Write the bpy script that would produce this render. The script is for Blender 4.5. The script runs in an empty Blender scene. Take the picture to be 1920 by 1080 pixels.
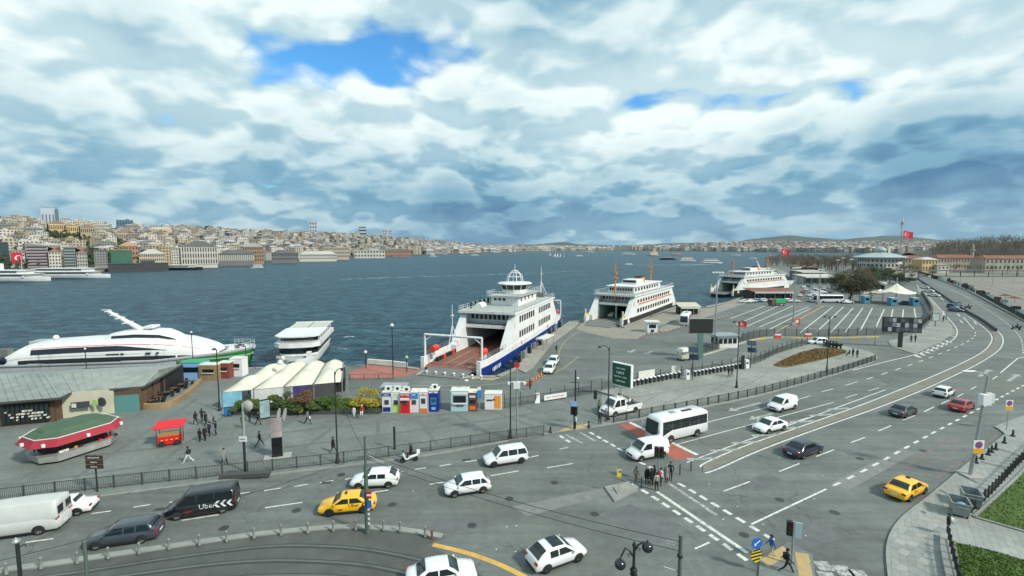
import bpy,bmesh,math,random
from mathutils import Vector,Matrix,noise
from mathutils.geometry import tessellate_polygon
R=math.radians
S=bpy.context.scene
COL=S.collection
rnd=random.Random(7)
# ---------------------------------------------------------------- camera
F,CX,CY,PITCH,CAMZ=880.0,960.0,540.0,R(5.0),22.0
cd=bpy.data.cameras.new('camera');cam=bpy.data.objects.new('camera',cd);COL.objects.link(cam)
cam.location=(0,0,CAMZ);cam.rotation_euler=(R(90)-PITCH,0,0)
cd.sensor_width=36;cd.lens=F/1920*36;cd.clip_start=0.3;cd.clip_end=40000
S.camera=cam
S.render.resolution_x,S.render.resolution_y=1024,576
S.view_settings.view_transform='Standard';S.view_settings.look='None'
S.render.engine='CYCLES';cy=S.cycles
cy.max_bounces=5;cy.diffuse_bounces=2;cy.glossy_bounces=3;cy.transparent_max_bounces=8;cy.volume_bounces=0;cy.use_denoising=True
S.view_settings.exposure=0.24;S.view_settings.gamma=1.0
# ---------------------------------------------------------------- sky
SUN_EL,SUN_AZ=R(40),R(122)  # azimuth clockwise from +Y (the view direction)
W=bpy.data.worlds.new('World');S.world=W;W.use_nodes=True
W.cycles.sampling_method='MANUAL';W.cycles.sample_map_resolution=512
nt=W.node_tree;nt.nodes.clear()
def nd(t,typ,**k):
    n=t.nodes.new(typ)
    for a,b in k.items():setattr(n,a,b)
    return n
def lk(t,a,b):t.links.new(a,b)
def mth(t,op,a,b=None,c=None,clamp=False):
    n=nd(t,'ShaderNodeMath',operation=op);n.use_clamp=clamp
    for i,x in enumerate((a,b,c)):
        if x is None:continue
        if isinstance(x,(int,float)):n.inputs[i].default_value=x
        else:lk(t,x,n.inputs[i])
    return n.outputs[0]
def vmth(t,op,a,b):
    n=nd(t,'ShaderNodeVectorMath',operation=op)
    for i,x in enumerate((a,b)):
        if isinstance(x,(tuple,list)):n.inputs[i].default_value=x
        else:lk(t,x,n.inputs[i])
    return n.outputs[0]
def maprange(t,v,a,b,c=0.,d=1.,smooth=True):
    n=nd(t,'ShaderNodeMapRange');n.interpolation_type='SMOOTHSTEP' if smooth else 'LINEAR'
    lk(t,v,n.inputs[0])
    for i,x in zip((1,2,3,4),(a,b,c,d)):n.inputs[i].default_value=x
    return n.outputs[0]
def noise_n(t,vec,scale,detail=6,rough=.55,dist=0.,lac=2.0):
    n=nd(t,'ShaderNodeTexNoise');lk(t,vec,n.inputs['Vector'])
    n.inputs['Scale'].default_value=scale;n.inputs['Detail'].default_value=detail
    n.inputs['Roughness'].default_value=rough;n.inputs['Distortion'].default_value=dist
    n.inputs['Lacunarity'].default_value=lac
    return n.outputs[0]
def mixc(t,f,a,b,blend='MIX'):
    n=nd(t,'ShaderNodeMix',data_type='RGBA',blend_type=blend)
    for i,x in ((0,f),(6,a),(7,b)):
        if isinstance(x,(int,float)):n.inputs[i].default_value=x
        elif isinstance(x,(tuple,list)):n.inputs[i].default_value=tuple(x) if len(x) == 4 else (*x,1)
        else:lk(t,x,n.inputs[i])
    return n.outputs[2]
sky=nd(nt,'ShaderNodeTexSky',sky_type='NISHITA');sky.sun_disc=False
sky.sun_elevation=SUN_EL;sky.sun_rotation=SUN_AZ;sky.air_density=1.2;sky.ozone_density=2.0;sky.dust_density=.3
tc=nd(nt,'ShaderNodeTexCoord');d=tc.outputs['Generated']
sp=nd(nt,'ShaderNodeSeparateXYZ');lk(nt,d,sp.inputs[0]);zc=mth(nt,'MAXIMUM',sp.outputs[2],0.0)
def cloud_layer(dz):
    "cloud density seen along the ray, looked up dz higher in the layer"
    z=mth(nt,'ADD',zc,dz);t_=mth(nt,'DIVIDE',1.0,mth(nt,'ADD',z,0.36));cb=nd(nt,'ShaderNodeCombineXYZ')
    x_,y_=mth(nt,'MULTIPLY',sp.outputs[0],t_),mth(nt,'MULTIPLY',sp.outputs[1],t_)
    lk(nt,x_,cb.inputs[0]);lk(nt,y_,cb.inputs[1]);lk(nt,mth(nt,'MULTIPLY',z,1.5),cb.inputs[2])
    q=vmth(nt,'ADD',cb.outputs[0],(4.3,1.7,0.0))
    wn=nd(nt,'ShaderNodeTexNoise');wn.inputs['Scale'].default_value=3.4;wn.inputs['Detail'].default_value=2;lk(nt,q,wn.inputs['Vector'])
    qw=vmth(nt,'ADD',q,vmth(nt,'MULTIPLY',wn.outputs['Color'],(.17,.17,.17)))
    big=noise_n(nt,q,.85,3,.5);med=noise_n(nt,qw,2.7,8,.56)
    vo=nd(nt,'ShaderNodeTexVoronoi',feature='F1');vo.inputs['Scale'].default_value=3.8;vo.inputs['Detail'].default_value=2.0;vo.inputs['Roughness'].default_value=.5;lk(nt,qw,vo.inputs['Vector'])
    puff=mth(nt,'SUBTRACT',1.0,vo.outputs['Distance'])
    dn=mth(nt,'ADD',mth(nt,'ADD',mth(nt,'MULTIPLY',big,.62),mth(nt,'MULTIPLY',med,.55)),mth(nt,'MULTIPLY',puff,.30))
    return dn,x_,y_,big
dens,gx0,gy0,bigc=cloud_layer(0.0);densu,_x,_y,_b=cloud_layer(.034)
# a break in the cloud layer
gx=mth(nt,'SUBTRACT',gx0,-.36);gy=mth(nt,'SUBTRACT',gy0,1.22)
gr=mth(nt,'ADD',mth(nt,'MULTIPLY',mth(nt,'MULTIPLY',gx,gx),5.0),mth(nt,'MULTIPLY',mth(nt,'MULTIPLY',gy,gy),15.0))
hole=maprange(nt,gr,0.0,1.0,.212,0.0)
dn=mth(nt,'SUBTRACT',dens,hole)
cover=maprange(nt,dn,.292,.435)
lit=maprange(nt,mth(nt,'SUBTRACT',dens,densu),-.085,.095);thick=maprange(nt,dn,.46,.84);low=maprange(nt,zc,.0,.36)
sh=mth(nt,'ADD',mth(nt,'MULTIPLY',lit,.34),mth(nt,'MULTIPLY',mth(nt,'SUBTRACT',1.0,thick),.24))
sh=mth(nt,'ADD',sh,mth(nt,'MULTIPLY',low,.33));sh=mth(nt,'ADD',sh,maprange(nt,bigc,.30,.70,.15,-.13),None,True)
ccol=nd(nt,'ShaderNodeValToRGB');lk(nt,sh,ccol.inputs[0])
cr=ccol.color_ramp
cr.elements[0].position=.05;cr.elements[0].color=(.055,.175,.32,1)
cr.elements[1].position=.95;cr.elements[1].color=(.82,.91,.90,1)
e=cr.elements.new(.35);e.color=(.175,.365,.50,1)
e=cr.elements.new(.62);e.color=(.45,.62,.68,1)
skyb=mixc(nt,1.0,sky.outputs[0],(.050,.120,.165),'MULTIPLY')
full=mixc(nt,cover,skyb,ccol.outputs[0])
bg=nd(nt,'ShaderNodeBackground');lk(nt,full,bg.inputs[0]);bg.inputs[1].default_value=1.0
wo=nd(nt,'ShaderNodeOutputWorld');lk(nt,bg.outputs[0],wo.inputs[0])
# ---------------------------------------------------------------- sun behind thin cloud
sd=bpy.data.lights.new('sun','SUN');so=bpy.data.objects.new('sun',sd);COL.objects.link(so)
sd.energy=3.4;sd.angle=R(6);sd.color=(1.0,.95,.86)
sv=Vector((math.sin(SUN_AZ)*math.cos(SUN_EL),math.cos(SUN_AZ)*math.cos(SUN_EL),math.sin(SUN_EL)))
so.rotation_euler=sv.to_track_quat('Z','Y').to_euler()
# ---------------------------------------------------------------- surveying: from a measured image point to the ground
_f=Vector((0,math.cos(PITCH),-math.sin(PITCH)));_u=Vector((0,math.sin(PITCH),math.cos(PITCH)))
def ray(u,v):return Vector((1,0,0))*((u-CX)/F)+_u*(-(v-CY)/F)+_f
def P(u,v,z=0.0):
    r=ray(u,v);k=(z-CAMZ)/r.z
    return Vector((r.x*k,r.y*k,z))
def at_depth(u,v,Y):
    r=ray(u,v);k=Y/r.y
    return Vector((r.x*k,Y,CAMZ+r.z*k))
def hgt(base,v):  # height reached by image row v above a ground point
    r=ray(CX,v);return CAMZ+r.z/r.y*base.y-base.z
SEA=-1.5
HAZE=2.4e-5
# ---------------------------------------------------------------- materials
MATS={}
def mat(name,col,rough=.6,metal=0.,spec=.5,var=0.,vscale=1.0,bump=0.,bscale=20.,coat=0.,obj=False,trans=0.,emit=None,alpha=1.,stain=0.):
    if name in MATS:return MATS[name]
    m=bpy.data.materials.new(name);m.use_nodes=True;t=m.node_tree
    b=t.nodes['Principled BSDF']
    b.inputs['Base Color'].default_value=(*col,1);b.inputs['Roughness'].default_value=rough
    b.inputs['Metallic'].default_value=metal;b.inputs['Specular IOR Level'].default_value=spec
    b.inputs['Coat Weight'].default_value=coat;b.inputs['Transmission Weight'].default_value=trans
    b.inputs['Alpha'].default_value=alpha
    if emit:b.inputs['Emission Color'].default_value=(*emit[0],1);b.inputs['Emission Strength'].default_value=emit[1]
    if var or bump or stain:
        if obj:v=nd(t,'ShaderNodeTexCoord').outputs['Object']
        else:v=nd(t,'ShaderNodeNewGeometry').outputs['Position']
        if var:
            n1=noise_n(t,v,vscale,7,.6);n2=noise_n(t,v,vscale*.13,3,.5)
            s=mth(t,'ADD',mth(t,'MULTIPLY',n1,.6),mth(t,'MULTIPLY',n2,.4))
            g=maprange(t,s,.3,.7,1-var,1+var,False)
            hs=nd(t,'ShaderNodeHueSaturation');hs.inputs['Color'].default_value=(*col,1);lk(t,g,hs.inputs['Value'])
            lk(t,hs.outputs[0],b.inputs['Base Color'])
            if stain:  # rust and dirt runs
                sv_=vmth(t,'MULTIPLY',v,(1.3,1.3,.16));k_=mth(t,'MULTIPLY',maprange(t,noise_n(t,sv_,1.0,5,.6),.52,.72),maprange(t,noise_n(t,v,.25,3),.42,.6))
                lk(t,mixc(t,mth(t,'MULTIPLY',k_,stain),hs.outputs[0],(.20,.13,.08)),b.inputs['Base Color'])
        if bump:
            bn=nd(t,'ShaderNodeBump');bn.inputs['Strength'].default_value=bump;bn.inputs['Distance'].default_value=.05
            lk(t,noise_n(t,v,bscale,4,.6),bn.inputs['Height']);lk(t,bn.outputs[0],b.inputs['Normal'])
    MATS[name]=m;return m
def M(name):return MATS[name]
# ---------------------------------------------------------------- mesh building
class MB:
    def __init__(s):s.v=[];s.f=[];s.sm=[];s.mi=[]
    def add(s,vs,fs,smooth=False,mi=0):
        o=len(s.v);s.v += [tuple(x) for x in vs]
        for f in fs:s.f.append(tuple(i+o for i in f));s.sm.append(smooth);s.mi.append(mi)
        return s
    def box(s,c,d,rz=0.,mi=0,taper=1.):
        cx,cy,cz=c;x,y,z=d[0]/2,d[1]/2,d[2]/2;ca,sa=math.cos(rz),math.sin(rz)
        vs=[]
        for k in (-1,1):
            q=taper if k > 0 else 1.
            for i,j in ((-1,-1),(1,-1),(1,1),(-1,1)):
                a,b=i*x*q,j*y*q;vs.append((cx+a*ca-b*sa,cy+a*sa+b*ca,cz+k*z))
        return s.add(vs,[(3,2,1,0),(4,5,6,7),(0,1,5,4),(1,2,6,5),(2,3,7,6),(3,0,4,7)],mi=mi)
    def prism(s,poly,z0,z1,mi=0,bottom=False,sides=True):
        n=len(poly);p=[(q[0],q[1]) for q in poly]
        ar=sum(p[i][0]*p[(i+1) % n][1]-p[(i+1) % n][0]*p[i][1] for i in range(n))
        if ar < 0:p=p[::-1]
        tri=tessellate_polygon([[Vector((a,b,0)) for a,b in p]])
        vs=[(a,b,z1) for a,b in p];fs=[]
        for t in tri:
            a,b,c=(Vector((*p[i],0)) for i in t)
            fs.append(tuple(t) if (b-a).cross(c-a).z > 0 else tuple(t[::-1]))
        s.add(vs,fs,mi=mi)
        if sides:
            vs=[(a,b,z1) for a,b in p]+[(a,b,z0) for a,b in p]
            s.add(vs,[(i,i+n,(i+1) % n+n,(i+1) % n) for i in range(n)],mi=mi)
        if bottom:s.add([(a,b,z0) for a,b in p],[f[::-1] for f in fs],mi=mi)
        return s
    def tube(s,pts,r,n=6,mi=0,r2=None,caps=True,smooth=True):
        pts=[Vector(p) for p in pts];k=len(pts);rings=[]
        for i,p in enumerate(pts):
            t=(pts[min(i+1,k-1)]-pts[max(i-1,0)]).normalized()
            a=t.cross(Vector((0,0,1)))
            if a.length < 1e-3:a=t.cross(Vector((0,1,0)))
            a.normalize();b=t.cross(a).normalized()
            rr=(r[i] if isinstance(r,(list,tuple)) else (r if r2 is None else r+(r2-r)*i/(k-1)))
            rings.append([p+(a*math.cos(2*math.pi*j/n)+b*math.sin(2*math.pi*j/n))*rr for j in range(n)])
        vs=[q for rg in rings for q in rg]
        fs=[(i*n+j,i*n+(j+1) % n,(i+1)*n+(j+1) % n,(i+1)*n+j) for i in range(k-1) for j in range(n)]
        s.add(vs,fs,smooth,mi)
        if caps:s.add(rings[0],[tuple(range(n))],mi=mi);s.add(rings[-1],[tuple(range(n))[::-1]],mi=mi)
        return s
    def lathe(s,prof,c=(0,0,0),n=16,mi=0,smooth=True):
        vs=[(c[0]+r*math.cos(2*math.pi*j/n),c[1]+r*math.sin(2*math.pi*j/n),c[2]+z) for r,z in prof for j in range(n)]
        fs=[(i*n+j,i*n+(j+1) % n,(i+1)*n+(j+1) % n,(i+1)*n+j) for i in range(len(prof)-1) for j in range(n)]
        return s.add(vs,fs,smooth,mi)
    def loft(s,rings,closed=True,mi=0,smooth=True,cap0=False,cap1=False):
        n=len(rings[0]);vs=[q for rg in rings for q in rg];m=n if closed else n-1
        s.add(vs,[(i*n+j,i*n+(j+1) % n,(i+1)*n+(j+1) % n,(i+1)*n+j) for i in range(len(rings)-1) for j in range(m)],smooth,mi)
        if cap0:s.add(rings[0],[tuple(range(n))[::-1]],mi=mi)
        if cap1:s.add(rings[-1],[tuple(range(n))],mi=mi)
        return s
    def quad(s,a,b,c,d,mi=0):return s.add([a,b,c,d],[(0,1,2,3)],mi=mi)
    def slab(s,a,b,c,d,th,mi=0):  # a thin plate of thickness th behind quad a,b,c,d
        a,b,c,d=map(Vector,(a,b,c,d));n=(b-a).cross(d-a).normalized()*th
        return s.add([a,b,c,d,a-n,b-n,c-n,d-n],[(0,1,2,3),(7,6,5,4),(0,4,5,1),(1,5,6,2),(2,6,7,3),(3,7,4,0)],mi=mi)
    def sphere(s,c,r,n=12,m=8,mi=0,sx=1,sy=1,sz=1,z0=-1.,z1=1.):
        a0,a1=math.asin(max(-1,z0)),math.asin(min(1,z1));rings=[]
        for i in range(m+1):
            a=a0+(a1-a0)*i/m
            rings.append([(c[0]+sx*r*math.cos(a)*math.cos(2*math.pi*j/n),c[1]+sy*r*math.cos(a)*math.sin(2*math.pi*j/n),c[2]+sz*r*math.sin(a)) for j in range(n)])
        return s.loft(rings,mi=mi)
    def mesh(s,name,mats):
        me=bpy.data.meshes.new(name);me.from_pydata(s.v,[],s.f)
        for m in (mats if isinstance(mats,(list,tuple)) else [mats]):me.materials.append(M(m) if isinstance(m,str) else m)
        me.polygons.foreach_set('use_smooth',s.sm);me.polygons.foreach_set('material_index',s.mi);me.update()
        return me
    def build(s,name,mats,parent=None,kind=None,loc=None):
        o=bpy.data.objects.new(name,s.mesh(name,mats));COL.objects.link(o)
        if parent:o.parent=parent
        if kind:o['kind']=kind
        if loc:o.location=loc
        return o
def tag(o,label,cat,group=None):
    o['label']=label;o['category']=cat
    if group:o['group']=group
    return o
def thing(name,label,cat,loc=(0,0,0),rz=0.,group=None):
    o=bpy.data.objects.new(name,None);COL.objects.link(o);o.location=loc;o.rotation_euler=(0,0,rz);o.empty_display_size=.2
    return tag(o,label,cat,group)
def ob(name,me,parent=None,loc=(0,0,0),rz=0.,sc=None):
    o=bpy.data.objects.new(name,me);COL.objects.link(o);o.location=loc;o.rotation_euler=(0,0,rz)
    if sc:o.scale=sc
    if parent:o.parent=parent
    return o
def copy_tree(o,parent=None):
    c=o.copy();COL.objects.link(c);c.parent=parent
    for ch in list(o.children):copy_tree(ch,c)
    return c
def V2(p):return Vector((p[0],p[1]))
def smooth_line(pts,n=6):  # Catmull-Rom through world points
    pts=[Vector(p) for p in pts];out=[]
    for i in range(len(pts)-1):
        p0=pts[max(i-1,0)];p1=pts[i];p2=pts[i+1];p3=pts[min(i+2,len(pts)-1)]
        for k in range(n):
            t=k/n
            out.append(.5*((2*p1)+(p2-p0)*t+(2*p0-5*p1+4*p2-p3)*t*t+(3*p1-p0-3*p2+p3)*t ** 3))
    return out+[pts[-1]]
def PL(px,z=0.,n=0):
    w=[P(u,v,z) for u,v in px]
    return smooth_line(w,n) if n else w
def resample(pts,step):
    out=[pts[0].copy()];acc=0.
    for a,b in zip(pts,pts[1:]):
        L=(b-a).length
        if L < 1e-6:continue
        q=step-acc
        while q <= L:out.append(a+(b-a)*(q/L));q += step
        acc=(acc+L) % step
    return out
def cut(pts,s0,s1):  # piece of a polyline between two arc lengths
    out=[];s=0.
    for a,b in zip(pts,pts[1:]):
        L=(b-a).length
        if L < 1e-9:continue
        if s+L > s0 and s < s1:
            t0,t1=max(0,(s0-s)/L),min(1,(s1-s)/L)
            if not out:out.append(a+(b-a)*t0)
            out.append(a+(b-a)*t1)
        s += L
    return out
def plen(pts):return sum((b-a).length for a,b in zip(pts,pts[1:]))
def ribbon(mb,pts,w,z,mi=0):
    L,Rr=[],[]
    for i,p in enumerate(pts):
        t=(pts[min(i+1,len(pts)-1)]-pts[max(i-1,0)]);t.z=0;t.normalize();n=Vector((-t.y,t.x,0))*w/2
        L.append((p.x+n.x,p.y+n.y,z));Rr.append((p.x-n.x,p.y-n.y,z))
    for i in range(len(pts)-1):mb.quad(Rr[i],Rr[i+1],L[i+1],L[i],mi)
def offset(pts,dd):  # shift a polyline to its left by dd
    o=[]
    for i,p in enumerate(pts):
        t=(pts[min(i+1,len(pts)-1)]-pts[max(i-1,0)]);t.z=0;t.normalize();o.append(p+Vector((-t.y,t.x,0))*dd)
    return o
# ================================================================ surface materials
def asphalt(name,col,cracks=True):
    m=bpy.data.materials.new(name);m.use_nodes=True;t=m.node_tree;b=t.nodes['Principled BSDF']
    v=nd(t,'ShaderNodeNewGeometry').outputs['Position']
    n1=noise_n(t,v,.11,6,.62);n2=noise_n(t,v,1.6,5,.6);n3=noise_n(t,v,25.,3,.6)
  # wheel-worn, oil-darkened and patched areas
    s=mth(t,'ADD',mth(t,'ADD',mth(t,'MULTIPLY',n1,.55),mth(t,'MULTIPLY',n2,.28)),mth(t,'MULTIPLY',n3,.17))
    g=maprange(t,s,.35,.65,.68,1.30,False)
    hs=nd(t,'ShaderNodeHueSaturation');hs.inputs['Color'].default_value=(*col,1);lk(t,g,hs.inputs['Value'])
    c=hs.outputs[0]
    mp=nd(t,'ShaderNodeMapping');mp.inputs['Rotation'].default_value=(0,0,-R(31));mp.inputs['Scale'].default_value=(.035,.75,1);lk(t,v,mp.inputs[0])
    c=mixc(t,1.,c,maprange(t,noise_n(t,mp.outputs[0],1.0,4,.6),.34,.66,.84,1.12,False),'MULTIPLY')  # tyre-worn streaks along the road
    c=mixc(t,maprange(t,noise_n(t,v,.045,4,.6),.52,.66,0,.45),c,(col[0]*1.18,col[1]*1.12,col[2]*.98))
    if cracks:
        vo=nd(t,'ShaderNodeTexVoronoi',feature='DISTANCE_TO_EDGE');vo.inputs['Scale'].default_value=.085
        w=nd(t,'ShaderNodeTexNoise');w.inputs['Scale'].default_value=.5;w.inputs['Detail'].default_value=6;lk(t,v,w.inputs['Vector'])
        lk(t,vmth(t,'ADD',v,vmth(t,'MULTIPLY',w.outputs['Color'],(3.6,3.6,0))),vo.inputs['Vector'])
        ck=mth(t,'MULTIPLY',maprange(t,vo.outputs[0],.0022,.0058,1,0),maprange(t,noise_n(t,v,.06,3),.47,.56))
        c=mixc(t,mth(t,'MULTIPLY',ck,.45),c,(col[0]*.3,col[1]*.3,col[2]*.3))
    lk(t,c,b.inputs['Base Color']);b.inputs['Roughness'].default_value=.82;b.inputs['Specular IOR Level'].default_value=.35
    bn=nd(t,'ShaderNodeBump');bn.inputs['Strength'].default_value=.35;bn.inputs['Distance'].default_value=.02;lk(t,n3,bn.inputs['Height']);lk(t,bn.outputs[0],b.inputs['Normal'])
    MATS[name]=m
def pavers(name,col,sx,sy,ang,mortar=.7,big=0.):
    m=bpy.data.materials.new(name);m.use_nodes=True;t=m.node_tree;b=t.nodes['Principled BSDF']
    v=nd(t,'ShaderNodeNewGeometry').outputs['Position']
    mp=nd(t,'ShaderNodeMapping');mp.inputs['Rotation'].default_value=(0,0,ang);lk(t,v,mp.inputs[0])
    br=nd(t,'ShaderNodeTexBrick');lk(t,mp.outputs[0],br.inputs['Vector'])
    br.inputs['Scale'].default_value=1.;br.inputs['Brick Width'].default_value=sx;br.inputs['Row Height'].default_value=sy
    br.inputs['Mortar Size'].default_value=.018;br.inputs['Mortar Smooth'].default_value=.3
    br.inputs['Color1'].default_value=(*[x*1.08 for x in col],1);br.inputs['Color2'].default_value=(*[x*.93 for x in col],1)
    br.inputs['Mortar'].default_value=(*[x*mortar for x in col],1)
    s=mth(t,'ADD',mth(t,'MULTIPLY',noise_n(t,v,.16,6,.6),.65),mth(t,'MULTIPLY',noise_n(t,v,2.2,5,.6),.35))
    c=mixc(t,1.,br.outputs[0],maprange(t,s,.33,.67,.72,1.24,False),'MULTIPLY')
    lk(t,c,b.inputs['Base Color']);b.inputs['Roughness'].default_value=.8;b.inputs['Specular IOR Level'].default_value=.35
    bn=nd(t,'ShaderNodeBump');bn.inputs['Strength'].default_value=.3;bn.inputs['Distance'].default_value=.02;lk(t,br.outputs[1],bn.inputs['Height']);bn.invert=True;lk(t,bn.outputs[0],b.inputs['Normal'])
    MATS[name]=m
asphalt('asphalt',(.136,.151,.141))
ROADANG=-R(31)
pavers('plaza',(.170,.190,.176),.42,.22,R(-12))
pavers('pavement',(.255,.27,.24),1.2,.6,ROADANG)
pavers('pavement_right',(.27,.285,.265),.9,.45,R(-52))
mat('band',(.125,.140,.134),.8,var=.2,vscale=1.5)
mat('kerbstone',(.26,.27,.25),.8,var=.25,vscale=1.2)
mat('quay',(.27,.26,.225),.85,var=.3,vscale=.8,bump=.3,bscale=3)
mat('sand_paving',(.25,.235,.19),.85,var=.25,vscale=.7)
mat('red_paving',(.33,.13,.10),.85,var=.25,vscale=1.2)
mat('red_road',(.36,.105,.07),.8,var=.25,vscale=1.5)
mat('tactile',(.42,.31,.14),.8,var=.15,vscale=2)
def wornpaint(name,col,lo,hi):
    m=mat(name,col,.65,var=.2,vscale=2.5);t=m.node_tree;b=t.nodes['Principled BSDF'];src=b.inputs['Base Color'].links[0].from_socket
    v=nd(t,'ShaderNodeNewGeometry').outputs['Position'];lk(t,mixc(t,mth(t,'MULTIPLY',maprange(t,noise_n(t,v,3.2,8,.7),lo,hi),.85),src,(.15,.16,.155)),b.inputs['Base Color'])
wornpaint('road_paint',(.62,.63,.58),.50,.64);wornpaint('worn_paint',(.46,.47,.44),.40,.58)
mat('yellow_paint',(.60,.36,.08),.7,var=.3,vscale=2)
mat('worn_yellow',(.38,.33,.17),.75,var=.35,vscale=1)
mat('median_fill',(.175,.17,.14),.85,var=.25,vscale=.6)
mat('grass',(.060,.105,.018),.9,var=.45,vscale=1.6,bump=.8,bscale=6)
mat('dry_grass',(.20,.135,.055),.95,var=.4,vscale=2.0,bump=.6,bscale=6)
mat('steel_rail',(.30,.29,.26),.3,metal=.8)
mat('rail_bed',(.080,.085,.078),.85,var=.35,vscale=.6)
# ---- sea
m=bpy.data.materials.new('sea');m.use_nodes=True;t=m.node_tree;b=t.nodes['Principled BSDF']
v=nd(t,'ShaderNodeNewGeometry').outputs['Position']
mp=nd(t,'ShaderNodeMapping');mp.inputs['Rotation'].default_value=(0,0,R(-25));mp.inputs['Scale'].default_value=(1,1.9,1);lk(t,v,mp.inputs[0])
w1=noise_n(t,mp.outputs[0],.17,5,.62,.6);w2=noise_n(t,mp.outputs[0],.9,5,.6,.4);w3=noise_n(t,mp.outputs[0],.035,4,.6,.5)
hh=mth(t,'ADD',mth(t,'MULTIPLY',w1,1.5),mth(t,'MULTIPLY',w2,.42));hh=mth(t,'ADD',hh,mth(t,'MULTIPLY',w3,2.2))
bn=nd(t,'ShaderNodeBump');bn.inputs['Strength'].default_value=1.0;bn.inputs['Distance'].default_value=1.5;lk(t,hh,bn.inputs['Height']);lk(t,bn.outputs[0],b.inputs['Normal'])
patch=noise_n(t,v,.004,5,.6,.5)
c=mixc(t,maprange(t,patch,.35,.65),(.004,.025,.050),(.007,.042,.072))
c=mixc(t,maprange(t,mth(t,'ADD',mth(t,'MULTIPLY',w1,.55),mth(t,'MULTIPLY',w2,.45)),.44,.59,0,.95),c,(.040,.126,.155))
cap=mth(t,'MULTIPLY',maprange(t,w2,.64,.70),maprange(t,w1,.54,.62))
c=mixc(t,mth(t,'MULTIPLY',cap,.5),c,(.6,.66,.66))
lk(t,c,b.inputs['Base Color']);b.inputs['Roughness'].default_value=.38;b.inputs['IOR'].default_value=1.33;b.inputs['Specular IOR Level'].default_value=.30
MATS['sea']=m
seam=MB();seam.add([(-9900,-300,SEA),(9900,-300,SEA),(9900,12000,SEA),(-9900,12000,SEA)],[(0,1,2,3)])
seam.build('sea','sea',kind='structure')
# ================================================================ land with its quay
quay_px=[(-700,745),(-200,712),(0,702),(330,690),(440,693),(480,690),(560,691),(648,686),(690,681),(765,689),(788,692),(905,706),(930,706),
           (968,690),(1003,648),(1068,603),(1092,601),(1110,604),(1166,614),(1215,592),(1270,574),(1320,576),(1362,567),(1415,550),
           (1450,541),(1486,534),(1492,524),(1462,512),(1438,502),(1437,493),(1475,488),(1530,483),(1620,477),(1800,473.5)]
quay=[P(u,v) for u,v in quay_px]
land=[(-70,-60),(-95,40)]+[(p.x,p.y) for p in quay]+[(1900,1850),(1500,300),(200,-60)]
ground=MB().prism(land,-6,0.0).build('road','asphalt',kind='structure')
# quay kerb of pale stone
for a,b2 in ((0,7),(8,10),(11,16),(18,24)):
    ln=[P(*q) for q in quay_px[a:b2+1]];k=MB()
    for p,q in zip(ln,ln[1:]):
        t2=(q-p);L=t2.length;t2.normalize();n2=Vector((t2.y,-t2.x,0))
        c2=(p+q)/2+n2*.45;k.box((c2.x,c2.y,.11),(L,.9,.22),math.atan2(t2.y,t2.x))
    k.build('quay_edge','quay',parent=ground)
# ================================================================ kerbs and pavements
KZ=.13
near_kerb_px=[(-420,1020),(0,957),(175,935),(475,896),(784,858),(954,828),(1041,813),(1092,805.5),(1130,799),(1155,795),(1240,781),(1324,764),(1420,744),(1530,714),(1600,693),(1636,680.5)]
tip_px=[(1644,673),(1645,667),(1630,660),(1590,651),(1545,645),(1520,643)]
inner_px=[(1500,648),(1450,664),(1408,682),(1291,702),(1140,727.5),(1098,738),(1021,751),(942,763),(842,769),(716,770),(690,752),(655,742),(652,700),(650,690)]
def pavement(name,px,material,z=KZ,extra=None):
    poly=[P(u,v,0) for u,v in px]
    if extra:poly += extra
    return MB().prism(poly,-.02,z).build(name,material,kind='structure')
plaza=pavement('plaza_pavement',near_kerb_px[:9]+[(1128,731)]+inner_px[5:]+[(648,688),(560,693),(480,692),(440,695),(330,692),(0,704),(-420,722)],'plaza')
pave2=pavement('pavement',near_kerb_px[8:]+tip_px+inner_px[:5]+[(1128,731)],'pavement')
for nm,px,par in (('kerb',near_kerb_px,plaza),):
    ln=PL(px,0,4);k=MB();a=offset(ln,0.16)
    for (p,q),(p2,q2) in zip(zip(ln,ln[1:]),zip(a,a[1:])):
        k.add([(p.x,p.y,0),(q.x,q.y,0),(q2.x,q2.y,0),(p2.x,p2.y,0),(p.x,p.y,KZ+.015),(q.x,q.y,KZ+.015),(q2.x,q2.y,KZ+.015),(p2.x,p2.y,KZ+.015)],[(4,5,6,7),(0,1,5,4),(3,7,6,2)])
    k.build(nm,'kerbstone',parent=par)
# dark stone bands that divide the plaza paving into fields
def inl(z):return z+.004
def line_on(parent,px,w,material,z,name,n=0):
    mb=MB();ribbon(mb,PL(px,0,n),w,z);return mb.build(name,material,parent=parent)
cross=[((140,900),(372,748)),((262,898),(430,775)),((570,842),(655,782)),((820,836),(780,782)),((710,850),(708,786)),((925,821),(850,775)),((1010,806),(912,768)),((440,868),(560,780)),
         ((1075,795),(985,764)),((1120,780),(1050,750)),((40,900),(230,790))]
for a,b2 in cross:line_on(plaza,[a,b2],.5,'band',inl(KZ),'stone_band')
for ln in ([(0,915),(300,872),(620,830),(880,795),(1060,768)],[(60,868),(330,838),(600,805),(850,777),(980,764)],[(240,828),(420,806),(560,790),(700,775)]):
    line_on(plaza,ln,.5,'band',inl(KZ)+.001,'stone_band',4)
for a,b2 in (((1180,770),(1235,741)),((1230,766),(1310,730)),((1300,757),(1368,715)),((1370,742),(1440,700)),((1180,748),(1420,707))):
    line_on(pave2,[a,b2],.12,'band',inl(KZ),'paving_joint')
# tactile squares and yellow tiles at the crossing
MB().prism([P(1046,812),P(1060,804),P(1108,795),P(1100,803)],0,KZ+.02).build('tactile_paving','tactile',parent=plaza)
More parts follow.
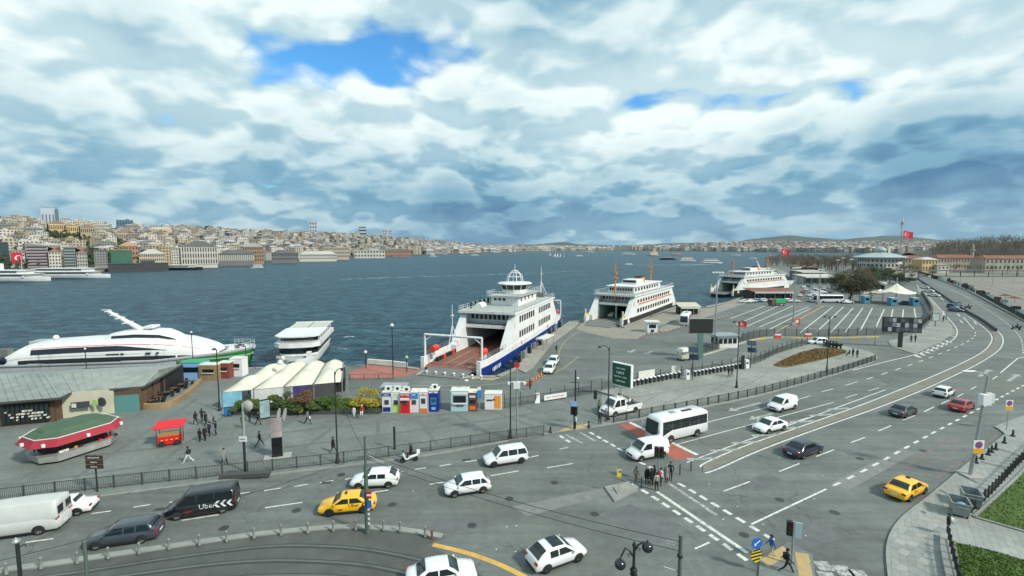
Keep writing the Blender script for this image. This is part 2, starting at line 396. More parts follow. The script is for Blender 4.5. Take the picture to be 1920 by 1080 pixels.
# dry planting bed in the bike-dock pavement
bed_px=[(1449,687),(1470,676),(1500,663),(1530,656),(1560,655),(1586,659),(1585,664),(1560,671),(1520,681),(1475,690)]
bed=MB().prism(PL(bed_px+bed_px[:1],0,4)[:-1],0,KZ+.09).build('planting_bed','dry_grass',kind='structure')
tf=MB()
bp=[P(u,v) for u,v in bed_px];bx0,bx1=min(p.x for p in bp),max(p.x for p in bp);by0,by1=min(p.y for p in bp),max(p.y for p in bp)
def inside(x,y,poly):
    c=False
    for i in range(len(poly)):
        a,b3=poly[i],poly[i-1]
        if (a.y > y) != (b3.y > y) and x < (b3.x-a.x)*(y-a.y)/(b3.y-a.y)+a.x:c=not c
    return c
def tufts(poly,n,h,z,name,material,parent=None):
    mb=MB();x0,x1=min(p.x for p in poly),max(p.x for p in poly);y0,y1=min(p.y for p in poly),max(p.y for p in poly);k=0
    while k < n:
        x,y=rnd.uniform(x0,x1),rnd.uniform(y0,y1)
        if not inside(x,y,poly):continue
        k += 1;a=rnd.uniform(0,6.28);s=rnd.uniform(.5,1.2)*h;dx,dy=math.cos(a)*s*.5,math.sin(a)*s*.5
        mb.add([(x-dx,y-dy,z),(x+dx,y+dy,z),(x+rnd.uniform(-.5,.5)*s,y+rnd.uniform(-.5,.5)*s,z+s)],[(0,1,2)])
    return mb.build(name,material,parent=parent,kind='stuff')
mat('dry_blade',(.24,.16,.065),.9,var=.4,vscale=3);mat('blade',(.085,.145,.022),.9,var=.5,vscale=2)
o=tufts(bp,5000,.22,KZ+.09,'dry_grass','dry_blade');tag(o,'brown dry grass covering the bed beside the bike docks','grass')
# right-hand pavement, its kerb, the lawns and the path between them
rk_px=[(1672,1130),(1664,1080),(1661,1030),(1672,995),(1695,967),(1735,936),(1775,903),(1815,868),(1850,842),(1884,815),(1872,806),(1864,801.5),(1925,779),(2060,740)]
rkw=PL(rk_px[:10],0,4)+PL(rk_px[10:],0)
rpoly=rkw+[Vector((95,40,0)),Vector((60,14,0)),P(1830,1130),P(1672,1130)][0:2]+[P(2150,1130)]
pave3=MB().prism(rpoly,-.02,KZ).build('pavement','pavement_right',kind='structure')
k=MB();a=offset(rkw,-0.2)
for (p,q),(p2,q2) in zip(zip(rkw,rkw[1:]),zip(a,a[1:])):
    k.add([(p.x,p.y,0),(q.x,q.y,0),(q2.x,q2.y,0),(p2.x,p2.y,0),(p.x,p.y,KZ+.015),(q.x,q.y,KZ+.015),(q2.x,q2.y,KZ+.015),(p2.x,p2.y,KZ+.015)],[(7,6,5,4),(4,5,1,0),(2,6,7,3)])
k.build('kerb','kerbstone',parent=pave3)
for a,b2 in (((1756,918),(1790,936)),((1727,961),(1770,984)),((1800,892),(1832,908)),((1838,868),(1893,882)),((1868,842),(1920,860))):
    line_on(pave3,[a,b2],.42,'band',inl(KZ),'stone_band')
lawn1_px=[(1826,973),(1860,942),(1900,905),(1935,868),(2060,770),(2200,900),(2150,1040),(1960,1012)]
lawn2_px=[(1787,1020),(1850,1034),(1925,1056),(2150,1110),(2150,1200),(1830,1200),(1800,1100)]
for i,px in enumerate((lawn1_px,lawn2_px)):
    pw=[P(u,v) for u,v in px]
    lw=MB().prism(pw,0,KZ+.06).build('lawn','grass',kind='structure')
    e=MB();pc=pw+[pw[0]]
    for p,q in zip(pc,pc[1:]):
        t2=q-p;e.box(((p.x+q.x)/2,(p.y+q.y)/2,.12),(t2.length,.22,.24),math.atan2(t2.y,t2.x))
    e.build('lawn_edging','kerbstone',parent=lw)
    tag(tufts(pw,9000,.12,KZ+.055,'lawn_grass','blade'),('short green grass of the lawn behind the dumpsters','short green grass of the lawn below the paved path')[i],'grass')
# individual slabs of the near right-hand pavement
sl=MB().box((0,0,0),(.86,.56,.03)).mesh('paving_slab','pavement_right')
sl2=MB().box((0,0,0),(.86,.56,.03)).mesh('paving_slab',mat('slab_pale',(.30,.305,.28),.8,var=.2,vscale=1.5))
sl3=MB().box((0,0,0),(.86,.56,.03)).mesh('paving_slab',mat('slab_dark',(.235,.25,.235),.8,var=.2,vscale=1.5))
zone=[P(u,v) for u,v in [(1676,1078),(1673,1030),(1690,993),(1725,965),(1775,930),(1800,965),(1772,1000),(1768,1030),(1775,1078)]]
ang=math.atan2((P(1775,903)-P(1735,936)).y,(P(1775,903)-P(1735,936)).x);ux,uy=Vector((math.cos(ang),math.sin(ang))),Vector((-math.sin(ang),math.cos(ang)))
cz=V2(P(1735,1000));cnt=0
for i in range(-14,15):
    for j in range(-18,19):
        p=cz+ux*(i+.5*(j % 2))*.88+uy*j*.58
        if cnt < 290 and inside(p.x,p.y,zone):ob('slab',rnd.choice((sl,sl,sl2,sl3)),pave3,(p.x,p.y,KZ+rnd.uniform(-.008,-.002)),ang);cnt += 1
# ================================================================ median, islands
med_l=[(1318,877),(1330,868),(1400,838),(1500,803),(1620,760),(1700,728),(1760,703),(1810,680),(1846,660),(1861,643),(1862,630),(1852,618),(1835,605),(1815,591),(1790,574),(1762,553),(1735,535),(1715,521)]
med_r=[(1318,885),(1345,876),(1420,843),(1520,806),(1640,764),(1720,733),(1780,706),(1830,682),(1866,659),(1877,644),(1876,630),(1864,617),(1846,604),(1824,589),(1796,573),(1766,552),(1738,534),(1717,520.5)]
ml,mr=PL(med_l,0,5),PL(med_r,0,5)
med=MB().prism(ml+mr[::-1],0,.07).build('median_strip','median_fill',kind='structure')
for ln,s in ((ml,.26),(mr,-.26)):
    mb=MB();ribbon(mb,offset(ln,s),.2,.006);mb.build('edge_line','road_paint',parent=ground)
# far part of the median carries a low dark barrier
# hatching between the near carriageway and the median
for i,(x,y) in enumerate(((1288,861),(1332,845),(1372,831),(1410,817),(1447,804),(1483,791.5),(1518,779.5),(1552,768))):
    a=P(x,y);b2=P(x+68-i*4,y-(2.2+i*.1));mb=MB();ribbon(mb,[a,b2],.5,.007);mb.build('hatching','worn_paint',parent=ground)
line_on(ground,[(1288,867),(1350,844),(1480,797),(1570,764),(1660,731)],.16,'road_paint',.006,'edge_line',4)
# traffic island with the crossing
isl=PL([(1133,915),(1178,905),(1196,920),(1152,942)],0)
island=MB().prism(isl,0,.14).build('traffic_island','kerbstone',kind='structure')
MB().prism(PL([(1150,917),(1172,911),(1184,921),(1158,930)],0),.1,.24).build('rubble','quay',parent=island)
# ================================================================ road markings
def dashes(px,w,on,off,name='lane_marking',material='road_paint',n=4,start=0.):
    ln=PL(px,0,n);L=plen(ln);s=start
    while s+on*.6 < L:
        c=cut(ln,s,min(s+on,L))
        if len(c) > 1:mb=MB();ribbon(mb,c,w,.005);mb.build(name,material,parent=ground)
        s += on+off
def solid(px,w,material='road_paint',n=0,z=.005,name='lane_marking'):
    return line_on(ground,px,w,material,z,name,n)
def seg(a,b2,w=.15,material='road_paint'):return solid([a,b2],w,material)
# near carriageway heading for the camera's left
for a,b2 in (((172,963),(208,958)),((250,951),(282,946)),((318,942),(345,938)),((340,976),(410,965)),((445,926),(467,923)),((497,952),(567,942)),((495,920),(527,915)),((552,912),(577,908)),
              ((600,905),(625,901)),((647,899),(662,896)),((700,923),(728,919)),((742,886),(756,884)),((778,880),(799,877)),((824,874),(846,870)),((872,866),(894,863)),((805,908),(832,904)),
              ((920,892),(972,883)),((1026,877),(1074,869)),((48,1017),(100,1010)),((1049,842),(1064,839)),((990,858),(1010,854)),((1303,1029),(1330,1017))):seg(a,b2,.16)
# carriageway beyond the stop line
seg((1268.6,833.4),(1563,754.3));seg((1325,792),(1437,764));seg((1476,795),(1516,783));seg((1496,749),(1520,742));seg((1540,735),(1562,729));seg((1584,723),(1607,716));seg((1585,746),(1607,739));seg((1628,733),(1648,727))
dashes([(1625,711),(1690,690),(1745,670),(1790,652),(1818,638),(1829,628),(1827,620)],.2,2.4,3.2)
dashes([(1650,726),(1720,702),(1770,681),(1810,662),(1836,643)],.0,2.4,3.2) if False else None
seg((1826,617),(1806,594),.2)
for i,(x,y) in enumerate(((1800,601),(1826,603),(1795,588),(1778,570),(1764,558),(1752,549))):seg((x,y),(x+5,y+5),.3)
solid([(1600,694),(1650,681),(1715,665),(1765,648),(1788,636),(1795,622),(1788,608),(1772,590),(1758,574),(1735,550),(1718,534)],.22,n=4)
# far-side carriageway
for a,b2 in (((1357,921),(1406,903)),((1461,884),(1499,869)),((1530,856),(1564,843)),((1595,830),(1622,820)),((1647,808),(1671,798)),((1693,788),(1716,779)),((1733,772),(1751,763)),((1765,757),(1780,750)),((1795,744),(1806,738)),((1820,730),(1830,725)),((1861,711),(1870,705))):seg(a,b2,.16)
seg((1409,983),(1549,917),.18)
dashes([(1562,911),(1611,887),(1665,858),(1712,832),(1760,806),(1800,785),(1840,764),(1880,743),(1920,722)],.26,1.25,1.35,n=3)
seg((1876,699),(1908,672),.2);seg((1908,672),(1925,668),.18);seg((1867,666),(1900,670),.18);seg((1797,618),(1858,622),.2)
dashes([(1918,662),(1916,640),(1905,622),(1880,600),(1850,580),(1820,562),(1790,545),(1755,527)],.2,1.6,2.0)
solid([(1920,606),(1885,588),(1850,572),(1800,551),(1750,530)],.2,'worn_paint',3)
# arrows
def arrow(tail,head,w=.22):
    a,b2=P(*tail),P(*head);t2=b2-a;L=t2.length;t2.normalize();n2=Vector((-t2.y,t2.x,0));mb=MB();hl=min(1.6,L*.4)
    m2=b2-t2*hl;mb.prism([a+n2*w,a-n2*w,m2-n2*w,m2-n2*w*3.2,b2,m2+n2*w*3.2,m2+n2*w],0,.0055,sides=False);mb.build('arrow_marking','worn_paint',parent=ground)
arrow((1426,755),(1365,771));arrow((1450,775),(1404,787));arrow((1836,706),(1857,693),.25);arrow((1890,715),(1909,702),.25)
arrow((1191,656),(1178,661),.3);arrow((1222,659),(1209,664),.3)
# pedestrian crossing lines
dashes([(1106,810.5),(1174,849)],.36,.8,.45,'crossing_marking');dashes([(1198,866),(1232,882)],.36,.8,.45,'crossing_marking')
dashes([(1271,906),(1300,922),(1463,1020)],.36,.8,.45,'crossing_marking');dashes([(1184,907),(1230,935),(1345,1012),(1402,1052)],.36,.8,.45,'crossing_marking')
dashes([(1050,817),(1074,833)],.36,.8,.45,'crossing_marking')
solid([(1062,815),(1092,831)],.34,'worn_paint');solid([(1088,811),(1116,827)],.34,'worn_paint');solid([(1252,905),(1344,966)],.34,'worn_paint');solid([(1232,922),(1402,1037)],.34,'road_paint')
for a,b2 in (((1537,1052),(1553,1070)),((1573,1060),(1590,1080)),((1604,1068),(1620,1090)),((1545,1072),(1562,1095))):
    solid([a,b2],1.0,'worn_paint',name='crossing_marking')
# red stop box and stop line
MB().prism(PL([(1160,796),(1186,793),(1305,856),(1268,863)],0),0,.004,sides=False).build('red_surface','red_road',parent=ground)
solid([(1181,792),(1308,853)],.5,name='stop_line',z=.008)
# kerb-side worn yellow and red box paint on the far right carriageway
solid([(1697,876),(1790,816)],.25,mat('faded_red',(.165,.135,.12),.8,var=.3,vscale=1.5));solid([(1697,876),(1757,896)],.25,'faded_red',z=.007);solid([(1757,896),(1870,816)],.25,'faded_red',z=.009)
for i in range(5):solid([(1735+i*19,862-i*11),(1755+i*19,868-i*11)],.3,'faded_red',z=.006)
# tactile corner near the camera
corner=MB().prism(PL([(1425,1046),(1478,1019),(1524,1043),(1532,1110),(1420,1110)],0),0,.12).build('crossing_corner','plaza',kind='structure')
MB().prism(PL([(1425,1052),(1468,1027),(1483,1042),(1440,1066)],0),.1,.126).build('tactile_paving','tactile',parent=corner)
MB().prism(PL([(1490,1038),(1516,1042),(1526,1095),(1500,1095)],0),.1,.126).build('tactile_paving','tactile',parent=corner)
# ================================================================ tram tracks and their kerb
tk_px=[(-150,1105),(0,1070),(100,1056),(200,1041),(325,1023),(475,1002),(575,992),(640,987.5),(690,988),(760,993),(833,1005)]
tkw=PL(tk_px,0,4)
tram=MB().prism(tkw+PL([(800,1022),(870,1060),(930,1100),(980,1160),(400,1300),(-300,1250)],0),0,.10).build('tram_bed','rail_bed',kind='structure')
k=MB();a=offset(tkw,-.55)
for (p,q),(p2,q2) in zip(zip(tkw,tkw[1:]),zip(a,a[1:])):
    k.add([(p.x,p.y,0),(q.x,q.y,0),(q2.x,q2.y,0),(p2.x,p2.y,0),(p.x,p.y,.2),(q.x,q.y,.2),(q2.x,q2.y,.2),(p2.x,p2.y,.2)],[(7,6,5,4),(4,5,1,0),(2,6,7,3)])
k.build('kerb','kerbstone',parent=tram)
for px in ([(-100,1135),(60,1090),(175,1072),(330,1048),(480,1029),(575,1026),(684,1033),(792,1054),(870,1080),(930,1110)],[(-100,1165),(150,1098),(275,1077),(400,1061),(480,1055),(548,1054),(670,1061),(765,1079),(820,1098),(880,1130)],
           [(0,1175),(250,1110),(400,1090),(548,1082),(670,1090),(800,1130)]):
    w=PL(px,0,5);mb=MB();ribbon(mb,w,.08,.114);ribbon(mb,offset(w,.1),.05,.112);mb.build('rail','steel_rail',parent=tram)
    mb=MB();ribbon(mb,w,.5,.106);mb.build('rail_groove',mat('groove',(.045,.05,.048),.8,var=.3),parent=tram)
solid([(812,1021),(880,1038),(940,1060),(1000,1090)],.42,'yellow_paint',4)
# ================================================================ port yard: markings, sand-coloured aprons
def apron(px,material,z,name):return MB().prism(PL(px,0),0,z,sides=z > .05).build(name,material,parent=ground)
apron([(652,700),(690,684),(765,692),(790,695),(760,706),(665,712)],'red_paving',.006,'red_paving')
apron([(790,694),(905,707),(940,707),(925,713),(780,702)],'worn_yellow',.005,'ramp_apron')
apron([(968,692),(1003,650),(1068,604),(1088,602),(1080,612),(1035,645),(1000,690),(985,700)],'quay',.16,'pier_walkway')
apron([(1095,603),(1110,606),(1166,616),(1210,598),(1270,578),(1330,578),(1230,612),(1195,636),(1150,634),(1105,625),(1080,616)],'sand_paving',.006,'sand_paving')
apron([(1330,578),(1362,569),(1415,553),(1425,558),(1370,578),(1250,622),(1230,618)],'sand_paving',.008,'sand_paving')
solid([(1000,700),(1030,690),(1045,675),(1050,655),(1065,635),(1090,618)],.14,'worn_yellow',4);solid([(985,712),(1030,702),(1060,688),(1085,668)],.14,'worn_yellow',4);solid([(760,722),(900,722),(1000,712)],.14,'worn_yellow',4)
for a,b2 in (((1340,587),(1420,561)),((1370,597),(1455,566)),((1380,609),(1472,568)),((1400,612),(1488,573)),((1424,613),(1516,575)),((1444,617),(1520,578)),((1500,624),(1562,575)),((1532,621),(1582,575)),((1558,623),(1600,577)),((1585,623),(1618,577)),((1613,620),(1636,577)),((1640,618),(1658,580)),((1668,612),(1674,580)),((1692,600),(1694,580)),((1718,600),(1714,578))):
    seg(a,b2,.3)
seg((1455,622),(1544,574),.28,'worn_yellow' and 'yellow_paint')
# pavement beside the entry (right of the slip road) and the lay-by hatching
pv4=pavement('pavement',[(1672,651),(1714,664),(1765,641),(1786,626),(1786,612),(1770,592),(1756,573),(1728,545),(1718,535),(1724,560),(1738,585),(1745,600),(1738,612),(1722,624),(1690,634),(1665,640)],'pavement')
for i in range(8):
    x,y=1716+i*8.2,666-i*3.9;solid([(x,y),(x+9,y+4.2)],.7,'road_paint',name='hatching')
for i in range(4):solid([(1780+i*.6,629-i*4),(1790+i*.4,631-i*4)],.6,'road_paint',name='hatching')
# ================================================================ common materials
def paint(name,col,rough=.28,coat=.6):return mat(name,col,rough,0,.5,var=.06,vscale=1.2,coat=coat)
paint('white_paint',(.74,.75,.74));paint('taxi_yellow',(.86,.46,.008));paint('black_paint',(.010,.011,.014));paint('navy_paint',(.012,.016,.032));paint('grey_paint',(.045,.055,.068));paint('red_paint',(.34,.018,.022));paint('blue_paint',(.05,.16,.26));paint('slate_paint',(.10,.115,.14))
mat('glass',(.010,.016,.018),.06,0,.7);mat('windscreen',(.014,.034,.036),.08,0,.7);mat('tyre',(.014,.014,.015),.85);mat('rim',(.42,.43,.44),.35,.7);mat('dark_rim',(.06,.06,.065),.4,.5)
mat('trim',(.018,.018,.02),.6);mat('headlight',(.62,.66,.68),.12,0,.6);mat('taillight',(.36,.010,.012),.2);mat('plate',(.72,.73,.74),.5)
mat('white',(.72,.73,.72),.5,var=.10,vscale=.9);mat('offwhite',(.62,.62,.56),.6,var=.15,vscale=.8);mat('iron',(.018,.022,.022),.55,var=.15);mat('fence_iron',(.050,.056,.055),.6,var=.2);mat('galv',(.36,.38,.38),.45,.5,var=.15);mat('green_pole',(.085,.125,.095),.6,var=.25)
mat('concrete',(.33,.335,.31),.85,var=.2,vscale=.8);mat('skin',(.48,.29,.20),.6);mat('hair',(.016,.012,.010),.7);mat('black_cloth',(.014,.015,.018),.85);mat('navy_cloth',(.025,.035,.065),.85);mat('grey_cloth',(.17,.17,.17),.9);mat('beige_cloth',(.42,.36,.28),.9);mat('blue_cloth',(.02,.11,.36),.8);mat('white_cloth',(.66,.66,.65),.85);mat('red_cloth',(.45,.02,.03),.8);mat('khaki_cloth',(.13,.13,.09),.9);mat('jeans',(.05,.075,.12),.9);mat('shoe',(.02,.018,.016),.7);mat('white_shoe',(.6,.6,.6),.7);mat('coat_grey',(.24,.235,.225),.9)
mat('sign_blue',(.02,.13,.50),.4);mat('sign_red',(.55,.02,.03),.4);mat('sign_yellow',(.72,.55,.02),.45);mat('sign_orange',(.78,.36,.02),.45);mat('sign_brown',(.055,.030,.022),.5);mat('sign_green',(.012,.085,.040),.4)
FONTC={}
def text_mb(txt,size,mb=None):
    cu=bpy.data.curves.new('t','FONT');cu.body=txt;cu.size=size;cu.align_x='CENTER';cu.align_y='CENTER';cu.resolution_u=2
    o=bpy.data.objects.new('t',cu);COL.objects.link(o);dg=bpy.context.evaluated_depsgraph_get()
    me=bpy.data.meshes.new_from_object(o.evaluated_get(dg));vs=[v.co.copy() for v in me.vertices];fs=[tuple(p.vertices) for p in me.polygons]
    bpy.data.objects.remove(o);bpy.data.curves.remove(cu);bpy.data.meshes.remove(me);return vs,fs
def lettering(txt,size,material,parent,mtx,name='lettering'):
    if txt == 'Uber':vs,fs=text_mb(txt,size)
    else:  # too small to read in the photograph: strokes of the same length
        vs,fs=[],[];x=-len(txt)*size*.29
        for i,ch in enumerate(txt):
            w=size*(.26+.05*(i*7 % 4));h=size*(.30+.04*(i*5 % 3));y0=-h*(i*3 % 2)*.25
            if ch != ' ':
                k=len(vs);vs += [Vector((x,y0-h,0)),Vector((x+w,y0-h,0)),Vector((x+w,y0+h,0)),Vector((x,y0+h,0))];fs.append((k,k+1,k+2,k+3))
            x += size*.58
    mb=MB().add([mtx @ v for v in vs],fs);return mb.build(name,material,parent=parent)
def frame_mtx(o,xdir,up):  # text plane: x along xdir, y along up
    x=Vector(xdir).normalized();y=Vector(up).normalized();z=x.cross(y);return Matrix(((x.x,y.x,z.x,o[0]),(x.y,y.y,z.y,o[1]),(x.z,y.z,z.z,o[2]),(0,0,0,1)))
# ================================================================ vehicles
def wheel_meshes(r,w,rim='rim'):
    key=(round(r,3),rim)
    if key in FONTC:return FONTC[key]
    n=18;t=MB();prof=[(r*.62,-w/2),(r*.95,-w/2),(r,-w*.3),(r,w*.3),(r*.95,w/2),(r*.62,w/2)]
    rings=[[(a*math.cos(2*math.pi*j/n),y,a*math.sin(2*math.pi*j/n)) for j in range(n)] for a,y in prof];t.loft(rings)
    m=MB()
    for s in (1,-1):
        m.loft([[(a*math.cos(2*math.pi*j/n),s*y,a*math.sin(2*math.pi*j/n)) for j in range(n)] for a,y in ((r*.64,w*.46),(r*.58,w*.34),(r*.01,w*.34))],mi=1)
        for k in range(5):
            a=2*math.pi*k/5;ca,sa=math.cos(a),math.sin(a);q=[]
            for ro,wi in ((0,.07),(r*.62,.05)):
                for g in (-1,1):q.append((ro*ca-g*wi*sa,s*w*.43,ro*sa+g*wi*ca))
            m.add(q,[(0,1,3,2)] if s < 0 else [(2,3,1,0)])
        m.loft([[(a*math.cos(2*math.pi*j/n),s*w*.47,a*math.sin(2*math.pi*j/n)) for j in range(n)] for a in (r*.64,r*.56)])
    FONTC[key]=(t.mesh('tyre','tyre'),m.mesh('rim',[rim,'trim']));return FONTC[key]
def car(name,label,cat,f,r,L=4.3,W=1.78,H=1.47,wb=2.6,paintm='white_paint',belt=.92,a=(.24,.41,.80,.97),deck=None,divs=(.56,.74),rim='rim',z=0.,rw=.32,glassroof=False,side='near',group=None,rear_glass=True,nose=.66,windows=True):
    pf,pr=P(*f,z),P(*r,z);t2=pf-pr;t2.z=0;t2.normalize();n2=Vector((-t2.y,t2.x,0))
    mid=(pf+pr)/2
    if n2.dot(mid) < 0:n2=-n2  # away from the camera
    c=mid+n2*(W/2-.08) if side == 'near' else mid
    T=thing(name,label,cat,(c.x,c.y,z),math.atan2(t2.y,t2.x),group)
    X=lambda s:L*(.5-s);hw=W/2
    deck=deck or ((0,.50),(.012,nose-.06),(.05,nose+.06),(.12,nose+.15),(a[0]+.03,belt+.03),(.5,belt+.03),(.8,belt+.04),(.955,belt),(.992,belt-.12),(1,.55))
    wfac=((0,.76),(.02,.86),(.07,.94),(.16,.985),(.3,1),(.8,1),(.93,.965),(.985,.90),(1,.84))
    def ip(tab,s):
        for (x0,y0),(x1,y1) in zip(tab,tab[1:]):
            if s <= x1:return y0+(y1-y0)*(s-x0)/max(x1-x0,1e-6)
        return tab[-1][1]
    b=MB();rings=[]
    for s in sorted(set([d[0] for d in deck]+[.02,.2,.35,.65,.9,.98])):
        w=hw*ip(wfac,s);zd=ip(deck,s);bt=.22+(.10 if s < .03 or s > .985 else 0)
        half=[(.86*w,bt),(w*.985,bt+.14),(w,bt+(zd-bt)*.55),(w*.97,zd-.09),(w*.90,zd-.015),(w*.45,zd+.02)]
        rings.append([(X(s),y,q) for y,q in half]+[(X(s),-y,q) for y,q in half[::-1]])
    b.loft(rings,cap0=True,cap1=True)
  # cabin
    ztab=((a[0],belt-.02),((a[0]+a[1])/2,belt+(H-belt)*.54),(a[1],H-.045),((a[1]+a[2])/2,H),(a[2],H-.03),((a[2]+a[3])/2,belt+(H-belt)*.60),(a[3],belt-.02))
    wbt=hw*.955
    def sec(s):
        zt=ip(ztab,s);wt=wbt-(zt-belt)*(.30 if H < 1.7 else .13);return zt,wt
    rings=[]
    for s in sorted(set([q[0] for q in ztab]+[a[0]+(a[1]-a[0])*q for q in (.25,.75)]+[a[1]+(a[2]-a[1])*q for q in (.08,.3,.7,.92)])):
        zt,wt=sec(s);half=[(wbt,belt-.1),(wbt*.995,belt),(wt,max(belt+.002,zt-.07)),(wt*.90,zt-.012),(wt*.5,zt+.018)]
        rings.append([(X(s),y,q) for y,q in half]+[(X(s),-y,q) for y,q in half[::-1]])
    b.loft(rings,closed=False)
    body=b.build('body',paintm,parent=T)
    def screen(s0,s1,nm,gm,dz=0.):
        g=MB();rr=[]
        for i in range(5):
            s=s0+(s1-s0)*i/4;zt,wt=sec(s);rr.append([(X(s)+(.012 if s0 < .5 else-.012),wt*q,zt+.026+dz-abs(q) ** 2*.032) for q in (-.86,-.45,0,.45,.86)])
        g.loft(rr,closed=False);g.build(nm,gm,parent=T)
    if windows:
        screen(a[0]+.012,a[1]-.012,'windscreen','windscreen')
        if rear_glass:screen(a[2]+.02,a[3]-.03,'rear_window','glass')
        if glassroof:screen(a[1]+.03,a[1]+(a[2]-a[1])*.7,'glass_roof','glass',.03)
        edges=[a[1]+.02]+list(divs);n=len(edges)
        for sg in (1,-1):
            for i in range(n-1 if not rear_glass and len(divs) == 1 else n):
                s0=edges[i]+(.012 if i else 0);s1=(edges[i+1]-.012) if i < n-1 else a[2]-.012
                if s1-s0 < .03:continue
                fb=a[0]+(a[1]-a[0])*.30 if i == 0 else s0;rb=(a[3]-(a[3]-a[2])*.45) if i == n-1 else s1
                if i == n-1 and a[3]-a[2] < .05:rb=s1
                zt=H-.13;zb=belt+.04;pts=[]
                for s,q in ((fb,zb),(rb,zb),(s1,zt),(s0,zt)):
                    wt=wbt-(q-belt)*(.30 if H < 1.7 else .13);pts.append((X(s),sg*(wt+.016),q))
                MB().add(pts,[(0,1,2,3) if sg < 0 else (3,2,1,0)]).build('side_window','glass',parent=T)
  # wheels in dark arches
    tm,rm=wheel_meshes(rw,.21,rim)
    for sx in (1,-1):
        for sg in (1,-1):
            x=sx*wb/2+(L*.5-wb*.5-(L-wb)*.46)*0;y=sg*(hw-.10)
            w=ob('wheel',tm,T,(x,y,rw));ob('rim',rm,w)
            ar=MB();m2=14;ar.add([(x,sg*(hw*1.003),rw)]+[(x+rw*1.2*math.cos(math.pi*k/m2*1.16-.25),sg*(hw*1.003),rw+rw*1.2*math.sin(math.pi*k/m2*1.16-.25)) for k in range(m2+1)],[(0,k,k+1) if sg < 0 else (0,k+1,k) for k in range(1,m2+1)]);ar.build('wheel_arch','trim',parent=T)
  # lamps, grille, plates, mirrors
    for sg in (1,-1):
        MB().add([(X(.003),sg*hw*.42,nose-.07),(X(.03),sg*hw*.86,nose-.02),(X(.075),sg*hw*.90,nose+.075),(X(.03),sg*hw*.46,nose+.035)],[(0,1,2,3) if sg > 0 else (3,2,1,0)]).build('headlight','headlight',parent=T)
        MB().box((X(.985),sg*hw*.76,belt-.14),(.10,hw*.34,.15)).build('taillight','taillight',parent=T)
        mx=a[0]+(a[1]-a[0])*.30;MB().box((X(mx),sg*(hw+.08),belt+.06),(.12,.17,.13),taper=.8).build('mirror',paintm,parent=T)
    g=MB();g.box((X(.004),0,nose-.16),(.06,hw*.95,.16));g.box((X(.006),0,.30),(.08,hw*1.25,.12));g.box((X(.992),0,.34),(.07,hw*1.5,.18));g.box((0,0,.24),(wb-.75,W*.985,.10));g.build('bumper_trim','trim',parent=T)
    MB().box((X(.0005),0,.43),(.05,.5,.11)).build('number_plate','plate',parent=T);MB().box((X(.9995),0,.55),(.05,.5,.11)).build('number_plate','plate',parent=T)
    T['_dims']=(L,W,H)
    return T,X,hw
SEDAN=dict(a=(.25,.41,.70,.87),divs=(.545,),H=1.45,L=4.6,wb=2.68)
HATCH=dict(a=(.24,.40,.84,.975),divs=(.57,.76),H=1.48,L=4.2,wb=2.57)
VAN=dict(a=(.17,.335,.965,.995),divs=(.50,),H=1.85,L=4.45,wb=2.75,W=1.85,belt=1.10,nose=.74,rear_glass=False)
car('crossover','white crossover car with black glass roof, driving alone across the junction','car',(1084,1053.6),(1026,1075),L=4.27,W=1.78,H=1.52,wb=2.56,a=(.25,.42,.76,.975),divs=(.57,.74),glassroof=True,rim='dark_rim',belt=.95)
car('hatchback','white car on the tram tracks beside the yellow painted kerb line','car',(866,1100),(793,1113),**SEDAN)
T,X,hw=car('taxi','yellow taxi with black door lettering driving beside the tram kerb','taxi',(619,968.4),(679.7,962.5),paintm='taxi_yellow',rim='dark_rim',**SEDAN)
MB().box((0.1,0,1.50),(.16,.34,.12),taper=.8).build('roof_sign','trim',parent=T)
def side_text(T,txt,size,x,zz,hw,material):
    for sg in (1,-1):lettering(txt,size,material,T,frame_mtx((x,sg*(hw+.012),zz),(-sg,0,0),(0,0,1)))
side_text(T,'Uber',.42,-.62,.80,hw,'trim');side_text(T,'XXXL TAXI'[5:],.20,.45,.52,hw,'trim')
def chevrons(T,xs,zz,h,hw,material):
    for sg in (1,-1):
        for x in xs:
            mb=MB();w=h*.42
            for s in (1,-1):mb.add([(x+w,sg*(hw+.012),zz),(x+w*.1,sg*(hw+.012),zz),(x-w,sg*(hw+.012),zz+s*h/2),(x-w*.1,sg*(hw+.012),zz+s*h/2)],[(0,1,2,3) if sg*s > 0 else (3,2,1,0)])
            mb.build('chevron',material,parent=T)
chevrons(T,(-1.35,-1.62),.80,.34,hw,'trim')
car('hatchback','white hatchback half hidden behind the thick green tram pole','car',(674,918),(727,915.5),L=4.36,W=1.81,H=1.45,wb=2.67,a=(.25,.42,.80,.975),divs=(.57,.75))
car('hatchback','white hatchback following behind the yellow taxi with black lettering','car',(852,933),(906,924.6),**HATCH)
car('estate_car','tall white estate car with black wheels, passing the end of the plaza railing','car',(927.5,876.6),(976,869),L=4.55,W=1.8,H=1.66,wb=2.9,a=(.22,.38,.93,.985),divs=(.52,.74),rim='dark_rim',belt=.98)
T,X,hw=car('van','black passenger van with white lettering and chevrons on its side','van',(339,974.5),(411,963.5),L=5.2,W=1.95,H=1.95,wb=3.25,a=(.15,.31,.965,.995),divs=(.46,.70),paintm='black_paint',belt=1.12,nose=.82,rw=.34)
side_text(T,'Uber',.58,-.55,.86,hw,'white');side_text(T,'VİTO TAXİ'[5:],.26,.75,.62,hw,'taillight');chevrons(T,(-1.25,-1.72,-2.19),.90,.56,hw,'white')
car('estate_car','dark grey estate car with silver window trim, beside the bollards of the tram kerb','car',(184,1031),(262,1019.5),L=4.75,W=1.83,H=1.5,wb=2.82,a=(.26,.42,.88,.975),divs=(.56,.72),paintm='grey_paint')
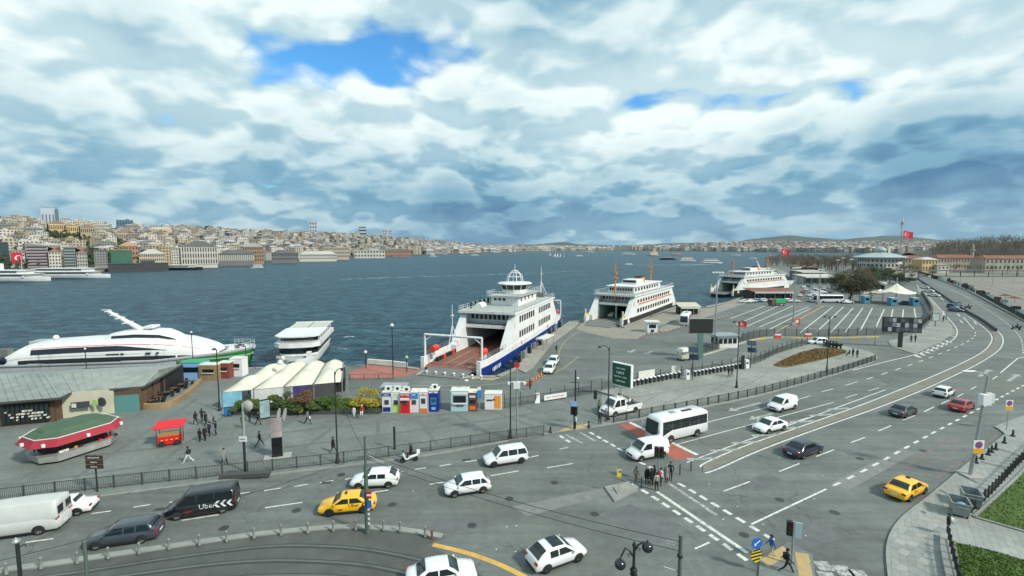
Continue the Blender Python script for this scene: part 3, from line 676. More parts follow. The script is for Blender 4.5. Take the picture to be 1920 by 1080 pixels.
car('old_sedan','white boxy old sedan just ahead of the cream van','car',(88,975),(133,968.5),L=4.3,W=1.62,H=1.42,wb=2.44,a=(.30,.40,.68,.78),divs=(.54,),belt=.90,nose=.72)
T,X,hw=car('cargo_van','large cream white van with two rear windows beside the old sedan','van',(-34,1018),(72,1003),L=5.9,W=2.05,H=2.5,wb=3.5,a=(.13,.26,.985,.998),divs=(.36,),paintm=mat('van_grey',(.50,.52,.49),.5,var=.12),belt=1.25,nose=.95,rw=.36,rear_glass=False)
for sg in (1,-1):MB().box((-2.955,sg*.5,1.72),(.03,.62,.62)).build('rear_window','glass',parent=T)
car('delivery_van','white small delivery van stopped on the red surface at the crossing','van',(1201.6,865.7),(1243.5,857.3),**VAN)
car('sedan','white sedan beside the hatched median, behind the minibus','car',(1441,814),(1468.7,807),**SEDAN)
car('delivery_van','white rounded delivery van driving beside the bike-dock pavement railing','van',(1464.6,774),(1490.8,766.7),**dict(VAN,H=1.8,a=(.18,.36,.95,.99)))
car('sedan','glossy black sedan with dark rear window driving along the hatched median','car',(1535.8,850.6),(1507,861),paintm='navy_paint',**dict(SEDAN,L=4.95,W=1.86,wb=2.95))
car('sedan','dark grey sedan driving behind the white and red cars','car',(1716.7,777),(1698,784.5),paintm='grey_paint',**SEDAN)
car('hatchback','white hatchback beside the red car on the curve','car',(1789,741),(1776,748),**HATCH)
car('sedan','dark red car on the curve beside the tall lamp post','car',(1824,767.5),(1811,773.5),paintm='red_paint',**SEDAN)
T,X,hw=car('taxi','yellow taxi seen from behind at the curved right-hand kerb','taxi',(1734,926),(1705.6,941),paintm='taxi_yellow',**SEDAN)
MB().box((0.1,0,1.50),(.16,.34,.12),taper=.8).build('roof_sign','trim',parent=T);side_text(T,'Uber',.36,-.5,.78,hw,'trim')
car('sedan','white car with its nose to the cone row on the pier road','car',(1013.5,705),(1021,692),**dict(HATCH,side='centre')) if False else None
for lab,f,r in (('white car waiting first at the head of the pier road',(1026,703),(1034,691)),('white car waiting second on the pier road',(1034,688),(1041,678))):
    car('hatchback',lab,'car',f,r,side='centre',**HATCH)
car('crossover','silver white car on the slip road past the bike-dock pavement','car',(1526,647),(1551,647),H=1.6,L=4.5,W=1.82)
car('hatchback','dark car on the far road beside the blue one','car',(1796,574),(1786,571),paintm='slate_paint',**HATCH)
car('hatchback','blue car on the far road between two dark ones','car',(1789,578.5),(1778,577),paintm='blue_paint',**dict(HATCH,H=1.6))
car('hatchback','pale car following the blue one on the far road','car',(1797,585),(1785,584),paintm='slate_paint',**HATCH)
# ---- minibus
def bus(name,label,f,r,L,W,H,wb,body='white_paint',group=None,nwin=5,side='near',cat='bus',stripe=None):
    pf,pr=P(*f),P(*r);t2=(pf-pr);t2.z=0;t2.normalize();n2=Vector((-t2.y,t2.x,0));mid=(pf+pr)/2
    if n2.dot(mid) < 0:n2=-n2
    c=mid+n2*(W/2-.08) if side == 'near' else mid
    T=thing(name,label,cat,(c.x,c.y,0),math.atan2(t2.y,t2.x),group);hl,hw=L/2,W/2;rings=[]
    for x,k,zt,zb in ((hl,.80,H*.55,.42),(hl-.04,.92,H*.74,.34),(hl-.22,.975,H*.93,.30),(hl-.6,1,H,.30),(0,1,H+.02,.30),(-hl+.3,1,H,.32),(-hl+.05,.97,H-.10,.42),(-hl,.9,H-.3,.5)):
        half=[(.9*hw*k,zb),(hw*k,zb+.12),(hw*k,H*.45),(hw*k*.97,zt-.22),(hw*k*.88,zt-.05),(hw*k*.4,zt+.03)]
        rings.append([(x,y,q) for y,q in half]+[(x,-y,q) for y,q in half[::-1]])
    MB().loft(rings,cap0=True,cap1=True).build('body',body,parent=T)
  # windscreen follows the raked front
    fr=lambda q:hl+.12-max(0,(q-H*.55))*(.20/(H*.38))
    ws=MB();ws.loft([[(fr(q)-abs(y) ** 3*.06,y*hw,q) for y in (-.80,-.5,0,.5,.80)] for q in (H*.34,H*.5,H*.65,H*.80,H*.88)],closed=False);ws.build('windscreen','windscreen',parent=T)
    x0=hl-.55;xw=(L-.75)/nwin
    for sg in (1,-1):
        for i in range(nwin):
            xa,xb=x0-i*xw,x0-(i+1)*xw+.03;zb0=H*(.34 if i == 0 else .50);MB().add([(xa,sg*hw*1.006,zb0),(xb,sg*hw*1.006,H*.50),(xb,sg*hw*.992,H*.87),(xa,sg*hw*.992,H*.87)],[(0,1,2,3) if sg < 0 else (3,2,1,0)]).build('side_window','glass',parent=T)
        MB().box((hl+.12,sg*(hw+.16),H*.62),(.14,.22,.42)).build('mirror',body,parent=T)
        MB().box((hl-.06,sg*hw*.66,.72),(.12,.42,.2)).build('headlight','headlight',parent=T);MB().box((-hl+.02,sg*hw*.8,1.0),(.1,.22,.5)).build('taillight','taillight',parent=T)
    tm,rm=wheel_meshes(.42,.26)
    for sx in (1,-1):
        for sg in (1,-1):
            x=sx*wb/2;w=ob('wheel',tm,T,(x,sg*(hw-.12),.42));ob('rim',rm,w)
            ar=MB();m2=14;ar.add([(x,sg*hw*1.004,.42)]+[(x+.52*math.cos(math.pi*k/m2),sg*hw*1.004,.42+.52*math.sin(math.pi*k/m2)) for k in range(m2+1)],[(0,k,k+1) if sg < 0 else (0,k+1,k) for k in range(1,m2+1)]);ar.build('wheel_arch','trim',parent=T)
    MB().box((.8,0,H+.06),(.7,.6,.12)).build('roof_hatch','galv',parent=T);MB().box((-1.2,0.2,H+.06),(1.5,.35,.1)).build('roof_vent','trim',parent=T)
    if stripe:MB().box((0,0,H*.40),(L*.96,W*1.008,.22)).build('stripe',stripe,parent=T)
    return T
bus('minibus','white minibus with long dark windows waiting behind the red stop surface',(1257,830.5),(1306,818.5),7.6,2.35,2.95,4.1)
bus('bus','white coach with a black window band parked before the evergreen tree',(1541,568),(1572,568),10.5,2.5,3.2,5.5)
bus('bus','white and red bus behind the blank dark screen',(1280,614),(1290,600),9.,2.5,3.1,5.,side='centre',stripe='red_paint')
# ---- pickup truck on the pavement
T,X,hw=car('pickup_truck','white double-cab pickup truck with black cargo bars parked on the pavement','truck',(1146,783.5),(1198,771.5),L=5.9,W=2.0,H=2.2,wb=3.5,a=(.14,.25,.50,.53),divs=(.36,),belt=1.22,nose=.92,rw=.36,z=KZ,deck=((0,.55),(.015,.85),(.06,1.05),(.12,1.15),(.2,1.24),(.5,1.24),(.535,1.24),(.545,.72),(.99,.72),(1,.6)))
tb=MB()
for sg in (1,-1):tb.box((-1.62,sg*.96,.95),(2.6,.06,.42))
tb.box((-2.9,0,.95),(.06,1.95,.42));tb.box((-.33,0,1.02),(.06,1.95,.56));tb.build('cargo_bed','white_paint',parent=T);MB().box((-1.62,0,.78),(2.5,1.84,.05)).build('bed_floor','trim',parent=T)
fr=MB()
for sg in (1,-1):fr.box((-.42,sg*.94,1.5),(.09,.09,1.5))
fr.box((-.42,0,2.27),(.09,1.97,.09));fr.build('ladder_rack','trim',parent=T)
# ---- tipper with a green load cover
p0=P(1456,573);T=thing('tipper_truck','small truck with a bright green tarpaulin over its load','truck',(p0.x,p0.y,0),R(12))
MB().box((.9,0,1.75),(4.2,2.3,1.5)).build('load_cover',mat('tarp_green',(.02,.34,.12),.6),parent=T);MB().box((.9,0,.85),(4.4,2.3,.28)).build('chassis','trim',parent=T);MB().box((-2.15,0,1.35),(1.7,2.2,1.8),taper=.93).build('cab',mat('cab_brown',(.12,.06,.05),.5),parent=T);MB().box((-2.98,0,1.75),(.08,1.9,.7)).build('windscreen','glass',parent=T)
tm,rm=wheel_meshes(.42,.26)
for x in (-2.1,.4,2.2):
    for y in (1.0,-1.0):w=ob('wheel',tm,T,(x,y,.42));ob('rim',rm,w)
# ---- two-wheelers
def scooter(label,u,v,head,rider=True,body='white_paint',z=0.):
    p=P(u,v,z);T=thing('scooter',label,'scooter',(p.x,p.y,z),head);tm,rm=wheel_meshes(.27,.12,'dark_rim')
    for x in (.68,-.62):w=ob('wheel',tm,T,(x,0,.27));ob('rim',rm,w)
    mb=MB();mb.loft([[(x,y*w2,zz+q*h2) for y,q in ((-1,-.6),(-1,.6),(-.5,1),(.5,1),(1,.6),(1,-.6),(.4,-1),(-.4,-1))] for x,zz,w2,h2 in ((-.95,.72,.10,.08),(-.6,.68,.20,.16),(-.1,.58,.22,.20),(.15,.36,.18,.10),(.42,.40,.18,.12),(.55,.75,.22,.30),(.72,.95,.14,.16))],cap0=True,cap1=True);mb.build('body',body,parent=T)
    MB().tube([(.55,-.34,1.12),(.62,0,1.08),(.55,.34,1.12)],.025,6).tube([(.62,0,1.08),(.68,0,.3)],.04,6).build('handlebar','trim',parent=T);MB().box((-.28,0,.82),(.7,.30,.12)).build('seat','trim',parent=T);MB().box((-.88,0,1.0),(.36,.40,.32),taper=.85).build('top_box',body,parent=T);MB().slab((.76,-.2,.95),(.76,.2,.95),(.62,.16,1.36),(.62,-.16,1.36),.012).build('windshield','windscreen',parent=T)
    MB().box((.80,0,.88),(.06,.2,.12)).build('headlight','headlight',parent=T)
    return T
mdir=P(745,864)-P(800,856);MH=math.atan2(mdir.y,mdir.x)
SC1=scooter('white scooter with a top box ridden along the plaza railing',768,866,MH)
SC2=scooter('dark scooter ridden on the far bend of the road',1905,618,R(120),body='black_paint');SC3=scooter('dark scooter riding up the far road beside the median',1814,579,R(118),body='black_paint')
for i in range(5):scooter('small dark scooter parked by the planting bed end',1546+i*6.5,649+i*.9,R(70)+i*.1,body='black_paint',z=KZ)['group']='scooters parked by the planting bed'
# ================================================================ people
SK={}
def skel(pose):
    v,e,r=[],[],[]
    def J(p,rad,par=None):
        v.append(p);r.append(rad)
        if par is not None:e.append((par,len(v)-1))
        return len(v)-1
    st={'walk':.30,'stride':.42,'stand':.03}.get(pose,.03)
    pel=J((0,0,.95),(.15,.125));wa=J((0,0,1.12),(.145,.11),pel);ch=J((.01,0,1.32),(.175,.125),wa);sh=J((0,0,1.46),(.12,.09),ch);nk=J((.01,0,1.53),(.058,.058),sh);hd=J((.03,0,1.63),(.09,.105),nk);tp=J((.02,0,1.73),(.075,.085),hd)
    J((.125,0,1.62),(.018,.02),hd)
    if pose == 'sit':
        for s in (1,-1):
            k=J((.42,s*.11,.93),(.08,.085),J((.05,s*.10,.93),(.095,.10),pel));a=J((.44,s*.11,.52),(.05,.055),k);J((.60,s*.11,.49),(.042,.035),a)
    else:
        for s in (1,-1):
            f=s*st;h=J((.0,s*.095,.88),(.095,.10),pel);k=J((f*.45+.05,s*.10,.50),(.065,.07),h);a=J((f-(.08 if f < 0 else 0),s*.10,.09+(.05 if f <-.2 else 0)),(.045,.05),k);J((f+(.14 if f >= 0 else .08),s*.10,.045),(.042,.034),a)
    for s in (1,-1):
        f=-s*st*.8;so_=J((0,s*.19,1.43),(.068,.068),sh);el=J((f*.35-.02,s*.25,1.16),(.05,.05),so_)
        if pose == 'phone' or (pose == 'sit'):wr=J((.26,s*.16,1.18),(.036,.036),el)
        else:wr=J((f+.05,s*.25,.93),(.036,.036),el)
        w=Vector(v[wr]);dirv=(w-Vector(v[el])).normalized();hm=J(tuple(w+dirv*.07),(.034,.022),wr);side=Vector((dirv.z,0,-dirv.x)).normalized()
        for k in range(4):
            o=side*(.028-k*.019);q=Vector(v[hm])+dirv*(.035)+o;m2=J(tuple(q),(.010,.010),hm);J(tuple(q+dirv*(.05 if k in (1,2) else .038)+Vector((.0,-s*.012,0))),(.008,.008),m2)
        q=w+dirv*.03+side*.04;m2=J(tuple(q),(.011,.011),wr);J(tuple(q+dirv*.04+side*.012),(.009,.009),m2)
    return v,e,r
def body_mesh(pose):
    if pose in SK:return SK[pose]
    v,e,r=skel(pose);me=bpy.data.meshes.new('p');me.from_pydata(v,e,[]);o=bpy.data.objects.new('p',me);COL.objects.link(o)
    md=o.modifiers.new('s','SKIN');md.use_smooth_shade=True;ss=o.modifiers.new('b','SUBSURF');ss.levels=ss.render_levels=1
    for i,rad in enumerate(r):me.skin_vertices[0].data[i].radius=rad;me.skin_vertices[0].data[i].use_root=(i == 0)
    dg=bpy.context.evaluated_depsgraph_get();res=bpy.data.meshes.new_from_object(o.evaluated_get(dg));bpy.data.objects.remove(o)
    ce=[p.center.copy() for p in res.polygons];mi=[]
    wr=[Vector(q) for q in v if abs(q[1]) > .14 and q[2] < 1.22 and q[2] > .7]
    arms=[i for i,q in enumerate(v) if abs(q[1]) > .2 and q[2] < 1.1 or (pose in ('phone','sit') and q[0] > .3 and q[2] > 1.1)]
    for c in ce:
        if c.z > 1.535:mi.append(3)
        elif (pose in ('phone','sit') and c.x > .27 and c.z > 1.05) or (pose not in ('phone','sit') and abs(c.y) > .19 and c.z < .93 and c.z > .6):mi.append(3)
        elif c.z > 1.0 or (abs(c.y) > .185):mi.append(0)
        elif c.z > (.60 if pose == 'sit' and c.x > .5 and c.z < .6 else .11):mi.append(1)
        else:mi.append(2)
    SK[pose]=(res,mi);return SK[pose]
def person(label,u,v,head,pose='stand',top='black_cloth',legs='black_cloth',shoes='shoe',hair='hair',h=1.75,z=KZ,coat=None,pack=None,bag=None,group=None,dz=0.):
    res,mi=body_mesh(pose);me=res.copy();me.materials.clear()
    for q in (top,legs,shoes,'skin'):me.materials.append(M(q))
    me.polygons.foreach_set('material_index',mi);p=P(u,v,z)
    T=thing('person',label,'person',(p.x,p.y,z+dz),head,group);T.scale=(h/1.8,)*3
    ob('body',me,T)
    hm=MB().sphere((.01,0,1.70),.112,12,7,z0=-.15,sx=1.02,sy=.92,sz=1.0);hm.sphere((-.04,0,1.65),.10,10,6,sx=.85,sz=1.1);hm.build('hair',hair,parent=T)
    if coat:
        cm=MB();cm.loft([[(a*math.cos(2*math.pi*j/12),b3*math.sin(2*math.pi*j/12),zz) for j in range(12)] for a,b3,zz in ((.14,.20,1.46),(.165,.215,1.3),(.15,.19,1.1),(.19,.23,.85),(.21,.26,.62))]);cm.build('coat',coat,parent=T)
    if pack:MB().loft([[(x,y*.15*k,1.24+zz*.22*k) for y,zz in ((-1,-1),(1,-1),(1.05,0),(.85,.9),(0,1.05),(-.85,.9),(-1.05,0))] for x,k in ((-.10,.95),(-.2,1.0),(-.27,.8))],cap0=True,cap1=True).build('backpack',pack,parent=T)
    if bag:MB().box((.05,.33,.72),(.10,.26,.30),taper=.8).build('shopping_bag',bag,parent=T)
    return T
D=R
PEOPLE=[
 ('person in black walking ahead of the plaza group',367,797,150,'walk',{}),('person in black with arms out among the plaza group',379,791,100,'phone',{}),('person in dark coat pointing within the plaza group',386,797,20,'phone',dict(coat='black_cloth')),
 ('person in pale grey hooded jacket within the plaza group',401,794,200,'stand',dict(top='coat_grey',hair='coat_grey')),('person in black jacket facing the plaza group',405,816,220,'stand',dict(top='black_cloth')),('person in navy jacket in the middle of the plaza group',393,818,250,'stand',dict(top='navy_cloth')),
 ('person in long dark coat in the plaza group',385,826,260,'stand',dict(coat='black_cloth')),('short person in dark jacket beside the plaza group',375,828,80,'stand',dict(h=1.55)),
 ('person with white trousers and dark backpack crossing the plaza',353,868,200,'stride',dict(top='navy_cloth',legs='white_cloth',pack='black_cloth',shoes='white_shoe')),('person in grey knee-length coat walking by the railing',421,871,330,'stride',dict(coat='coat_grey',top='coat_grey')),
 ('person in black walking behind the planter sign post',456,803,300,'walk',{}),('person in black standing at the planter wall',468,791,90,'stand',dict(h=1.6)),('person in black with bag walking along the planter wall',484,797,0,'walk',dict(bag='black_cloth')),
 ('person in dark clothes hurrying beside the tall advertising pillar',487,837,20,'stride',{}),('person in grey with a white bag walking past the planter',577,795,345,'stride',dict(top='grey_cloth',bag='white_cloth')),('person in long black coat walking beside the curved lamp post',625,848,20,'walk',dict(coat='black_cloth')),
 ('person in white sitting on the planter edge',664,783,270,'stand',dict(top='white_cloth',legs='white_cloth',h=1.5)),('person in red and white sitting beside the yellow shrub',679,783,280,'sit',dict(top='red_cloth',legs='white_cloth',hair='white_cloth',dz=-.05)),
 ('person in white top leaning at the plaza traffic light',1079,804,200,'stand',dict(top='white_cloth')),('person in khaki jacket standing by the pickup truck',1123,774,90,'stand',dict(top='khaki_cloth')),('person in black waiting near the pickup truck bumper',1124,795,270,'stand',dict(hair='white_cloth')),('person in dark grey beside the black lamp pole',1136,791,260,'stand',dict(top='grey_cloth',legs='navy_cloth')),
 ('person in black walking past the bike docks in front',1366,707,200,'walk',{}),('person in dark clothes walking past the bike docks behind',1372,706,190,'walk',dict(top='navy_cloth')),
 ('person in black jacket sitting at the railing by the dry bed',1592,672,120,'sit',{}),('person in black standing at the railing by the dry bed',1599,669,100,'stand',{}),('person in navy leaning at the railing by the dry bed',1607,671,80,'stand',dict(top='navy_cloth')),
 ('person in black beside the photo billboard post',1708,642,30,'stand',{}),('person in dark clothes talking beside the photo billboard',1716,641,200,'stand',dict(top='navy_cloth')),('person in black at the bus stop map sign',1769,603,100,'stand',{}),('person in dark jacket beside the bus stop map sign',1774,600,120,'stand',dict(top='grey_cloth')),
 ('person in black on the far pavement bend',1737,566,90,'stand',{}),('person in dark clothes by the pier end car',1043,662,60,'walk',{}),('person in black at the barrier before the parked pier cars',994,731,90,'stand',dict(bag='red_cloth')),
]
for lab,u,v,hd,pose,kw in PEOPLE:person(lab,u,v,D(hd),pose,**kw)
GI=dict(z=.0)
for lab,u,v,hd,pose,kw in [
 ('person in khaki jacket waiting apart on the crossing island',1193,908,60,'stand',dict(top='khaki_cloth',legs='khaki_cloth')),('person in black headscarf and coat waiting at the island edge',1213,908,100,'stand',dict(coat='black_cloth',hair='coat_grey')),('person in black jacket in the island group',1221,911,110,'stand',{}),('person in black behind the island traffic light',1226,906,130,'stand',dict(top='black_cloth')),
 ('person in beige top with dark trousers standing on the crossing stripes',1231,920,100,'stand',dict(top='beige_cloth')),('person with a bright red backpack on the island',1239,911,20,'stand',dict(top='white_cloth',legs='khaki_cloth',pack='red_cloth')),('person in long grey coat on the island',1249,905,60,'stand',dict(coat='coat_grey',top='coat_grey',hair='coat_grey')),('tall person in black at the end of the island group',1257,901,250,'stand',dict(h=1.85)),
 ('person in bright blue jacket and beige trousers stepping off the kerb',1445,1046,170,'walk',dict(top='blue_cloth',legs='beige_cloth',shoes='white_shoe')),('person in black with backpack walking past the traffic light',1475,1075,335,'stride',dict(pack='black_cloth',h=1.8))]:
    person(lab,u,v,D(hd),pose,**dict(kw,**GI))
person('person in black with white stripes standing at the low wall',1777,1003,D(140),'stand',top='black_cloth',legs='navy_cloth',pack='white_cloth')
def rider(sc,lab,top='black_cloth',helmet='black_paint'):
    res,mi=body_mesh('sit');me=res.copy();me.materials.clear()
    for q in (top,'black_cloth','shoe','skin'):me.materials.append(M(q))
    me.polygons.foreach_set('material_index',mi);T=thing('person',lab,'person',sc.location+Vector((0,0,.0)),sc.rotation_euler.z);T.location += Vector((math.cos(T.rotation_euler.z),math.sin(T.rotation_euler.z),0))*-.22
    ob('body',me,T);MB().sphere((.02,0,1.67),.15,12,8).build('helmet',helmet,parent=T);T.location.z -= .02
rider(SC1,'rider in black on the white scooter by the plaza railing');rider(SC2,'rider in black on the scooter at the far bend');rider(SC3,'rider in dark clothes on the scooter beside the far median')
# ================================================================ fences
def fence(label,px,h,step,z=KZ,bars=10,m='fence_iron',post_h=None,post_w=.09,rail=.05,bar=.022,solid_low=None,name='railing',posthead=False):
    ln=PL(px,z,3);pts=resample(ln,step);c=pts[len(pts) // 2]
    T=thing(name,label,'railing',(pts[0].x,pts[0].y,z));o=Vector((pts[0].x,pts[0].y,z));ph=post_h or h+.06
    pm=MB().box((0,0,ph/2),(post_w,post_w,ph))
    if posthead:pm.sphere((0,0,ph+.05),.07,8,5)
    pm=pm.mesh('post',m);pan=MB();L=step-post_w
    pan.box((L/2,0,h-.03),(L,rail,.05));pan.box((L/2,0,.14),(L,rail,.05))
    for k in range(bars):pan.box((L*(k+.5)/bars,0,h/2+.05),(bar,bar,h-.2))
    if solid_low:pan.box((L/2,0,.14+solid_low/2),(L,.012,solid_low))
    pan=pan.mesh('panel',m)
    for i,p in enumerate(pts):
        ob('post',pm,T,p-o)
        if i < len(pts)-1:
            d2=pts[i+1]-p;e=ob('panel',pan,T,p-o+d2.normalized()*post_w/2,math.atan2(d2.y,d2.x))
    return T
fence('grey iron railing of close bars between the plaza and the near road',[(-80,951),(0,940),(180,918),(460,888),(690,862),(1020,815.5)],1.15,2.2,bars=16)
fence('dark iron railing between the bike-dock pavement and the road',[(1150,792.5),(1240,776),(1324,760),(1420,740),(1530,711),(1600,690),(1641,676)],1.1,2.0,bars=11,bar=.03,post_w=.14)
fence('dark steel fence behind the bike docks along the slip road',[(1128,732),(1215,717),(1291,704),(1408,684),(1455,664),(1500,650),(1522,645.5)],1.25,2.4,bars=12,post_h=1.9,post_w=.10,bar=.03)
fence('grey steel fence behind the kiosks, next to the port road',[(946,765),(1021,753),(1098,740),(1126,733)],1.25,2.4,bars=12,post_h=1.9,post_w=.10,bar=.035)
fence('long dark fence around the ferry car park',[(1312,664),(1353,652),(1386,641),(1419,633),(1455,629),(1500,630.5),(1580,630),(1659,627),(1700,623),(1726,614),(1742,600)],1.7,2.6,z=0,bars=14,post_h=2.1,post_w=.10,bar=.035)
fence('black iron railing with knobbed posts along the lawn by the dumpsters',[(1813,969),(1850,936),(1885,899),(1921,861),(1990,800)],.95,1.1,bars=5,m='iron',posthead=True,post_w=.1)
fence('black iron railing on the low wall beside the lower lawn',[(1779,1012),(1785,1040),(1794,1075),(1806,1120)],.75,1.0,z=.45,bars=5,m='iron',posthead=True,post_w=.1)
fence('low rail across the red quay paving',[(655,712),(695,711),(735,711),(760,708)],.9,2.4,z=0,bars=2)
fence('long railing on the far side of the curving road by the rail yard',[(1923,604),(1868,573),(1815,544),(1765,525),(1722,512)],1.9,3.2,z=0.1,bars=10,bar=.06,post_w=.14,m='fence_iron')
# low walls
def wall(name,label,px,w,h,m,z=0.,n=0,cat='wall'):
    ln=PL(px,0,n);T=MB();A,B=offset(ln,w/2),offset(ln,-w/2)
    T.prism(A+B[::-1],z,z+h);return tag(T.build(name,m),label,cat)
wall('low_wall','low stone wall under the railing by the lower lawn',[(1771,1010),(1772,1040),(1780,1080),(1792,1125)],.55,.45,'kerbstone')
wall('planter_wall','long low dark planter wall in front of the shrubs',[(433,779),(560,778),(713,777)],.5,.45,mat('dark_stone',(.06,.065,.065),.7,var=.2),KZ)
wall('barrier','low dark concrete barrier along the far median',[(1868,622),(1842,603),(1818,589),(1792,573),(1763,552),(1737,534.5),(1716,520.5)],.35,.75,mat('dark_barrier',(.05,.055,.055),.8,var=.2),.1,4)
wall('retaining_wall','dark curved wall at the rounded end of the ferry car park',[(1742,601),(1747,590),(1744,578),(1735,563),(1728,552)],.5,1.8,'dark_barrier',0,4)
wall('quay_wall','pale concrete parapet at the red quay paving',[(690,683),(730,686),(763,690)],.5,1.0,'offwhite')
wall('footing','pale plinth under the rail yard railing',[(1935,610),(1868,574),(1815,545),(1765,526),(1722,513)],.6,.5,'kerbstone')
kb=thing('painted_kerb','yellow and black painted kerb below the car park fence','kerb',P(1318,668));o0=kb.location
pts=resample(PL([(1318,667),(1355,656),(1388,645),(1420,637),(1455,633.5),(1500,634.5),(1580,634),(1655,632)],0,4),1.6)
for i,(a,b2) in enumerate(zip(pts,pts[1:])):
    d2=b2-a;c=(a+b2)/2-o0;MB().box((c.x,c.y,.12),(d2.length*.985,.35,.24),math.atan2(d2.y,d2.x)).build('kerb_block',mat('kerb_yellow',(.62,.45,.04),.7,var=.2) if (i % 3 and i > len(pts)*.35) else mat('kerb_pale',(.38,.37,.32),.8,var=.2),parent=kb)
# ================================================================ bollards
def bollard_mesh(kind):
    if kind == 'stone':return MB().lathe([(.11,0),(.11,.1),(.085,.14),(.075,.66),(.10,.7),(.10,.77),(.07,.83),(0,.86)],n=12).mesh('bollard',mat('bollard_grey',(.20,.21,.19),.85,var=.2))
    if kind == 'iron':return MB().lathe([(.22,0),(.22,.12),(.13,.2),(.08,.45),(.12,.5),(.06,.62),(.11,.72),(0,.82)],n=12).mesh('bollard','iron')
    return MB().lathe([(.06,0),(.06,1.0),(0,1.04)],n=8).mesh('bollard','iron')
bs,bi,bt=bollard_mesh('stone'),bollard_mesh('iron'),bollard_mesh('thin')
for u,v in [(77,1066),(145,1056),(203,1047),(261,1038),(317,1030),(374,1022),(425,1015),(476,1009),(527,1003),(577,999),(625,995.5),(667,993),(719,994),(750,997),(797,1006),(12,1077)]:
    p=P(u,v,.2);tag(ob('bollard',bs,None,p),'grey stone bollard standing on the tram kerb','bollard','bollards along the tram kerb')
for u,v in [(1830,868),(1841,861),(1853,853),(1859,848),(1867,843),(1883,831),(1899,818)]:
    tag(ob('bollard',bi,None,P(u,v,KZ)),'small black iron bollard along the right-hand pavement edge','bollard','iron bollards on the right-hand pavement')
for u,v,l,z in [(1032,811,'black bollard beside the plaza railing end',KZ),(1104,801,'black bollard between the plaza traffic light and the pickup truck',KZ),(1202.5,914.7,'thin black bollard at the waiting group on the island',0),(1274.7,889.7,'thin black bollard before the median nose',0),(1295.5,883,'thin black bollard at the hatched median nose',0)]:
    tag(ob('bollard',bi if z else bt,None,P(u,v,z)),l,'bollard')
tag(MB().box((0,0,.35),(.14,.14,.7)).box((0,0,.75),(.2,.2,.1)).build('bollard',mat('red_brown',(.2,.05,.04),.7),loc=P(810,1014)),'short red brown post at the end of the tram kerb','bollard')
# ================================================================ lamp posts, poles and signs
def lamp_arm(label,u,v,vt,arms,head=1.6,r=.09,m='iron',z=KZ,name='street_lamp',fancy=True):
    b=P(u,v,z);h=hgt(b,vt);T=thing(name,label,'street lamp',b)
    pm=MB().tube([(0,0,0),(0,0,h)],r,8,r2=r*.65);MB().lathe([(r*2.6,0),(r*2.6,.25),(r*1.7,.4),(r*1.5,1.0),(r*1.05,1.15)],n=10).build('base',m,parent=T);pm.build('pole',m,parent=T)
    for a in arms:
        c,s=math.cos(a)*head,math.sin(a)*head;MB().tube([(0,0,h-.5),(c*.2,s*.2,h+.05),(c*.6,s*.6,h+.22),(c,s,h+.1)],.045,6).build('arm',m,parent=T)
        MB().lathe([(0,.12),(.12,.1),(.26,-.06),(.24,-.12),(0,-.16)],(c,s,h+.05),12).build('lamp_head','galv' if not fancy else m,parent=T)
    return T,h
lamp_arm('tall black lamp post with a curved head on the plaza by the long railing',633,868,697,(R(60),),1.0)
T,h=lamp_arm('tall thin black lamp post with banner bracket beside the traffic camera mast',957,822,680,(R(90),),.6)
lamp_arm('black lamp post with a single arm at the bike-dock pavement corner',1140,787,651,(R(180),),1.2)
lamp_arm('black lamp post in the middle of the bike-dock pavement',1381,727,604,(R(0),R(180)),.8)
lamp_arm('thin black lamp post by the dry planting bed',1550,698,594,(R(0),R(180)),.9)
lamp_arm('black lamp post with a round head at the ferry terminal corner',412,770,655,(R(200),),.3)
# traffic camera mast with white box
b=P(969,822,KZ);T=thing('camera_mast','grey camera mast with a white box and arms above the plaza railing','mast',b);h=hgt(b,690)
MB().tube([(0,0,0),(0,0,h)],.09,8).build('pole','galv',parent=T);hb=hgt(b,722);MB().box((0,0,hb),(.75,.5,.75)).build('camera_box','white',parent=T)
for s in (1,-1):MB().tube([(0,0,hb+.35),(s*.85,0,hb+.38)],.05,6).build('arm','white',parent=T);MB().box((s*.9,-.1,hb+.25),(.26,.45,.22)).build('camera','white',parent=T)
MB().lathe([(0,.02),(.34,.02),(.34,-.02),(0,-.02)],n=8,smooth=False).build('stop_sign','sign_red',parent=T).matrix_local=Matrix.Translation((0,-.12,hgt(b,684))) @ Matrix.Rotation(R(90),4,'X')
# big right-hand lamp post
b=P(1819,891,KZ);T=thing('street_lamp','tall grey lamp post with white equipment box and no-parking sign beside the dumpsters','street lamp',b);h=hgt(b,706)
MB().tube([(0,0,0),(.9,.05,h)],.16,10,r2=.10).build('pole','galv',parent=T);MB().box((0,0,.06),(1.6,1.6,.12)).build('footing','concrete',parent=T)
MB().tube([(.9,.05,h),(.3,-.05,h+.35),(-.6,-.2,h+.5)],.06,6).build('arm','galv',parent=T);MB().loft([[(x,y*w,h+.5+q*.09) for y,q in ((-1,0),(0,1),(1,0),(0,-.6))] for x,w in ((-.4,.1),(-.8,.2),(-1.5,.16),(-1.7,.02))]).build('lamp_head','white',parent=T)
hb=hgt(b,748);MB().box((.62,-.15,hb),(.8,.5,1.0)).build('equipment_box','white',parent=T);MB().box((1.25,0,hb+.1),(.4,.5,.9)).build('equipment_box','offwhite',parent=T)
MB().tube([(-.35,-.3,0),(.2,-.3,2.9)],.05,6).build('sign_post','galv',parent=T)
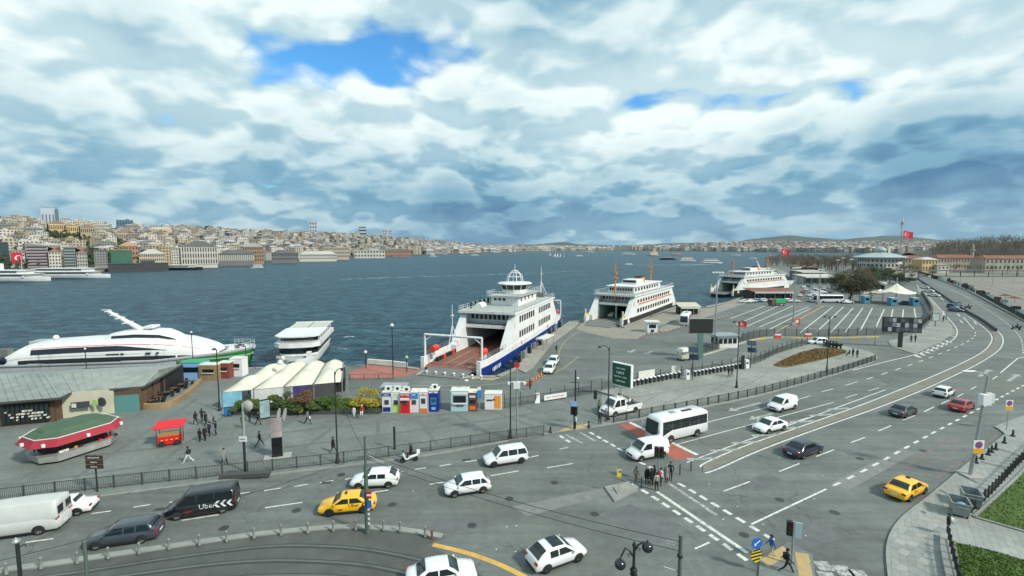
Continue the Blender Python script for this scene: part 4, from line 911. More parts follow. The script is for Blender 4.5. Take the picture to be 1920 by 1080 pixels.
def round_sign(T,c,rad,face_y=-.03):
    for rr,mm,dy in ((rad,'sign_red',0),(rad*.78,'sign_blue',-.008)):
        MB().add([(c[0],c[1]+dy,c[2])]+[(c[0]+rr*math.cos(k*math.pi/10),c[1]+dy,c[2]+rr*math.sin(k*math.pi/10)) for k in range(20)],[(0,k+1,(k+1) % 20+1) for k in range(20)]).build('disc',mm,parent=T)
    a=rad*.72;w=rad*.13;d2=a*.707;MB().quad((c[0]-d2-w,c[1]-.016,c[2]+d2-w),(c[0]+d2-w,c[1]-.016,c[2]-d2-w),(c[0]+d2+w,c[1]-.016,c[2]-d2+w),(c[0]-d2+w,c[1]-.016,c[2]+d2+w)).build('bar','sign_red',parent=T)
zs=hgt(b,838);MB().box((.2,-.36,zs+.15),(1.0,.04,1.3)).build('sign_plate','white',parent=T);MB().box((.2,-.385,zs-.24),(.96,.02,.50)).build('tow_plate','sign_orange',parent=T);round_sign(T,(.2,-.41,zs+.38),.34)
b=P(1887,806,KZ);T=thing('no_parking_sign','no-parking sign over an orange plate on a thin post at the kerb corner','sign',b);MB().tube([(0,0,0),(0,0,3.5)],.045,6).build('post','galv',parent=T);MB().box((0,-.06,3.05),(.85,.04,1.25)).build('sign_plate','white',parent=T);MB().box((0,-.085,2.7),(.82,.02,.46)).build('tow_plate','sign_orange',parent=T);round_sign(T,(0,-.105,3.3),.32)
# thick green tram pole with signs
b=P(689,1000,.1);T=thing('tram_pole','thick green tram pole with a red and a blue sign beside the yellow taxi','pole',b);h=hgt(b,872);MB().tube([(0,0,0),(0,0,h)],.19,10,r2=.15).build('pole','green_pole',parent=T)
h2=hgt(b,818);MB().tube([(0,0,h-.2),(0,0,h2)],.09,8).build('pole_top','green_pole',parent=T);hs=hgt(b,925)
MB().box((.28,-.25,hs),(.36,.03,.56)).build('red_sign','sign_red',parent=T);MB().box((.28,-.28,hs),(.34,.02,.14),0).build('white_band','white',parent=T);MB().box((.28,-.25,hs-.72),(.34,.03,.6)).build('blue_sign','sign_blue',parent=T)
for k in range(5):MB().box((.2,-.2,.9+k*.38),(.16,.02,.18)).build('sticker','white',parent=T)
MB().tube([(-1.2,0,h+.1),(1.4,0,h+.15)],.035,5).build('bracket','galv',parent=T);MB().tube([(0,0,h+.9),(1.35,0,h+.15)],.03,5).build('stay','galv',parent=T)
# green pole and lantern near the camera
b=P(1268,1262,0);b=Vector((at_depth(1268,1262,22.0).x,22.0,0));T=thing('tram_pole','green catenary pole with grey brackets beside the twin-globe lamp','pole',b);h=hgt(b,1003)
MB().tube([(0,0,0),(0,0,h)],.105,10,r2=.10).build('pole','green_pole',parent=T);MB().tube([(-.02,0,h-1.0),(-1.0,.1,h-1.85)],.03,6).build('bracket','galv',parent=T);MB().tube([(-.8,.1,h-1.72),(.05,0,h-1.95)],.025,6).build('bracket','galv',parent=T)
MB().tube([(0,0,h-.4),(-.65,.1,h-.36)],.018,5).tube([(0,0,h-.56),(-.65,.1,h-.54)],.018,5).build('insulator','galv',parent=T);MB().tube([(.1,0,h-1.0),(.55,-.1,h-1.7)],.018,5).build('stay','galv',parent=T);MB().lathe([(.14,-.1),(.15,0),(.12,.06),(0,.08)],(0,0,h-1.05),10).build('collar','iron',parent=T)
b=Vector((at_depth(1185,1200,19.5).x,19.5,0));T=thing('globe_lamp','ornate black lamp post with two dark globe lamps near the green pole','street lamp',b);h=hgt(b,1022)
MB().tube([(0,0,0),(0,0,h)],.10,10,r2=.06).lathe([(.06,-.1),(.1,0),(.05,.12),(0,.2)],(0,0,h),8).build('pole','iron',parent=T);MB().lathe([(.12,-.25),(.17,-.2),(.12,-.1),(.17,0),(.1,.1)],(0,0,h-1.15),10).build('collar','iron',parent=T)
for sx,dz,rr in ((1,.0,0),(-1,-.78,0)):
    gx=.58 if sx > 0 else-.60;z0=h-.22+dz*.35
    MB().tube([(0,0,z0-.1),(gx*.3,0,z0+.22),(gx*.65,0,z0+.36),(gx*.95,0,z0+(.28 if sx > 0 else-.05))],.04,6).build('arm','iron',parent=T)
    MB().tube([(gx*.15,0,z0),(gx*.3,0,z0+.12),(gx*.45,0,z0+.05),(gx*.35,0,z0-.05)],.022,5).build('scroll','iron',parent=T)
    zc2=z0+(.12 if sx > 0 else-.40);MB().sphere((gx,0,zc2),.25,18,12,sz=.92).build('globe',mat('dark_globe',(.015,.017,.018),.08,0,.8),parent=T);MB().lathe([(.04,.3),(.05,.22),(.14,.16),(.05,.2)],(gx,0,zc2),10).build('globe_cap','iron',parent=T)
for u,Y,vt,lab in ((40,24,1017,'black lantern lamp at the near tram kerb'),(165,25,1016,'short dark pole beside the dark grey estate car')):
    b=Vector((at_depth(u,1100,Y).x,Y,0));h=hgt(b,vt);T=thing('street_lamp' if u < 100 else 'pole',lab,'street lamp' if u < 100 else 'pole',b);MB().tube([(0,0,0),(0,0,h)],.09,8).build('pole','iron' if u < 100 else 'green_pole',parent=T)
    if u < 100:MB().lathe([(.05,-.1),(.22,.02),(.2,.12),(.08,.2),(0,.3)],(-.05,0,h),10).build('lantern','galv',parent=T);MB().tube([(0,0,h-.3),(.4,0,h-.1),(.5,0,h-.25)],.03,5).build('scroll','iron',parent=T)
    else:MB().lathe([(.12,0),(.13,.08),(0,.1)],(0,0,h),8).build('cap','green_pole',parent=T)
# small poles on the plaza
for u,v,vt,lab,m2 in ((460,884,826,'black post with a white plate at the railing','iron'),(463,886,755,'','galv'),(740,842,800,'dark slim bollard post at the railing','iron'),(688,868,815,'','iron')):
    if not lab:continue
    b=P(u,v,KZ);T=thing('post',lab,'post',b);h=hgt(b,vt);MB().tube([(0,0,0),(0,0,h)],.12,8).build('pole',m2,parent=T)
    if 'plate' in lab:MB().box((0,-.13,h+.2),(.75,.04,.5)).build('plate','white',parent=T);lettering('TAKSİ',.2,'iron',T,frame_mtx((0,-.155,h+.2),(1,0,0),(0,0,1)));MB().tube([(0,.1,h),(0,.1,hgt(b,757))],.11,8).build('upper_pole',mat('sage',(.26,.33,.27),.6),parent=T);MB().lathe([(0,.03),(.55,.03),(.55,-.03),(0,-.03)],n=12).build('disc','concrete',parent=T).matrix_local=Matrix.Translation((.45,.1,hgt(b,762))) @ Matrix.Rotation(R(80),4,'X')
    else:MB().lathe([(.16,0),(.16,.3),(.12,.4)],n=8).build('base',m2,parent=T)
b=P(462,894,KZ);T=thing('kerb_plinth','triangular stone plinth at the foot of the white-plated post','plinth',b);MB().prism([(-2.2,-.6),(2.2,.0),(1.9,.9),(0,.2),(-1.9,.5)],0,.4).build('stone','dark_stone',parent=T)
# brown tourist sign
b=P(183,922,KZ);T=thing('direction_sign','brown tourist direction sign of three boards on a post','sign',b);zt=hgt(b,853)
MB().tube([(0,0,0),(0,0,zt)],.07,6).build('post','iron',parent=T)
for k in range(3):MB().box((0,-.09,zt-.2-k*.42),(1.55,.05,.38)).build('board','sign_brown',parent=T);lettering(('SULTANAHMET','GALATA','İSKELE')[k],.17,'offwhite',T,frame_mtx((-.05,-.118,zt-.2-k*.42),(1,0,0),(0,0,1)))
# advertising pillar
b=P(521,857,KZ);T=thing('advertising_pillar','tall advertising pillar with a dark base and slanted poster top','pillar',b,R(20));h=hgt(b,782)
MB().box((0,0,.06),(2.6,1.3,.12)).build('plinth','concrete',parent=T);MB().box((0,0,1.15),(1.0,.45,2.1)).build('base_panel','black_paint',parent=T);MB().box((0,0,2.2+(h-2.2)/2),(1.0,.45,h-2.2)).build('poster',mat('poster',(.32,.27,.26),.35,var=.5,vscale=1.4),parent=T)
MB().box((0,0,h*.5),(1.05,.30,h)).build('frame','galv',parent=T)
for dx in (-.38,.18):
    e=MB();e.loft([[(dx+.0+a*.16*math.cos(q*math.pi/8),y,h+.25+a*.62*math.sin(q*math.pi/8)) for q in range(16)] for a,y in ((.01,-.2),(1,-.2),(1,.2),(.01,.2))],smooth=False);e.build('disc','concrete',parent=T).rotation_euler=(0,R(8),0)
# signposts near the camera
b=P(1416,1070);T=thing('keep_left_sign','round blue arrow sign above a yellow and black striped panel','sign',b,R(8));h=1.9
MB().tube([(0,0,0),(0,0,2.2)],.04,6).build('post','galv',parent=T);d3=MB();d3.loft([[(a*math.cos(q*math.pi/10),y,1.98+a*math.sin(q*math.pi/10)) for q in range(20)] for a,y in ((.001,-.06),(.40,-.06),(.40,-.03),(.001,-.03))],smooth=False);d3.build('blue_disc','sign_blue',parent=T)
MB().add([(-.2,-.07,1.82),(-.02,-.07,1.86),(-.08,-.07,1.92),(.24,-.07,2.16),(.18,-.07,2.22),(-.13,-.07,1.98),(-.18,-.07,2.05)],[(0,1,2,3,4,5,6)]).build('arrow','white',parent=T)
pnl=MB();pnl.loft([[(a*.40*math.cos(q*math.pi/10),y,1.12+a*.48*math.sin(q*math.pi/10)) for q in range(20)] for a,y in ((.001,-.06),(1,-.06),(1,-.03),(.001,-.03))],smooth=False);pnl.build('yellow_panel','sign_yellow',parent=T)
for k,(z0,w) in enumerate(((.74,.28),(.98,.40),(1.22,.38),(1.42,.24))):MB().quad((-w,-.068,z0-.02),(w,-.068,z0+.10),(w,-.068,z0+.22),(-w,-.068,z0+.10)).build('black_stripe','trim',parent=T)
b=P(1160,922,.2);T=thing('island_sign','small yellow sign on a thin post on the rubble island','sign',b);MB().tube([(0,0,0),(0,0,2.0)],.03,6).build('post','galv',parent=T);MB().box((0,-.05,1.75),(.4,.03,.7)).build('yellow_panel','sign_yellow',parent=T);MB().box((.08,-.07,1.9),(.2,.02,.2)).build('blue_patch','sign_blue',parent=T)
# traffic lights
def traffic_light(lab,u,v,vt,rz,z=0.,board=False,blue=False):
    b=P(u,v,z);h=hgt(b,vt);T=thing('traffic_light',lab,'traffic light',b,rz);MB().tube([(0,0,0),(0,0,h)],.07,8).build('pole','galv' if not blue else 'iron',parent=T)
    for s,hd in ((-1,0),(1,1)):
        if board and s > 0:continue
        hx=MB().box((s*.24,-.02,h-.5),(.34,.3,1.0)).build('signal_head','trim',parent=T)
        for k in range(3):MB().lathe([(0,0),(.11,0),(.12,.12)],n=10).build('lens',mat(('lens_red','lens_amber','lens_green')[k],((.12,.01,.01),(.12,.06,.01),(.01,.10,.05))[k],.2),parent=hx).matrix_local=Matrix.Translation((s*.24,-.18,h-.2-k*.3)) @ Matrix.Rotation(R(90),4,'X')
    if board:MB().box((.3,0,h-.55),(.42,.06,1.1)).build('backing_board',mat('pale_board',(.50,.58,.60),.5),parent=T)
    if blue:MB().box((0,-.12,h+.35),(.62,.04,.62)).build('crossing_sign',mat('pale_blue',(.25,.45,.75),.4),parent=T)
    return T
traffic_light('traffic light with a pale back board at the tactile paving corner',1484,1058,978,R(-25),.12,board=True);traffic_light('traffic light on a pole among the people on the island',1234,908,838,R(-10));traffic_light('black traffic light below a blue sign at the plaza crossing',1076,805,762,R(-10),KZ,blue=True)
b=P(1078,803,KZ);T=thing('lamp_pole','black pole with a crossbar and small lamp above the plaza crossing','pole',b);h=hgt(b,694);MB().tube([(0,0,0),(0,0,h)],.09,8).build('pole','iron',parent=T);MB().tube([(-.6,0,h-1.5),(.6,0,h-1.5)],.04,6).build('crossbar','iron',parent=T);MB().sphere((.25,0,h-1.0),.16,8,6).build('lamp','white',parent=T)
MB().tube([(0,0,hgt(b,735)),(2.5,.1,hgt(b,733)),(5,0,hgt(b,745))],.06,6).build('signal_arm','iron',parent=T);MB().box((2.4,0,hgt(b,741)),(.36,.3,.9)).build('signal_head','trim',parent=T)
# overhead wires
def wire(lab,a,b2,sag=.4,r=.018):
    a,b2=Vector(a),Vector(b2);pts=[a+(b2-a)*(k/10)-Vector((0,0,sag*4*(k/10)*(1-k/10))) for k in range(11)];tag(MB().tube(pts,r,4).build('overhead_wire','iron'),lab,'wire')
pa=P(689,1000);pb=Vector((at_depth(1268,1262,22.0).x,22.0,0));hz=7.2
wire('overhead wire from the thick green pole to the catenary pole',(pa.x,pa.y,6.4),(pb.x,pb.y,7.5));wire('second overhead wire just below the upper one between the tram poles',(pa.x,pa.y,6.0),(pb.x,pb.y,7.0));wire('overhead wire running from the thick green pole over the tram tracks',(pa.x,pa.y,6.2),(-26,20,7.2));wire('overhead wire from the thick green pole to the plaza lamp post',(pa.x,pa.y,6.5),(*P(633,868)[:2],8))
# ================================================================ kiosks
def booth(lab,u,v,w,h,dep,body,front=None,rz=0.,extra=None,ac=False,name='kiosk',roof='offwhite'):
    b=P(u,v,KZ);T=thing(name,lab,'kiosk',b,rz);MB().box((0,dep/2,h/2),(w,dep,h)).build('body',body,parent=T);MB().box((0,dep/2,h+.05),(w*1.03,dep*1.04,.1)).build('roof',roof,parent=T)
    for nm,x,z0,ww,hh,m2,pr in (front or ()):MB().box((x*w,-pr/2,z0*h),(ww*w,pr,hh*h)).build(nm,m2,parent=T)
    for t2,x,z0,sz,m2 in (extra or ()):lettering(t2,sz,m2,T,frame_mtx((x*w,-.09,z0*h),(1,0,0),(0,0,1)))
    if ac:
        A=MB().box((.1,dep*.35,h+.42),(.8,.32,.6)).build('air_conditioner','white',parent=T);MB().lathe([(0,0),(.2,0),(.21,.02)],n=12).build('fan','trim',parent=A).matrix_local=Matrix.Translation((.15,dep*.35-.165,h+.42)) @ Matrix.Rotation(R(90),4,'X')
    return T
mat('lime',(.45,.62,.20),.5);mat('cash_red',(.62,.012,.018),.45);mat('cash_blue',(.03,.22,.52),.45);mat('cash_navy',(.010,.028,.20),.45);mat('cash_orange',(.75,.17,.03),.45);mat('pink_stone',(.50,.40,.38),.6);mat('pale_cyan',(.42,.58,.58),.5);mat('booth_brown',(.12,.055,.04),.6);mat('bright_orange',(.80,.30,.03),.5);mat('screen_grey',(.05,.06,.065),.2)
SCR=('screen',0,.52,.46,.22,'screen_grey',.05)
booth('white cash machine booth with navy top and bottom panels',725.5,773.5,1.22,2.7,1.7,'white',[('header',0,.90,.9,.13,'cash_navy',.07),('lower_panel',0,.16,.8,.22,'cash_navy',.05),SCR],extra=[('BANKA',0,.9,.26,'white')],ac=True)
booth('white and lime green cash machine booth',742.5,773.5,1.22,2.7,1.7,'lime',[('header',0,.88,.96,.18,'white',.07),('upper_panel',0,.62,.9,.34,'white',.03),SCR],extra=[('bank',0,.9,.26,'lime')],ac=True)
booth('bright red cash machine booth',759.5,775,1.22,2.7,1.7,'cash_red',[('header',0,.92,.9,.10,'pink_stone',.07),('canopy',0,.72,.95,.08,'white',.30),SCR],extra=[('BANK',0,.92,.22,'cash_red')],ac=True)
booth('white cash machine booth with a sky blue curved header',776.5,773.5,1.22,2.7,1.7,'white',[('header',0,.84,.92,.26,'cash_blue',.08),SCR],extra=[('BANK',0,.9,.24,'white')])
booth('white and orange cash machine booth in a pink stone frame',794,773.5,1.25,2.7,1.7,'pink_stone',[('panel',0,.52,.72,.62,'white',.03),('lower_panel',0,.10,.8,.18,'cash_orange',.06),('header',0,.93,.8,.09,'white',.06),('screen',0,.58,.44,.26,'screen_grey',.06)],extra=[('bank',0,.93,.2,'cash_orange')])
booth('dark blue cash machine booth at the end of the row',813,772,1.35,2.85,1.7,'cash_navy',[('header',0,.93,.86,.07,'white',.06),('frame',0,.5,.56,.34,'cash_blue',.05),('screen',0,.54,.38,.16,'screen_grey',.07),('notice',0,.16,.4,.12,'pale_blue',.05)],ac=True,extra=[('BANK',0,.93,.16,'cash_navy')])
booth('pale cyan sales kiosk with a wide counter window',862,771,2.35,2.7,1.8,'pale_cyan',[('window',0,.60,.72,.36,'glass',.04),('counter',0,.40,.78,.05,'white',.25),('header',0,.90,.9,.12,'white',.06)],extra=[('TİCKET',0,.28,.28,'cash_navy')])
booth('narrow brown kiosk with a hatch beside the pale cyan one',886,771,1.15,2.5,1.6,'booth_brown',[('hatch',0,.52,.66,.18,'glass',.04),('panel',0,.80,.7,.12,'offwhite',.05),('lower_panel',0,.18,.7,.2,'cash_orange',.04)])
booth('white photo kiosk with a round orange panel',925,768,2.3,2.1,1.6,'white',[('orange_panel',.26,.5,.36,.82,'bright_orange',.04),('slot',-.22,.62,.34,.1,'screen_grey',.04),('screen',.04,.66,.1,.12,'screen_grey',.05)])
b=P(899,771,KZ);T=thing('metro_sign','blue sign on a thin pole between the brown and white kiosks','sign',b);MB().tube([(0,0,0),(0,0,2.6)],.045,6).build('pole','galv',parent=T);MB().box((0,-.05,2.35),(.55,.08,1.1)).build('blue_panel','cash_blue',parent=T);MB().box((0,-.05,3.1),(.42,.2,.4)).build('lamp_box','white',parent=T)
b=P(875,766,KZ);T=thing('thin_lamp','thin pole with a small white lamp behind the pale kiosk','street lamp',b);MB().tube([(0,0,0),(0,0,3.9)],.03,6).build('pole','galv',parent=T);MB().lathe([(.05,0),(.3,.02),(.28,.1),(0,.14)],(0,0,3.85),10).build('lamp_head','white',parent=T)
b=P(742,761,KZ);T=thing('rooftop_shed','grey corrugated roof of the shed behind the cash machines','shed',b);MB().box((-.1,0,1.3),(3.2,1.6,2.6)).build('wall','concrete',parent=T)
for k in range(9):MB().box((-1.7+k*.4,0,2.95),(.36,2.2,.08)).build('sheet',mat('zinc',(.38,.40,.39),.5,.3,var=.15),parent=T)
for u,v,lab,m2 in ((1008,756,'white upright board leaning at the fence','white'),):
    b=P(u,v,KZ);T=thing('board',lab,'board',b,R(10));MB().slab((-.35,0,0),(.35,0,0),(.35,.3,1.4),(-.35,.3,1.4),.04).build('panel',m2,parent=T)
b=P(1041,751,KZ);dv=P(1065,746)-P(1015,754);T=thing('banner','long white banner with dark lettering hung on the fence','banner',b,math.atan2(dv.y,dv.x));MB().box((0,-.08,.65),(3.7,.03,.75)).build('cloth','white',parent=T);lettering('ARABA VAPURU İSKELESİ',.24,'cash_red',T,frame_mtx((0,-.1,.65),(1,0,0),(0,0,1)))
for u,v,w,lab in ((1213,719,3.3,'cream blank panel on the fence behind the bike docks'),(1267,709,1.8,'smaller cream panel on the fence between the bike docks')):
    b=P(u,v,KZ);T=thing('notice_board',lab,'board',b,math.atan2(dv.y,dv.x));MB().box((0,.12,1.5),(w,.06,1.25)).build('panel','offwhite',parent=T);MB().box((0,.17,.7),(.08,.06,1.4)).build('leg','fence_iron',parent=T)
# ================================================================ bike docks
dm_=MB().loft([[(x*w,y*dd,zz) for x,y in ((-1,-1),(1,-1),(1,1),(-1,1))] for w,dd,zz in ((.14,.12,0),(.13,.12,.55),(.20,.20,.70),(.20,.22,.86))],smooth=False,cap1=True).mesh('dock_body','trim');dc_=MB().loft([[(x*w,y*dd,zz) for x,y in ((-1,-1),(1,-1),(1,1),(-1,1))] for w,dd,zz in ((.20,.23,.86),(.22,.25,.95),(.18,.2,1.02))],smooth=False,cap1=True).mesh('cap','white')
def docks(a,b2,n):
    for k in range(n):
        p=P(a[0]+(b2[0]-a[0])*k/(n-1),a[1]+(b2[1]-a[1])*k/(n-1),KZ);T=thing('bike_dock','empty black bike dock with a white cap in the long row','bike dock',p,R(30),'bike docks along the fence');ob('dock_body',dm_,T);ob('cap',dc_,T)
docks((1173,727),(1273,708),14);docks((1303,706),(1387,691),13)
for u,v,lab in ((1288,711,'white bike station terminal between the two rows of docks'),(1399,690,'white bike station terminal at the end of the dock row')):
    b=P(u,v,KZ);T=thing('bike_terminal',lab,'terminal',b,R(20));MB().loft([[(x*w,y*.3,zz) for x,y in ((-1,-1),(1,-1),(1,1),(-1,1))] for w,zz in ((.36,0),(.38,1.2),(.33,1.55))],smooth=False,cap1=True).build('cabinet','white',parent=T);MB().box((-.05,-.31,1.0),(.42,.03,.4)).build('screen','screen_grey',parent=T)
b=P(1392,692,KZ);T=thing('pillar','black pillar beside the end bike terminal','pillar',b);MB().box((0,0,1.2),(.5,.3,2.4)).build('pillar_body','iron',parent=T);MB().box((0,0,2.45),(.56,.36,.1)).build('cap','iron',parent=T)
def solar(lab,u,v,vt,z=KZ):
    b=P(u,v,z);h=hgt(b,vt);T=thing('solar_lamp',lab,'solar panel',b,R(-20));MB().tube([(0,0,0),(0,0,h)],.06,6).build('pole','iron',parent=T);mat('solar',(.035,.055,.085),.12,.3)
    for k,zz in enumerate((h,h-1.25)):
        MB().slab((-.75+k*.15,-.5,zz-.35),(.75+k*.15,-.5,zz-.35),(.75+k*.15,.5,zz+.35),(-.75+k*.15,.5,zz+.35),.05).build('solar_panel','solar',parent=T)
solar('twin solar panels on a post above the first bike docks',1298,712,655);solar('twin solar panels on a post above the last bike docks',1407,690,643)
# ================================================================ billboards
b=P(1166,744,KZ);T=thing('route_sign','dark green route board in a white frame on a pale post','sign',b,R(-47));zt,zb=hgt(b,686),hgt(b,719)
zc2=(zt+zb)/2;hh2=3.1;MB().box((0,0,zc2),(3.3,.55,hh2+.3)).build('case','white',parent=T);MB().box((0,-.285,zc2),(3.05,.03,hh2)).build('green_face','sign_green',parent=T);MB().tube([(-.2,0,0),(-.2,0,zb)],.28,8).build('post','offwhite',parent=T)
for k,(t2,sz) in enumerate((('İSTANBUL',.36),('HAREM',.5),('ARABALI VAPUR',.30),('İSKELESİ',.36))):lettering(t2,sz,'white',T,frame_mtx((-.1,-.305,zc2+.95-k*.62),(1,0,0),(0,0,1)))
b=P(1312,672);T=thing('digital_screen','blank dark digital screen on a green post at the car park entrance','billboard',b);zt,zb=hgt(b,597),hgt(b,625);wd=46/F*b.y
MB().box((0,0,(zt+zb)/2),(wd,.5,zt-zb)).build('case','galv',parent=T);MB().box((-.02,-.27,(zt+zb)/2),(wd*.96,.04,(zt-zb)*.94)).build('screen',mat('screen_off',(.028,.03,.027),.35),parent=T);MB().box((0,0,zb/2),(.95,.5,zb)).build('post',mat('post_green',(.10,.20,.18),.5),parent=T)
b=P(1688,651,KZ);T=thing('photo_billboard','dark billboard of black and white photographs on a black post','billboard',b,R(-14));zt,zb=hgt(b,595),hgt(b,623);wd=63/F*b.y
MB().box((0,0,(zt+zb)/2),(wd,.5,zt-zb)).build('case','iron',parent=T);MB().box((-.1,0,zb/2),(.75,.4,zb)).build('post','iron',parent=T)
cols=[(.03,.03,.035),(.22,.22,.24),(.40,.40,.42),(.12,.12,.13),(.07,.07,.08)]
for r_ in range(3):
    for c_ in range(9):
        k=rnd.randrange(5);MB().box((-wd*.43+c_*wd*.108,-.27,zb+(zt-zb)*(.2+.3*r_)+rnd.uniform(-.1,.1)),(wd*.098,.04,(zt-zb)*.27)).build('photograph',mat('photo%d' % k,cols[k],.4,var=.5,vscale=3),parent=T)
b=P(1753,612,KZ);T=thing('map_sign','framed city map sign on a post at the road bend','sign',b,R(-10));MB().box((0,0,2.6),(1.9,.15,2.2)).build('case','iron',parent=T);MB().box((0,-.09,2.6),(1.65,.03,1.95)).build('map',mat('map',(.45,.50,.46),.4,var=.3,vscale=2),parent=T);MB().tube([(0,0,0),(0,0,1.6)],.1,6).build('post','iron',parent=T)
b=P(1767,605,KZ);T=thing('bus_stop_sign','white bus stop plate on a thin post beside the map sign','sign',b);MB().tube([(0,0,0),(0,0,3.2)],.05,6).build('post','galv',parent=T);MB().box((0,-.05,2.8),(.5,.04,1.2)).build('plate','white',parent=T)
# posters by the tent
for u,v,lab,w,h,m2,rz in ((428,781,'small blue folding board on the plaza',.9,1.1,'cash_blue',10),(497,786,'upright poster frame with a pale picture at the planter',1.3,2.5,'poster_teal',35)):
    mat('poster_teal',(.30,.42,.42),.35,var=.5,vscale=1.5);b=P(u,v,KZ);T=thing('poster_stand',lab,'poster',b,R(rz));MB().box((0,0,h/2+.1),(w,.14,h)).build('frame','iron',parent=T);MB().box((0,-.08,h/2+.1),(w*.86,.03,h*.88)).build('poster',m2,parent=T)
# ================================================================ dumpsters
def dumpster(lab,u,v,rz,bag=False):
    b=P(u,v,KZ);T=thing('dumpster',lab,'dumpster',b,rz);mat('dump',(.30,.33,.33),.45,.55,var=.25,vscale=2)
    o_=MB();rg=lambda sx,sy,z0:[(x*sx,y*sy,z0) for x,y in ((-1,-1),(1,-1),(1,1),(-1,1))]
    o_.loft([rg(.72,.48,.2),rg(.85,.6,1.15),rg(.90,.65,1.15),rg(.90,.65,1.22),rg(.80,.56,1.22),rg(.72,.5,.45)],smooth=False,cap0=True,cap1=True);o_.build('bin','dump',parent=T)
    for x in (-.6,.6):
        for y in (-.4,.4):MB().lathe([(0,-.05),(.1,-.05),(.1,.05),(0,.05)],n=8).build('castor','tyre',parent=T).matrix_local=Matrix.Translation((x,y,.1)) @ Matrix.Rotation(R(90),4,'X')
    MB().tube([(-.95,-.4,.95),(-.95,.4,.95)],.03,6).build('handle','galv',parent=T)
    if bag:MB().sphere((-.2,-.1,.8),.42,10,7,sz=.7).build('refuse_bag',mat('bag_blue',(.18,.32,.45),.3),parent=T)
dumpster('grey metal dumpster with a blue bag in it, next to the railing end',1797,963,R(58),True);dumpster('empty grey metal dumpster standing behind the one with the bag',1819,946,R(58))
# ================================================================ stalls on the plaza
def membrane(lab):pass
b=P(140,846,KZ);T=thing('food_stall','food stall with a green octagonal roof and red fringe','stall',b,R(66));mat('stall_green',(.055,.105,.06),.75,var=.15,vscale=1);mat('fringe_red',(.30,.018,.035),.75,var=.2);mat('fringe_white',(.6,.58,.55),.7)
def octo(l,w,c,z):return [(x,y,z) for x,y in ((-l,-w+c),(-l+c,-w),(l-c,-w),(l,-w+c),(l,w-c),(l-c,w),(-l+c,w),(-l,w-c))]
MB().loft([octo(3.5,2.45,1.3,2.75),octo(2.7,1.8,1.0,3.1)],smooth=False).build('lower_roof','stall_green',parent=T);MB().loft([octo(2.7,1.8,1.0,3.12),octo(2.5,1.6,.9,3.3)],smooth=False,cap1=True).build('upper_roof','stall_green',parent=T)
oc=octo(3.55,2.5,1.3,2.75);oc2=octo(4.05,3.0,1.5,2.05)
for k in range(8):
    a,b3,c,d4=oc[k],oc[(k+1) % 8],oc2[(k+1) % 8],oc2[k];MB().slab(d4,c,b3,a,.04).build('fringe','fringe_red',parent=T);MB().tube([a,b3],.06,5).build('roof_edge','fringe_white',parent=T);m2=Vector(d4)*.5+Vector(c)*.5;MB().box((m2.x,m2.y,m2.z+.25),(.25,.25,.3)).build('lamp','white',parent=T);MB().tube([Vector(a)*.8+Vector((0,0,.2*2.75)),(a[0]*.8,a[1]*.8,0)],.06,6).build('post','iron',parent=T)
MB().loft([octo(3.3,2.2,1.1,0.25),octo(3.4,2.3,1.1,.95),octo(3.45,2.35,1.1,1.0),octo(2.7,1.6,.7,1.0)],smooth=False).build('counter',mat('counter_steel',(.40,.40,.37),.4,.3,var=.3,vscale=2),parent=T);MB().loft([octo(2.6,1.5,.7,0),octo(2.6,1.5,.7,1.6)],smooth=False,cap1=True).build('grill','trim',parent=T)
for k in range(14):MB().box((rnd.uniform(-2.9,2.9),rnd.choice((-1.95,1.95))+rnd.uniform(-.15,.15),1.12),(rnd.uniform(.2,.5),.25,.2)).build('tray',('offwhite','kerb_yellow','cash_red','trim')[k % 4],parent=T)
b=P(320,833,KZ);T=thing('snack_cart','small red snack cart under a red slanted awning','cart',b,R(24))
MB().slab((-1.4,-.9,2.15),(1.4,-.9,2.15),(1.5,.9,2.5),(-1.3,.9,2.5),.08).build('awning','cash_red',parent=T);MB().box((0,0,.65),(2.1,.9,.9)).build('cart_body','cash_red',parent=T);MB().box((0,0,1.3),(2.0,.8,.45)).build('glass_case',mat('case_glass',(.35,.22,.08),.2),parent=T)
for x in (-1.1,1.1):
    for y in (-.6,.6):MB().tube([(x,y,0),(x,y,2.25)],.035,6).build('post','iron',parent=T)
tm,rm=wheel_meshes(.3,.1,'dark_rim')
for x in (-.7,.7):
    for y in (-.5,.5):w=ob('wheel',tm,T,(x,y,.3));ob('rim',rm,w)
for k in range(4):MB().lathe([(.14,0),(.16,.02),(.05,.05)],(-.7+k*.45,-.46,.7),10).build('emblem','kerb_yellow',parent=T).matrix_local=Matrix.Translation((0,0,0))
# ================================================================ membrane pavilion
mat('membrane',(.62,.60,.48),.7,var=.16,vscale=.7);mat('membrane_rib',(.20,.20,.18),.6)
f0,f1=P(416,735.6,2.4),P(641,716,2.4);k0,k1=P(506,688,2.5),P(644,680,2.5)
T=thing('membrane_pavilion','cream pavilion of four vaulted membrane roofs behind the shrubs','pavilion',(f0.x,f0.y,KZ));o0=Vector((f0.x,f0.y,KZ))
for bay in range(4):
    mb=MB();rings=[]
    for i in range(17):
        t=i/16;ring=[]
        for j in range(13):
            s=(bay+.01+.98*j/12)/4;fr_=f0+(f1-f0)*s;bk=k0+(k1-k0)*s;p=fr_+(bk-fr_)*t
            q=math.sin(math.pi*j/12);hum=min(1,t/.22) ** .7*(.78+.22*math.cos(4*math.pi*(t-.25)));p=p+Vector((0,0,1.15*q ** 1.0*hum-KZ));ring.append(p-Vector((o0.x,o0.y,0)))
        rings.append(ring)
    mb.loft(rings,closed=False);mb.build('membrane_roof','membrane',parent=T)
